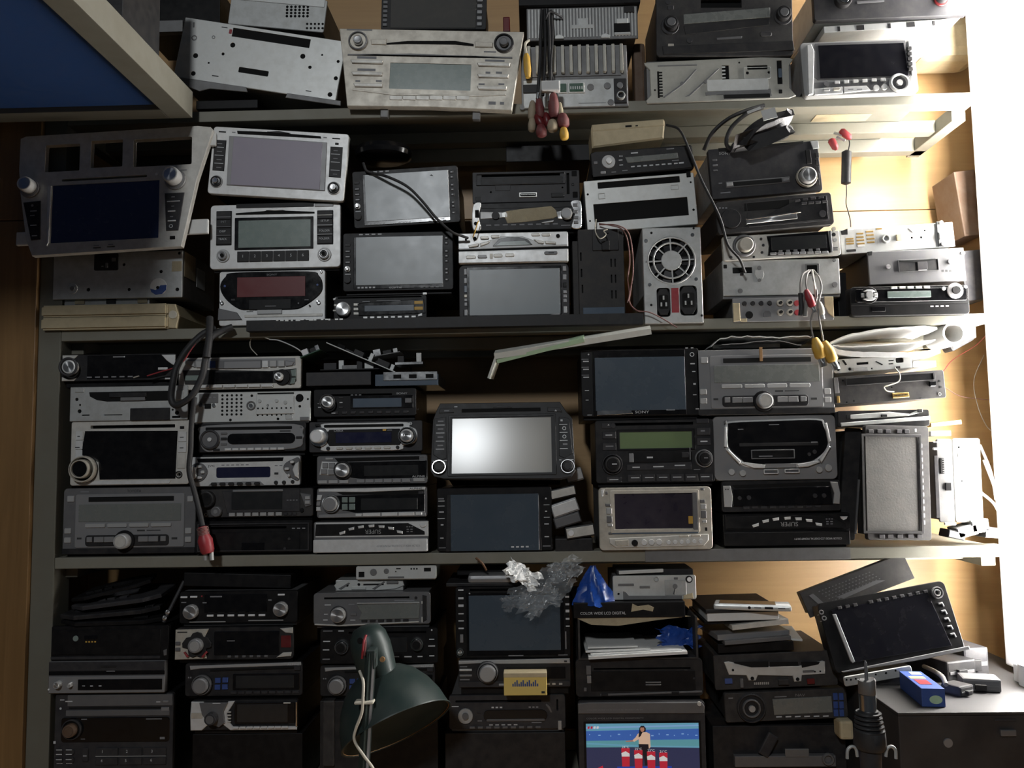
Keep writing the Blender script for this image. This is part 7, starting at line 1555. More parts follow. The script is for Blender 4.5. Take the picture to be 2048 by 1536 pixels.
U('car_radio', 'black radio with a big round knob, partly covered by a small yellow box', 'car radio', (1150, 742, 1915, 938),
  [('q', [1152, 752, 1912, 742, 1912, 776, 1440, 776, 1300, 770, 1152, 776], 'gsl3', 1.4, 'silver_edge'), ('d', 1348, 832, 78, 'dk', 3, 'knob_seat'), ('r', 1350, 830, 72, 62, 'gsl', 5), ('k', 1350, 830, 58, 'gsl2', 12, 'gsl3', .88), ('g', 1480, 800, 1880, 880, 'gb', 1, 4, 'window'), ('b', 1156, 808, 1242, 822, 'sil2', 1.2), ('b', 1156, 846, 1242, 860, 'gsl2', 1.2), ('p', 1160, 878, 1225, 885, 'prd'), ('p', 1160, 790, 1210, 796, 'prd'), ('g', 1152, 896, 1910, 934, 'dk2', 1.2, 3, 'button_strip'), ('b', 1425, 910, 1460, 924, 'gsl3', 1.2), ('b', 1750, 908, 1772, 922, 'gsl3', 1.2), ('b', 1788, 908, 1812, 922, 'gsl3', 1.2), ('b', 1834, 908, 1858, 922, 'gsl3', 1.2), ('p', 1872, 756, 1892, 768, 'prk')], 'dk', 'bk', r=4, y=-.004)
U('car_stereo', 'large black screen stereo with dark bluish display under the clear plastic wrap', 'car stereo', (1130, 250, 1910, 736),
  [('g', 1205, 290, 1868, 716, 'gb', 1.2, 6, 'screen_surround'), ('g', 1222, 308, 1845, 684, 'filmblue', .8, 3, 'screen'), ('h', 1230, 262, 1700, 278, 3), ('r', 1160, 690, 26, 17, 'chr', 4), ('d', 1160, 690, 15, 'alu', 5, 'joystick'), ('b', 1160, 572, 1182, 628, 'gsl2', 1.5), ('d', 1228, 292, 5, 'prt', .4, 'lamp'), ('p', 1488, 716, 1590, 724, 'prd'), ('p', 1826, 716, 1890, 722, 'prd')]
  + [('p', 1150, yy, 1186, yy + hh_) for yy, hh_ in ((264, 10), (318, 14), (368, 16), (428, 7), (476, 8), (526, 10))] + [('p', 1882, yy, 1908, yy + hh_) for yy, hh_ in ((318, 12), (368, 14), (412, 18), (468, 12), (520, 8))] + [('p', 1876, 560, 1884, 680, 'prd')], 'bk', 'bk', r=4, y=-.003)
o = block('tube_wrap', 'grey flattened foil-like strip lying across the large black screen stereo', 'wrap', (1212, 172, 1560, 226), -.002, .06, 'gsl2', .005)
block('dark_plate', 'thin dark plate under the grey flattened strip', 'plate', (1065, 222, 1900, 246), 0.0, .12, 'dk', .001)
block('dark_cover', 'black cover stored behind the grey flattened strip', 'cover', (1140, 136, 1560, 170), .03, .13, 'bk', .001)
crop('p')
yb = empty('small_carton', (pt(1051, 1392, -.028).x, -.030, 0)); tag(yb, 'small yellow printed carton standing in front of the black big-knob radio', 'box')
z0_, z1_ = pt(1051, 1391, -.03).z, pt(1051, 1346, -.03).z
yw_ = pt(1094, 1370, -.03).x - pt(1008, 1370, -.03).x
yb.location.z = z0_
link('box', bbox_me(-yw_ / 2, 0, 0, yw_ / 2, .022, z1_ - z0_, .001), 'yellowbox', yb)
link('lid_band', bbox_me(-yw_ / 2 - .0002, -.0004, (z1_ - z0_) * .8, yw_ / 2 + .0002, .0224, (z1_ - z0_) + .0002, .0008), 'cream', yb)
for i in range(13):
    link('print', bbox_me(-.019 + i * .003, -.0005, .013, -.017 + i * .003, 0, .013 + .004 + .005 * ((i * 7) % 3) / 2), 'blu', yb)
link('print', bbox_me(yw_ / 2 - .008, -.0005, .003, yw_ / 2 - .003, 0, .006), 'prk', yb)
# plastic wrap, tissue, blue bag
def sheet(w, d, seed, nx=26, ny=20, amp=.02, m_clip=None):
    rnd = random.Random(seed)
    ks_ = [(rnd.uniform(4, 30), rnd.uniform(-30, 30), rnd.uniform(0, 6.28), rnd.uniform(.2, 1)) for _ in range(9)]
    bm = bmesh.new()
    g = []
    for j in range(ny + 1):
        row = []
        for i in range(nx + 1):
            u, v = i / nx - .5, j / ny - .5
            s_ = sum(a * abs(math.sin(p * u + q * v + ph)) for p, q, ph, a in ks_) / 4 - .7
            e = 1 + .16 * math.sin(13 * v + seed) + .1 * math.sin(29 * v)
            f = 1 + .2 * math.sin(11 * u + seed * 2) + .1 * math.sin(23 * u)
            row.append(bm.verts.new((u * w * e + .001 * rnd.uniform(-1, 1), -amp * s_ + rnd.uniform(-.0004, .0004), v * d * f + .001 * rnd.uniform(-1, 1))))
        g.append(row)
    for j in range(ny):
        for i in range(nx):
            bm.faces.new((g[j][i], g[j][i + 1], g[j + 1][i + 1], g[j + 1][i]))
    return bm2me(bm, 'sheet', 80)
pw = empty('plastic_wrap', pt(1085, 1185, -.02)); tag(pw, 'crumpled clear plastic wrap draped over the large black screen stereo', 'plastic wrap')
link('sheet', sheet(.095, .045, 3, amp=.008), 'bagclear', pw, (.005, -.008, .008), (R(-15), R(-32), 0))
link('sheet', sheet(.055, .035, 8, amp=.007), 'bagclear', pw, (-.005, -.012, -.008), (R(-5), R(-25), 0))
link('sheet', sheet(.05, .03, 12, amp=.008), 'bagclear', pw, (.035, -.002, .034), (R(-30), R(-20), 0))
link('sheet', sheet(.035, .02, 15, amp=.008), 'bagclear', pw, (-.042, -.012, -.012), (0, R(-12), 0))
ti = empty('tissue', pt(1047, 1152, -.016)); tag(ti, 'crumpled white tissue tucked in the clear plastic wrap', 'tissue')
link('tissue', sheet(.048, .026, 21, 18, 12, .014), 'tissue', ti, (0, -.006, 0), (R(-20), R(28), 0))
link('tissue', sheet(.034, .024, 25, 14, 10, .012), 'tissue', ti, (-.010, -.008, .008), (R(-35), R(30), 0))
bb = empty('blue_bag', pt(1187, 1210, .005)); tag(bb, 'shiny blue plastic bag bunched up beside the pale mechanism', 'bag')
def cone_bag(r0, hgt, seed, n=28, m=12):
    rnd = random.Random(seed)
    bm = bmesh.new()
    rings = []
    for j in range(m + 1):
        v = j / m
        rr_ = r0 * (1 - v ** 1.3 * .86)
        rings.append([bm.verts.new(((rr_ * (1 + .16 * math.sin(5 * a + 3 * v + seed) + .09 * math.sin(11 * a - 5 * v) + .03 * rnd.uniform(-1, 1))) * math.cos(a), .6 * rr_ * (1 + .14 * math.sin(7 * a + v * 4)) * math.sin(a), hgt * v + .002 * rnd.uniform(-1, 1))) for a in [2 * math.pi * i / n for i in range(n)]])
    for a, b in zip(rings[:-1], rings[1:]):
        for i in range(n):
            bm.faces.new((a[i], a[(i + 1) % n], b[(i + 1) % n], b[i]))
    bm.faces.new(rings[-1])
    return bm2me(bm, 'bag', 40)
link('bag', cone_bag(.030, .058, 2), 'blubag', bb)
mat('rustwire', (0.16, 0.08, 0.04), 0.5, 0.5, 0.2)
cable('rusty_wire', 'short bent rusty wire sticking out over the shelf rail', [(952, 1116, -.012), (962, 1124, -.016), (968, 1132, -.014), (972, 1140, -.006)], 1.8, 'rustwire', 'wire')

# pile with the television picture
crop('e3'); stack(S4)
tv = U('car_monitor', 'small lit television screen showing a weather presenter, in a dark frame', 'monitor', (190, 1000, 1030, 1620),
  [('q', [190, 1010, 260, 1002, 1010, 1005, 1028, 1030, 1025, 1080, 190, 1075], 'gsl', 3, 'top_edge'), ('t', 'COLOR WIDE LCD DIGITAL MONITOR/TV', 435, 1050, 9, 'prd', 0, 370), ('t', 'COLOR WIDE LCD DIGITAL MONITOR/TV', 435, 1110, 10, 'prd', 0, 380), ('d', 990, 1012, 14, 'sil', 4), ('g', 225, 1130, 1000, 1600, 'bk', 1, 4, 'screen_surround')], 'dk2', 'bk', r=4, t=10, y=-.012)
# the picture itself: a flat glowing screen
TVE = .42
def em(n, c): mat(n, c, .4, 0, 0, emit=TVE)
em('tv_floor', (0.035, 0.04, 0.10)); em('tv_sky', (0.15, 0.40, 0.55)); em('tv_blue', (0.05, 0.14, 0.48)); em('tv_teal', (0.12, 0.36, 0.42)); em('tv_cream', (0.75, 0.52, 0.38)); em('tv_skin', (0.45, 0.22, 0.15)); em('tv_dark', (0.012, 0.010, 0.016)); em('tv_red', (0.55, 0.025, 0.05)); em('tv_white', (0.75, 0.75, 0.75)); em('tv_deep', (0.02, 0.06, 0.42)); em('tv_star', (0.25, 0.45, 0.75))
tw_, th_ = tv['_w'], tv['_h']
kt = tw_ / 840.0
def tl(x, y): return ((x - 610) * kt, th_ / 2 - (y - 1310) * kt)
TVB = -.010 - .0010
scr = None
def tvp(poly, m, lay, nm):
    global scr
    pts = [tl(*p) for p in zip(poly[::2], poly[1::2])]
    o = link(nm, plate_me(pts, (), .00012, 0), m, scr or tv, (0, TVB - .0001 - lay * .00012, 0))
    return o
def rc_(x0, y0, x1, y1): return [x0, y0, x1, y0, x1, y1, x0, y1]
scr = tvp(rc_(240, 1148, 985, 1580), 'tv_floor', 0, 'screen')
scr.location.y = 0
scr.data.transform(Matrix.Translation((0, TVB - .0001, 0)))
tvp(rc_(240, 1148, 985, 1215), 'tv_sky', 1, 'picture')
tvp([240, 1195, 985, 1185, 985, 1255, 240, 1258], 'tv_blue', 2, 'picture')
tvp([240, 1258, 985, 1252, 985, 1302, 240, 1300], 'tv_teal', 2, 'picture')
tvp([240, 1170, 985, 1160, 985, 1168, 240, 1180], 'tv_star', 3, 'picture')
tvp([240, 1280, 600, 1300, 985, 1308, 985, 1298, 600, 1290, 240, 1270], 'tv_sky', 3, 'picture')
for i, xx in enumerate((260, 320, 400, 450, 530, 670, 720, 770, 820, 870, 910, 960)):
    tvp(rc_(xx, 1214 + (i % 3) * 5, xx + 6 + (i % 2) * 10, 1221 + (i % 3) * 5), 'tv_star', 4, 'picture')
tvp([585, 1280, 655, 1280, 650, 1350, 640, 1418, 622, 1418, 618, 1350, 610, 1418, 592, 1418, 588, 1340], 'tv_dark', 5, 'picture')
tvp([580, 1216, 600, 1206, 640, 1204, 662, 1216, 664, 1300, 652, 1312, 650, 1282, 588, 1280, 586, 1250, 556, 1266, 546, 1256, 568, 1236], 'tv_cream', 6, 'picture')
tvp([500, 1260, 548, 1254, 552, 1264, 502, 1266], 'tv_skin', 6, 'picture')
tvp([594, 1175, 605, 1163, 624, 1164, 636, 1180, 634, 1200, 612, 1206, 600, 1230, 586, 1238, 590, 1205], 'tv_dark', 7, 'picture')
tvp([600, 1174, 624, 1174, 626, 1190, 618, 1202, 606, 1202, 599, 1190], 'tv_skin', 8, 'picture')
tvp(rc_(440, 1424, 800, 1580), 'tv_deep', 2, 'picture')
for i, (xx, yy, s_) in enumerate(((498, 1297, '24°C'), (582, 1310, '25°C'), (666, 1320, '23°C'), (746, 1328, '21°C'))):
    tvp([xx - 28, yy + 8, xx + 28, yy + 8, xx + 24, yy + 126, xx - 24, yy + 126], 'tv_red', 9, 'picture')
    tvp([xx - 28, yy + 40, xx, yy + 28, xx + 26, yy + 44, xx + 26, yy + 62, xx - 26, yy + 62], 'tv_white', 10, 'picture')
    x_, z_ = tl(xx, yy)
    text(s_, scr, (x_, TVB - .0018, z_), 15 * kt, 'tv_white', 0, 46 * kt)
for i in range(4):
    tvp([252 + 20 * i, 1165, 266 + 20 * i, 1165, 262 + 20 * i, 1180, 250 + 20 * i, 1180], 'tv_red' if i < 2 else 'tv_white', 5, 'picture')
tvp([302, 1436, 345, 1416, 350, 1440, 310, 1470], 'tv_red', 9, 'picture')
crop('p')
block('added_board', 'added wooden board standing in for lit wood behind the small lit television screen', 'wood', (1130, 1492, 1425, 1530), .165, .18, 'woodwall').location.z = S4 + .0004  # board added in place of a wood surface lit from below
crop('e3'); ST = cp(600, 1000).z + .003
U('car_stereo', 'black slot-front case with two small silver bars and a side grip', 'car stereo', (170, 718, 1010, 968),
  [('h', 290, 778, 930, 790, 2), ('g', 270, 800, 960, 930, 'bk', .8, 4), ('b', 630, 870, 732, 878, 'gsl2', 1.4, 2), ('b', 630, 886, 732, 894, 'gsl2', 1.4, 2), ('b', 240, 760, 272, 820, 'gsl', 2), ('b', 244, 826, 272, 876, 'gsl2', 2), ('b', 222, 905, 240, 930, 'gsl', 1.6), ('q', [330, 948, 1000, 932, 1000, 945, 330, 962], 'gsl', 1.2, 'lower_edge'), ('d', 950, 850, 7, 'dk2', 1), ('b', 885, 790, 912, 800, 'dk2', 1), ('b', 335, 945, 380, 962, 'dk', 1.6), ('b', 800, 934, 850, 950, 'dk', 1.6)], 'dk', 'dk', r=6, y=-.004)
# open carton
zc_ = cp(600, 716).z
cb0 = cp(575, 560, -.006)
cx0, cx1 = cp(185, 560, -.006).x - cb0.x, cp(975, 560, -.006).x - cb0.x
zc1 = cp(575, 445, -.006).z
zl = cp(575, 342, -.006).z
ob = empty('open_carton', (cb0.x, -.006, zc_ + .0002)); tag(ob, 'torn open black carton holding white papers and a bit of blue plastic', 'box')
hc = zc1 - zc_
link('side', bbox_me(cx0, 0, 0, cx0 + .003, .16, hc), 'dkd', ob)
link('side', bbox_me(cx1 - .003, 0, 0, cx1, .16, hc), 'dkd', ob)
link('floor', bbox_me(cx0 + .003, 0, 0, cx1 - .003, .16, .002), 'dkd', ob)
link('back', bbox_me(cx0 + .003, .157, .002, cx1 - .003, .16, hc), 'dkd', ob)
lid = link('lid', bbox_me(cx0 - .006, -.004, hc + .0002, cx1 - .018, .16, zl - zc_, .001), 'bk', ob)
text('COLOR WIDE LCD DIGITAL', ob, (cx0 + .038, -.0046, hc + (zl - zc_ - hc) * .32), .0040, 'prt', 0, .068)
link('torn_patch', plate_me([(0, 0), (.018, .003), (.032, 0), (.034, .006), (.026, .01), (.01, .008), (.002, .012)], (), .0006), 'tape', ob, (cx0 + .080, -.0042, hc + .009))
link('torn_edge', plate_me([(cx0, hc - .001), (cx0 + .02, hc - .010), (cx0 + .06, hc - .012), (cx0 + .12, hc - .004), (cx1 - .01, hc + .001), (cx1 - .02, hc + .002), (cx0, hc + .001)], (), .001), 'tape', ob, (0, -.001, 0))
for i, (f0, f1, zz_, sl) in enumerate(((.08, .90, .006, -2.5), (.1, .86, .010, -2), (.06, .6, .013, -1.6), (.08, .5, .017, -1))):
    o = link('paper', bbox_me(cx0 + f0 * (cx1 - cx0), -.012 + i * .004, 0, cx0 + f1 * (cx1 - cx0), .10, .0022 if i else .004), 'paper', None, (cb0.x, -.006, zc_ + zz_ + .0006), (0, R(sl), 0))
    tag(o, ['thick white paper pad in the mouth of the torn carton', 'white folded paper sheet lying on the pad in the carton', 'short grey paper slip in the torn carton', 'topmost short paper slip in the torn carton'][i], 'paper')
link('plastic', sheet(.06, .03, 33, 16, 10, .012), 'blubag', tag(empty('blue_wrap', cp(850, 575, .02)), 'bit of blue plastic wrap inside the torn carton', 'plastic wrap'))
stack(None)
U('disc_mechanism', 'pale disc drive chassis with a white gear, next to the blue bag', 'disc drive', (415, 168, 965, 328),
  [('b', 450, 220, 555, 236, 'gmd', .6), ('b', 592, 236, 662, 252, 'gmd', 1), ('r', 704, 192, 18, 10, 'gm', 2), ('g', 758, 200, 900, 300, 'gm', 1), ('d', 826, 240, 16, 'gmd', 2, 'gear'), ('q', [810, 290, 830, 230, 838, 234, 822, 296], 'gmd', 1.6, 'lever'), ('d', 920, 196, 24, 'dk', 1, 'gear_seat'), ('d', 920, 196, 15, 'white', 2, 'gear'), ('q', [482, 270, 500, 275, 520, 300, 870, 304, 870, 326, 482, 326], 'gmd', .6, 'lower_opening'), ('o', 452, 288, 8), ('q', [880, 300, 940, 285, 945, 322, 878, 326], 'cream', 1.2, 'tab'), ('b', 820, 182, 848, 196, 'gmd', 1)], 'wm', 'gmd', t=3, y=.004, depth=.11, support=False)
block('disc_drive', 'dark drive with pale slotted edge on top of the pale drive chassis', 'disc drive', (440, 128, 945, 165), .012, .08, 'dk', .001)
block('metal_strip', 'pale notched strip along the dark drive by the blue bag', 'strip', (455, 132, 750, 154), .006, .0115, 'wm', .0005, 0, -2)
# disc cases and phone pile
zt_ = below('radio_tray', 'dark open tray unit at the foot of the pile with blue-keyed radio', (1425, 1690, 1452), .006, .15, 'dk')
crop('e3'); stack(zt_)
o = U('car_radio', 'dusty black radio with big ring dial and a column of blue keys', 'car radio', (1150, 945, 1960, 915, 1968, 1105, 1160, 1145),
  [('d', 1328, 1042, 98, 'dk', 2, 'dial_seat'), ('r', 1328, 1042, 96, 84, 'dk2', 3), ('r', 1328, 1042, 62, 48, 'gsl', 4), ('d', 1330, 1044, 22, 'gsl3', 4, 'dial_centre'), ('q', [1470, 985, 1860, 965, 1865, 1072, 1480, 1090], 'lcd', 1, 'window'), ('t', 'NAV', 1655, 958, 17, 'gsl2', 2, 62), ('P', 6, 1480, 1102, 1850, 1096, 'prt'), ('p', 1180, 975, 1210, 982, 'prd'), ('p', 1485, 966, 1565, 972, 'prd')] + [('b', x, yy, x + 30, yy + 46, 'blu', 2.4) for x in (1870, 1908) for yy in (944, 1000, 1052)], 'dkd', 'dkd', r=4, t=9, y=-.004, support=False)
crop('p')
mb_ = empty('memory_stick', pt(1535, 1488, -.004)); tag(mb_, 'small dark plastic stick leaning on the low tray unit', 'stick')
link('stick', bbox_me(-.008, -.006, -.017, .008, 0, .017, .002), 'dk2', mb_, (0, 0, 0), (0, R(30), 0))
fr2 = block('tray_front', 'dusty metal tray edge with a lens bracket under the blue-keyed radio', 'tray', (1470, 1512, 1672, 1534), -.006, .0055, 'gsl', .001)
link('bracket', bbox_me(.0, -.001, .014, .035, .002, .026, .001), 'gmd', fr2)
link('lens', ring_me(.009, .005, .004), 'gmd', fr2, (.062, -.0002, .011))
crop('e3'); stack(None)
ftop = cp(1500, 690).z
U('drive_frame', 'dusty dark drive tray holding a cut-out pale metal frame', 'disc drive', (1085, 700, 1890, 660, 1900, 895, 1085, 925),
  [('q', [1150, 740, 1180, 735, 1320, 770, 1640, 765, 1800, 730, 1815, 735, 1812, 815, 1660, 825, 1655, 865, 1610, 868, 1600, 830, 1370, 825, 1355, 860, 1310, 860, 1295, 826, 1180, 822], 'wm', 3, 'metal_frame'), ('q', [1215, 745, 1330, 772, 1440, 770, 1440, 730, 1215, 735], 'hole', .5, 'opening'), ('q', [1450, 735, 1635, 735, 1640, 762, 1450, 768], 'hole', .5, 'opening'), ('q', [1655, 735, 1780, 735, 1770, 752, 1660, 775], 'hole', .5, 'opening'), ('b', 1665, 790, 1740, 806, 'gmd', .6), ('o', 1206, 790, 8), ('d', 1332, 845, 12, 'hole', .5, 'hole'), ('d', 1630, 850, 12, 'hole', .5, 'hole'), ('m', 8, 1, 1350, 882, 1440, 880, 4, 'gm', 'bar', 8), ('b', 1150, 845, 1200, 880, 'blu', 1), ('b', 1500, 850, 1570, 885, 'dkd', 3), ('b', 1250, 845, 1270, 905, 'gsl', 2), ('b', 1690, 845, 1740, 880, 'redd', 2), ('d', 1780, 798, 6, 'hole', .4, 'hole'), ('d', 1745, 800, 6, 'hole', .4, 'hole')], 'dkd', 'dkd', t=4, y=-.002, depth=.15, support=False)
def slab(name, label, cat, px, Y0, Y1, m, roll=0, rz=0, edge=None):
    o = block(name, label, cat, px, Y0, Y1, m, .0008, rz, roll)
    return o
slab('dark_case', 'black flat case on top of the pale cut-out metal frame', 'case', (1110, 612, 1612, 672), .002, .12, 'bk', -2)
slab('disc_case', 'clear-edged disc case at the bottom of the small pile of cases', 'disc case', (1150, 585, 1600, 612), -.004, .11, 'gsl', -3, 4)
slab('disc_case', 'grey disc case with a curled insert in the small pile of cases', 'disc case', (1100, 545, 1590, 582), .004, .12, 'gsl2', -2, 6)
slab('note_card', 'pale card sticking out sideways of the small pile of cases', 'card', (1180, 572, 1660, 586), .02, .12, 'paper', 3, -8)
slab('disc_case', 'slim disc case with shiny end, tilted near the top of the pile', 'disc case', (1200, 475, 1585, 510), -.002, .10, 'sil', -5, 4)
slab('dark_case', 'thin black case between the slim disc case and the white notebook', 'case', (1020, 462, 1520, 486), .004, .13, 'bk', -1)
slab('notebook', 'black-covered notebook with white pages below the telephone', 'notebook', (1040, 412, 1512, 466), -.002, .12, 'paper', -1)
slab('notebook_cover', 'black soft cover lying on the white-paged notebook', 'cover', (1030, 388, 1520, 412), -.004, .13, 'dk', -1)
crop('p')
ph = empty('mobile_phone', pt(1510, 1221, -.012), (R(-4), 0, R(-14))); tag(ph, 'white and silver smartphone lying on the notebook pile', 'phone')
link('body', bbox_me(-.060, -.004, 0, .052, .055, .0085, .003), 'wm', ph)
link('glass', bbox_me(-.052, -.0005, .0086, .030, .052, .0092, .0004), 'gb', ph)
link('front_face', bbox_me(-.058, -.002, .0083, .050, .0535, .0088, .0004), 'white', ph)
link('socket', bbox_me(.014, -.0045, .003, .026, -.0038, .006), 'hole', ph)
link('earphone_jack', disc_me(.0022, .0004), 'hole', ph, (-.008, -.0040, .0042))
for xx in (.0, .034):
    link('speaker_holes', bbox_me(xx - .001, -.0045, .0038, xx + .009, -.0039, .0052), 'gsl', ph)

# slanted units at the right
crop('e4'); stack(None)
U('car_stereo', 'large glossy black screen unit leaning askew with a ring knob at one corner', 'car stereo', (262, 408, 1185, 232, 1330, 715, 430, 880),
  [('q', [395, 440, 1085, 310, 1210, 690, 520, 808], 'scrdk', 1.2, 'screen'), ('q', [398, 470, 425, 468, 525, 800, 510, 812, 495, 800], 'gsl2', 2.5, 'silver_edge'), ('r', 326, 456, 17, 10, 'gsl2', 2), ('r', 342, 499, 17, 10, 'gsl2', 2), ('d', 1148, 318, 40, 'dk', 2, 'knob_seat'), ('r', 1150, 316, 42, 33, 'gsl2', 4), ('r', 1146, 317, 26, 15, 'gsl3', 5), ('q', [430, 870, 1325, 690, 1330, 715, 1000, 785, 440, 880], 'gsl', 1.5, 'lower_edge'), ('p', 296, 474, 310, 478, 'prd'), ('p', 312, 518, 326, 522, 'prd')]
  + [('q', [440 + 56 * i, 416 - i * 10.5, 470 + 56 * i, 410 - i * 10.5, 474 + 56 * i, 432 - i * 10.5, 446 + 56 * i, 438 - i * 10.5], 'dk2', 2, 'button') for i in range(12) if i not in (3,)]
  + [('q', [1150 + 14 * i, 388 + 54 * i, 1182 + 14 * i, 382 + 54 * i, 1194 + 14 * i, 412 + 54 * i, 1184 + 14 * i, 418 + 54 * i, 1176 + 14 * i, 398 + 54 * i, 1154 + 14 * i, 402 + 54 * i], 'gsl2', 1.6, 'button') for i in range(5)], 'bk', 'dk', t=12, r=8, y=-.03, depth=.03, tilt=12, support=False)
U('perforated_case', 'dark perforated metal case tilted up behind the leaning black screen', 'case', (125, 345, 800, 75, 1030, 150, 235, 440),
  [*[('m', 16, 1, 285 + 22 * k_, 295 + 17 * k_, 640 + 22 * k_, 160 + 15 * k_, 5, 'gsl', 'bar', 3) for k_ in range(5)], ('q', [400, 335, 680, 215, 745, 215, 450, 345], 'gsl', .6, 'label'), ('q', [210, 325, 240, 310, 320, 385, 290, 400], 'gsl', .6, 'strip')], 'dkd', 'dk', t=3, r=1, y=.045, depth=.03, tilt=8, support=False)
# cabinet bottom right
zcab = pt(1900, 1424, -.15).z
cab = empty('tool_cabinet', (pt(1905, 1424, -.15).x, -.15, .7455)); tag(cab, 'black box cabinet with dusty top and two small front fittings', 'cabinet')
hx0 = pt(1796, 1430, -.15).x - cab.location.x
hgt = zcab - cab.location.z
link('body', bbox_me(hx0, 0, 0, .22, .365, hgt - .004, .002), 'cabinet', cab)
link('top', bbox_me(hx0 - .001, -.002, hgt - .0039, .221, .366, hgt, .001), 'cabinet', cab)
link('round_stud', disc_me(.006, .002), 'gsl2', cab, tuple(cp(1182, 1358, -.15) - cab.location))
link('latch', bbox_me(-.010, -.004, -.004, .010, 0, .004, .001), 'gsl', cab, tuple(cp(1600, 1285, -.15) - cab.location))
link('latch_plate', bbox_me(-.014, -.001, .006, .014, 0, .009, .0005), 'dk2', cab, tuple(cp(1590, 1240, -.15) - cab.location))
ctop = zcab + .0003
def on_top(px, py):
    """place on the cabinet top seen at this pixel"""
    d = pt(px, py, 0) - CAM
    t_ = (ctop - CAM.z) / d.z
    return CAM + d * t_
c_ = on_top(1868, 1414)
bbx = empty('blue_carton', (c_.x, c_.y, ctop), (0, 0, R(-6))); tag(bbx, 'long blue carton with a round green sticker lying on the black cabinet', 'box')
link('box', bbox_me(-.015, 0, 0, .015, .092, .024, .0008), 'bluebox', bbx)
o = link('sticker', disc_me(.0075, .0003), 'stripgreen', bbx, (.003, 0, .0095)); o.scale = (1.1, 1, .75)
link('label', bbox_me(-.010, .02, .0241, .006, .045, .0244), 'red', bbx)
link('label', bbox_me(-.012, .05, .0241, .008, .062, .0244), 'yellowbox', bbx)
link('label', bbox_me(-.004, .072, .0241, .01, .086, .0244), 'paper', bbx)
for i, (px_, py_, w_, d_, h_, rz_, m_, lab) in enumerate(((1925, 1362, .055, .09, .030, 20, 'dk', 'black plastic adapter lying behind the blue carton'), (1955, 1352, .040, .07, .042, 8, 'dk2', 'dark grey adapter stacked at the back of the cabinet'), (1965, 1384, .050, .035, .018, -14, 'gsl', 'grey plastic clip lying in front of the black adapters'), (1935, 1392, .030, .03, .014, 30, 'dk2', 'small black plug lying beside the blue carton'))):
    c_ = on_top(px_, py_)
    o = empty('adapter', (c_.x, c_.y, ctop), (0, 0, R(rz_))); tag(o, lab, 'adapter')
    link('shell', bbox_me(-w_ / 2, 0, 0, w_ / 2, d_, h_, .003), m_, o)
    link('rib', bbox_me(-w_ * .42, -.001, h_ * .35, w_ * .42, 0, h_ * .5, .0004), 'gsl', o)
    link('terminal', bbox_me(-w_ * .2, -.006, h_ * .2, w_ * .1, -.0002, h_ * .6, .001), 'dk', o)
c_ = on_top(1855, 1350)
cable('bent_tube', 'dusty bent tube curving down behind the blue carton', [(1015, 820, .03), (1080, 850, -.01), (1140, 890, -.05), (1170, 950, -.07)], 3.4, 'wire_grey', 'tube')
U('metal_bracket', 'pale perforated metal bracket lying under the leaning black screen', 'bracket', (440, 895, 920, 815, 940, 880, 465, 965),
  [('o', 470, 915, 8), ('o', 500, 915, 8), ('o', 535, 908, 8), ('o', 676, 878, 8), ('o', 748, 868, 9), ('o', 816, 850, 8)], 'gm', 'dk', t=2, y=-.035, depth=.08, support=False)
block('radio_case', 'dark case lying under the perforated bracket on the black cabinet', 'case', (660, 915, 940, 1000), -.02, .10, 'dk', .001).location.z = ctop
block('cream_plug', 'cream plastic plug behind the soldering iron', 'plug', (425, 1205, 520, 1340), -.02, .01, 'cream', .004)

# soldering iron in its wire holder, close to the camera
YI = -.46
si = empty('soldering_iron', pt(1742, 1536, YI)); tag(si, 'large soldering iron with flat tip, steel collar and ribbed black guard', 'soldering iron')
def sl(x, y): return cp(x, y, YI) - si.location
def seg(nm, pts, m):
    P = [sl(x, y) for x, y, _ in pts]
    k_ = (sl(1000, 1000) - sl(1100, 1000)).length / 100
    return link(nm, tube_me(P, 0, 20, 1, [r_ * k_ for _, _, r_ in pts]), m, si)
seg('tip', [(600, 780, 4), (602, 800, 10), (606, 840, 12), (610, 920, 13)], 'gsl')
seg('heater_shell', [(610, 915, 56), (611, 918, 60), (614, 1010, 60), (614, 1015, 56)], 'gmd')
seg('steel_collar', [(614, 1015, 58), (620, 1130, 58)], 'chr')
seg('guard_core', [(620, 1130, 70), (630, 1280, 84)], 'rubber')
for i in range(5):
    yy = 1140 + i * 30
    seg('guard_rib', [(620 + i * 2.5, yy, 82 + i * 4), (620 + i * 2.5, yy + 4, 90 + i * 4), (621 + i * 2.5, yy + 14, 90 + i * 4), (621 + i * 2.5, yy + 18, 80 + i * 4)], 'rubber')
seg('handle_ring', [(630, 1270, 96), (631, 1276, 106), (634, 1370, 112), (634, 1400, 98)], 'rubber')
seg('handle', [(634, 1395, 78), (640, 1500, 72), (650, 1700, 66), (655, 1850, 60)], 'dk2')
for sgn, x0 in ((1, 745), (-1, 545)):
    P = [sl(x0, 1455), sl(x0 + 10 * sgn, 1400), sl(x0 + 40 * sgn, 1385), sl(x0 + 68 * sgn, 1410), sl(x0 + 72 * sgn, 1470)]
    link('holder_wire', tube_me(P, .0016, 8, 5), 'gm', si)
si2 = pt(1745, 1640, YI)
link('stand', bbox_me(-.03, -.03, .7455 - si.location.z, .03, .03, si2.z - si.location.z - .04, .002), 'dk', si, (si2.x - si.location.x, 0, 0))

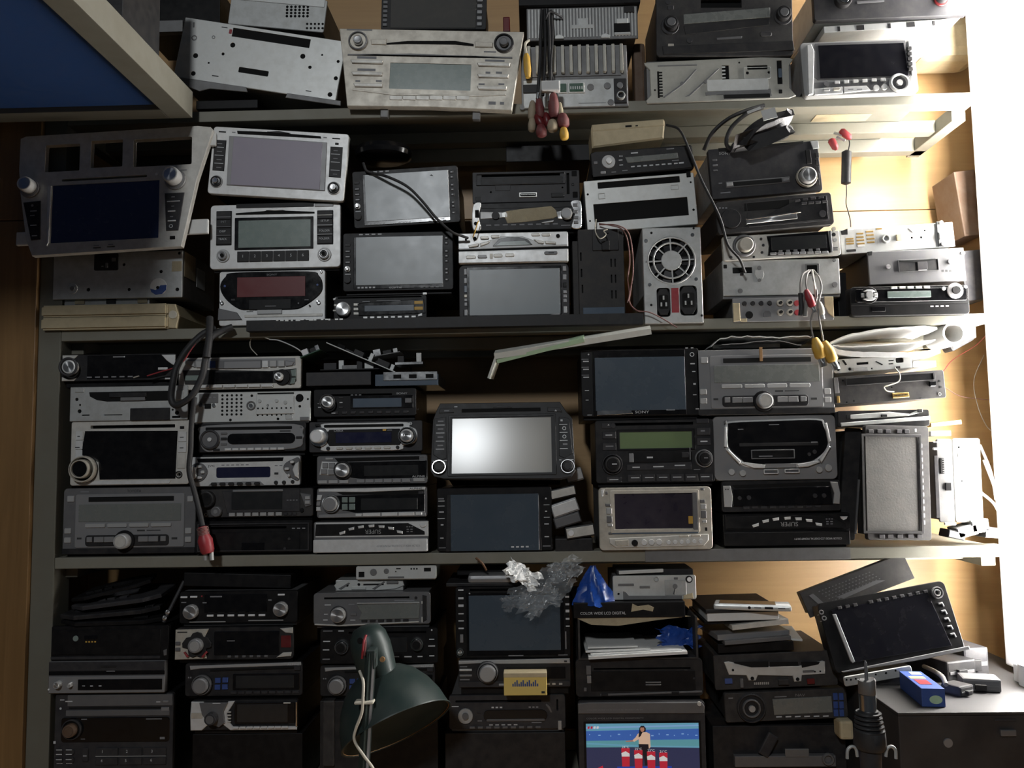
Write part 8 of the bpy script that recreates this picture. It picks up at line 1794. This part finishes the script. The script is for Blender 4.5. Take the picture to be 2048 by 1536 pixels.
# desk lamp in front of the shelf
YL = -.14
crop('e2')
dl = empty('desk_lamp', (cp(520, 1488, YL).x, YL, .7455)); tag(dl, 'old green metal desk lamp with dome shade on a flat arm', 'lamp')
def ll(x, y, Y=YL): return cp(x, y, Y) - dl.location
kl = (ll(1000, 1000) - ll(1100, 1000)).length / 100
# dome shade: axis pointing down right, opening away from the arm joint
apex, rim = ll(575, 720), ll(735, 1215)
top_c = ll(560, 640)
ax = (ll(745, 1225) - ll(560, 700)).normalized()
ax = (ll(730 + 36, 1220 + 70) - ll(730, 1220)).normalized()
ax = (ax + Vector((0, -.46, 0))).normalized()
q_ = Vector((0, 0, 1)).rotation_difference(ax)
R0 = 390 * kl
prof_o = [(.20 * R0, .0), (.33 * R0, .03 * R0), (.50 * R0, .11 * R0), (.68 * R0, .27 * R0), (.83 * R0, .50 * R0), (.94 * R0, .78 * R0), (R0, 1.08 * R0)]
def shell_me(prof, th):
    inner = [(max(r_ - th, .001), a_) for r_, a_ in reversed(prof)]
    bm = bmesh.new(); n = 40
    allp = prof + inner
    rings = [[bm.verts.new((r_ * math.cos(2 * math.pi * i / n), r_ * math.sin(2 * math.pi * i / n), a_)) for i in range(n)] for r_, a_ in allp]
    for k in range(len(rings)):
        a, b = rings[k], rings[(k + 1) % len(rings)]
        for i in range(n):
            bm.faces.new((a[i], a[(i + 1) % n], b[(i + 1) % n], b[i]))
    return bm2me(bm, 'shade', 50)
sh_c = ll(730, 1220) - ax * 1.08 * R0
o = link('shade', shell_me(prof_o, .0012), 'green', dl, tuple(sh_c)); o.rotation_mode = 'QUATERNION'; o.rotation_quaternion = q_
inn = [(r_ - .0016, a_) for r_, a_ in prof_o]
o = link('shade_lining', shell_me(inn, .0004), 'rust', dl, tuple(sh_c)); o.rotation_mode = 'QUATERNION'; o.rotation_quaternion = q_
o = link('shade_rim', lathe_me([(R0 - .001, 1.07 * R0), (R0 + .0012, 1.07 * R0), (R0 + .0012, 1.09 * R0), (R0 - .001, 1.09 * R0), (R0 - .001, 1.07 * R0)], 40, None, 40, 'z'), 'green', dl, tuple(sh_c)); o.rotation_mode = 'QUATERNION'; o.rotation_quaternion = q_
# neck: socket housing, a capped cylinder leaning with the shade
nk = [ll(512, 515), ll(516, 530), ll(530, 580), ll(552, 660), ll(580, 760), ll(604, 850)]
link('socket_housing', tube_me(nk, 0, 28, 1, [40 * kl, 90 * kl, 124 * kl, 138 * kl, 134 * kl, 128 * kl]), 'green', dl)
link('cable_hole', disc_me(22 * kl, .0006), 'hole', dl, tuple(ll(505, 592) + Vector((0, -124 * kl, 0))))
yf_ = YL - .056
link('wire', tube_me([ll(520, 580, yf_), ll(505, 620, yf_ - .004), ll(498, 680, yf_ - .006), ll(492, 740, yf_ - .004)], .0016, 8, 5), 'red', dl)
link('wire', tube_me([ll(512, 585, yf_), ll(515, 640, yf_ - .004), ll(508, 720, yf_ - .006)], .0014, 8, 5), 'grubred', dl)
link('hinge', bbox_me(-24 * kl, -.012, -60 * kl, 28 * kl, .012, 60 * kl, .001), 'green', dl, tuple(ll(560, 735, yf_ + .006)))
link('hinge_screw', disc_me(17 * kl, .003), 'rust', dl, tuple(ll(632, 745, YL - .055)))
P0, P1 = ll(552, 700, yf_), ll(500, 1560, yf_ - .01)
P2 = Vector((-.01, yf_ - YL - .01, .02))
link('arm', tube_me([P0, P1, P2], 38 * kl, 4, 1), 'green', dl)
link('arm_edge', tube_me([P0 + Vector((.004, -.003, 0)), P1 + Vector((.004, -.003, 0))], .0025, 4, 1), 'gsl', dl)
link('base', lathe_me([(.07, 0), (.07, .012), (.06, .02), (.02, .022)], 32, None, 40, 'z'), 'green', dl, (0, yf_ - YL, 0))
link('power_cord', tube_me([ll(475, 825, yf_ - .002), ll(500, 900, yf_ - .012), ll(498, 1010, yf_ - .016), ll(490, 1110, yf_ - .016), ll(450, 1220, yf_ - .014), ll(440, 1300, yf_ - .014), ll(500, 1400, yf_ - .016), ll(560, 1480, yf_ - .016), ll(600, 1560, yf_ - .016)], .0019, 8, 6), 'wire_white', dl)
link('cable_tie', bbox_me(-62 * kl, -.010, -9 * kl, 62 * kl, .006, 9 * kl, .002), 'wire_white', dl, tuple(ll(512, 1032, yf_ - .006)))
# ================================================================== things hanging or lying between the levels
crop('d1')
rcb = cable('signal_cable', 'black cable looping from the shelf above, ending in a red plug', [(1260, -20, -.014), (1180, 10, -.02), (1110, 60, -.03), (1080, 200, -.034), (1060, 300, -.036), (1000, 420, -.036), (930, 478, -.034), (880, 490, -.032), (858, 440, -.03), (870, 340, -.03), (895, 240, -.028), (960, 130, -.026), (1060, 30, -.02), (1150, -10, -.012)], 5.2, 'rubber', 'cable')
cable('lead', '', [(1110, -80, -.016), (1105, 60, -.034), (1090, 180, -.04)], 5.6, 'rubber', parent=rcb)
cable('lead', '', [(1010, 440, -.034), (990, 620, -.03), (985, 780, -.03), (975, 920, -.03), (1010, 1060, -.032), (1040, 1180, -.034), (1062, 1280, -.036)], 4.2, 'rubber', parent=rcb)
cable('red_lead', '', [(1100, 0, -.018), (1030, 70, -.024), (980, 140, -.026), (940, 200, -.026), (880, 245, -.022), (780, 275, -.014), (700, 300, -.012)], 1.0, 'red', parent=rcb)
p_, q_ = cp(1060, 1285, -.038) - rcb.location, cp(1098, 1460, -.038) - rcb.location
pl_ = link('plug', tube_me([p_, p_.lerp(q_, .3), p_.lerp(q_, .5), p_.lerp(q_, .9), q_], 0, 14, 1, [.006, .0075, .011, .010, .008]), 'red', rcb)
for i in range(6):
    f = .03 + .05 * i
    link('strain_ring', tube_me([p_.lerp(q_, f), p_.lerp(q_, f + .028)], .0086, 12, 1), 'wire_pink', pl_)
for dx in (-.004, .005):
    link('plug_tip', tube_me([q_ + Vector((dx, 0, .002)), q_ + Vector((dx + .001, 0, -.010))], .0032, 10, 1), 'gm', pl_)
# pale strip hanging askew in the empty bay
crop('d2')
st = empty('plastic_strip', cp(1290, 260, .0)); tag(st, 'bent pale green and white plastic strip jutting across the empty bay', 'strip')
a, b, c = cp(1290, 235, 0) - st.location, cp(2265, 80, -.03) - st.location, cp(1250, 365, .005) - st.location
def ribbon(p, q, w, th, m, nm, nrm=Vector((0, -.35, .94))):
    d = (q - p); L = d.length; d.normalize()
    s = d.cross(nrm).normalized(); n = s.cross(d).normalized()
    M_ = Matrix((d, s, n)).transposed().to_4x4(); M_.translation = p
    bm = bmesh.new(); box_bm(bm, 0, -w / 2, 0, L, w / 2, th, M_)
    return link(nm, bm2me(bm, 'rib'), m, st)
ribbon(a, b, .022, .009, 'stripwhite', 'upper_edge')
ribbon(a + Vector((.004, .004, -.006)), b + Vector((-.1, .01, -.008)), .024, .006, 'stripgreen', 'green_side')
ribbon(a + Vector((.002, 0, .002)), c, .018, .004, 'stripwhite', 'bent_end', Vector((.9, -.3, .2)))
# papers and folded plastic on the right of the third level
crop('d3')
def draped(name, label, cat, pts_front, Y0, Y1, th, m, wob=.002, seed=1):
    """sheet following a pixel line along its front edge, reaching back"""
    rnd = random.Random(seed)
    P = smooth_path([cp(x, y, Y0) for x, y in pts_front], 5)
    o = empty(name, P[0]); tag(o, label, cat)
    bm = bmesh.new()
    rows = []
    for k in range(6):
        f = k / 5
        rows.append([(bm.verts.new(p - P[0] + Vector((0, (Y1 - Y0) * f, -.004 * f + wob * rnd.uniform(-1, 1)))), ) [0] for p in P])
    low = [[bm.verts.new(v.co - Vector((0, 0, th))) for v in r] for r in rows]
    for k in range(5):
        for i in range(len(P) - 1):
            bm.faces.new((rows[k][i], rows[k][i + 1], rows[k + 1][i + 1], rows[k + 1][i]))
            bm.faces.new((low[k][i], low[k + 1][i], low[k + 1][i + 1], low[k][i + 1]))
    for i in range(len(P) - 1):
        bm.faces.new((rows[0][i], low[0][i], low[0][i + 1], rows[0][i + 1]))
        bm.faces.new((rows[-1][i], rows[-1][i + 1], low[-1][i + 1], low[-1][i]))
    for k in range(5):
        bm.faces.new((rows[k][0], rows[k + 1][0], low[k + 1][0], low[k][0]))
        bm.faces.new((rows[k][-1], low[k][-1], low[k + 1][-1], rows[k + 1][-1]))
    link('sheet', bm2me(bm, 'sheet', 40), m, o)
    return o
draped('paper_sheet', 'white curled paper sheet lying on the wide grey radio', 'paper', [(1075, 160), (1150, 108), (1300, 102), (1500, 106), (1680, 100), (1720, 110)], -.004, .12, .0012, 'paper', .0015, 3)
draped('paper_sheet', 'second grey paper sheet under the white curled one', 'paper', [(1140, 150), (1300, 140), (1500, 128), (1640, 158)], -.002, .12, .0010, 'gsl3', .001, 4)
crop('d4')
pf = draped('folded_sack', 'folded white plastic sack lying over the bare mechanisms', 'sack', [(190, 138), (330, 85), (560, 50), (780, 36), (860, 48)], -.006, .08, .003, 'paper', .0007, 5)
draped('folded_sack', 'lower layer of folded grey-white plastic sack with rolled edge', 'sack', [(200, 160), (260, 188), (400, 200), (640, 202), (780, 195), (880, 180)], -.010, .08, .007, 'sil2', .0007, 6)
draped('folded_sack', 'middle layer of white folded sack bulging toward the tube', 'sack', [(205, 152), (300, 162), (500, 152), (700, 138), (850, 122)], -.008, .08, .002, 'paper', .0007, 7)
rp = empty('paper_roll', cp(905, 100, .03)); tag(rp, 'white paper roll end beside the folded sack', 'roll')
link('roll', ring_me(.019, .012, .06), 'paper', rp, (0, .03, 0))
block('dark_tool', 'dark flat tool leaning beside the paper roll near the tube', 'tool', (945, 80, 1110, 160), .06, .09, 'dk', .004, 0, -28)
crop('p')
block('dark_case', 'dark slanted case edge beside the fluorescent tube', 'case', (1925, 340, 1968, 470), .12, .20, 'brown', .002, 0, -6)
block('dark_case', 'dark case low beside the fluorescent tube on the second level', 'case', (1930, 500, 1972, 600), .10, .19, 'dk2', .002, 0, -4)
cable('red_wire', 'thin red wire curving over the wood wall by the tube', [(1975, 668, .05), (1950, 692, .12), (1905, 720, .19), (1885, 745, .2)], .7, 'red', 'wire')
cable('red_wire', 'thin pinkish wire trailing toward the tube low on the wood wall', [(1890, 775, .2), (1920, 792, .19), (1960, 798, .17), (1990, 800, .14)], .7, 'wire_pink', 'wire')
cable('purple_wire', 'thin pale purple wire hanging down the wood wall by the tube', [(1968, 710, .16), (1948, 760, .17), (1955, 810, .17), (1972, 850, .16), (1990, 868, .14)], .7, 'gsl3', 'wire')
for i, (x, y, x2, y2, m_, lab) in enumerate(((1960, 890, 1992, 1000, 'gsl', 'grey cable hanging at the lamp side of the third level'), (1968, 920, 2000, 1040, 'paper', 'white cable hanging at the lamp side of the third level'), (1962, 985, 1998, 1025, 'wire_white', 'short pale cable crossing behind the tube'))):
    cable('loose_cable', lab, [(x, y, .06), ((x + x2) / 2 + 6, (y + y2) / 2, .05), (x2, y2, .04)], 2.2, m_)
for i, (cx, cy, w, h, m_, lab) in enumerate(((1938, 1062, 40, 22, 'gsl', 'grey loose connector at the rail beside the white chassis'), (1962, 1052, 34, 26, 'wm', 'bright loose metal connector near the foot of the tube'), (1985, 1066, 30, 20, 'dk2', 'dark loose connector at the end of the shelf rail'), (1912, 1070, 34, 16, 'dk', 'black loose plug lying on the rail by the white chassis'))):
    lump('loose_connector', lab, 'connector', cx, cy, w, h, .03, -14 + 9 * i, .0, m_, 'gsl2')
flush_texts()
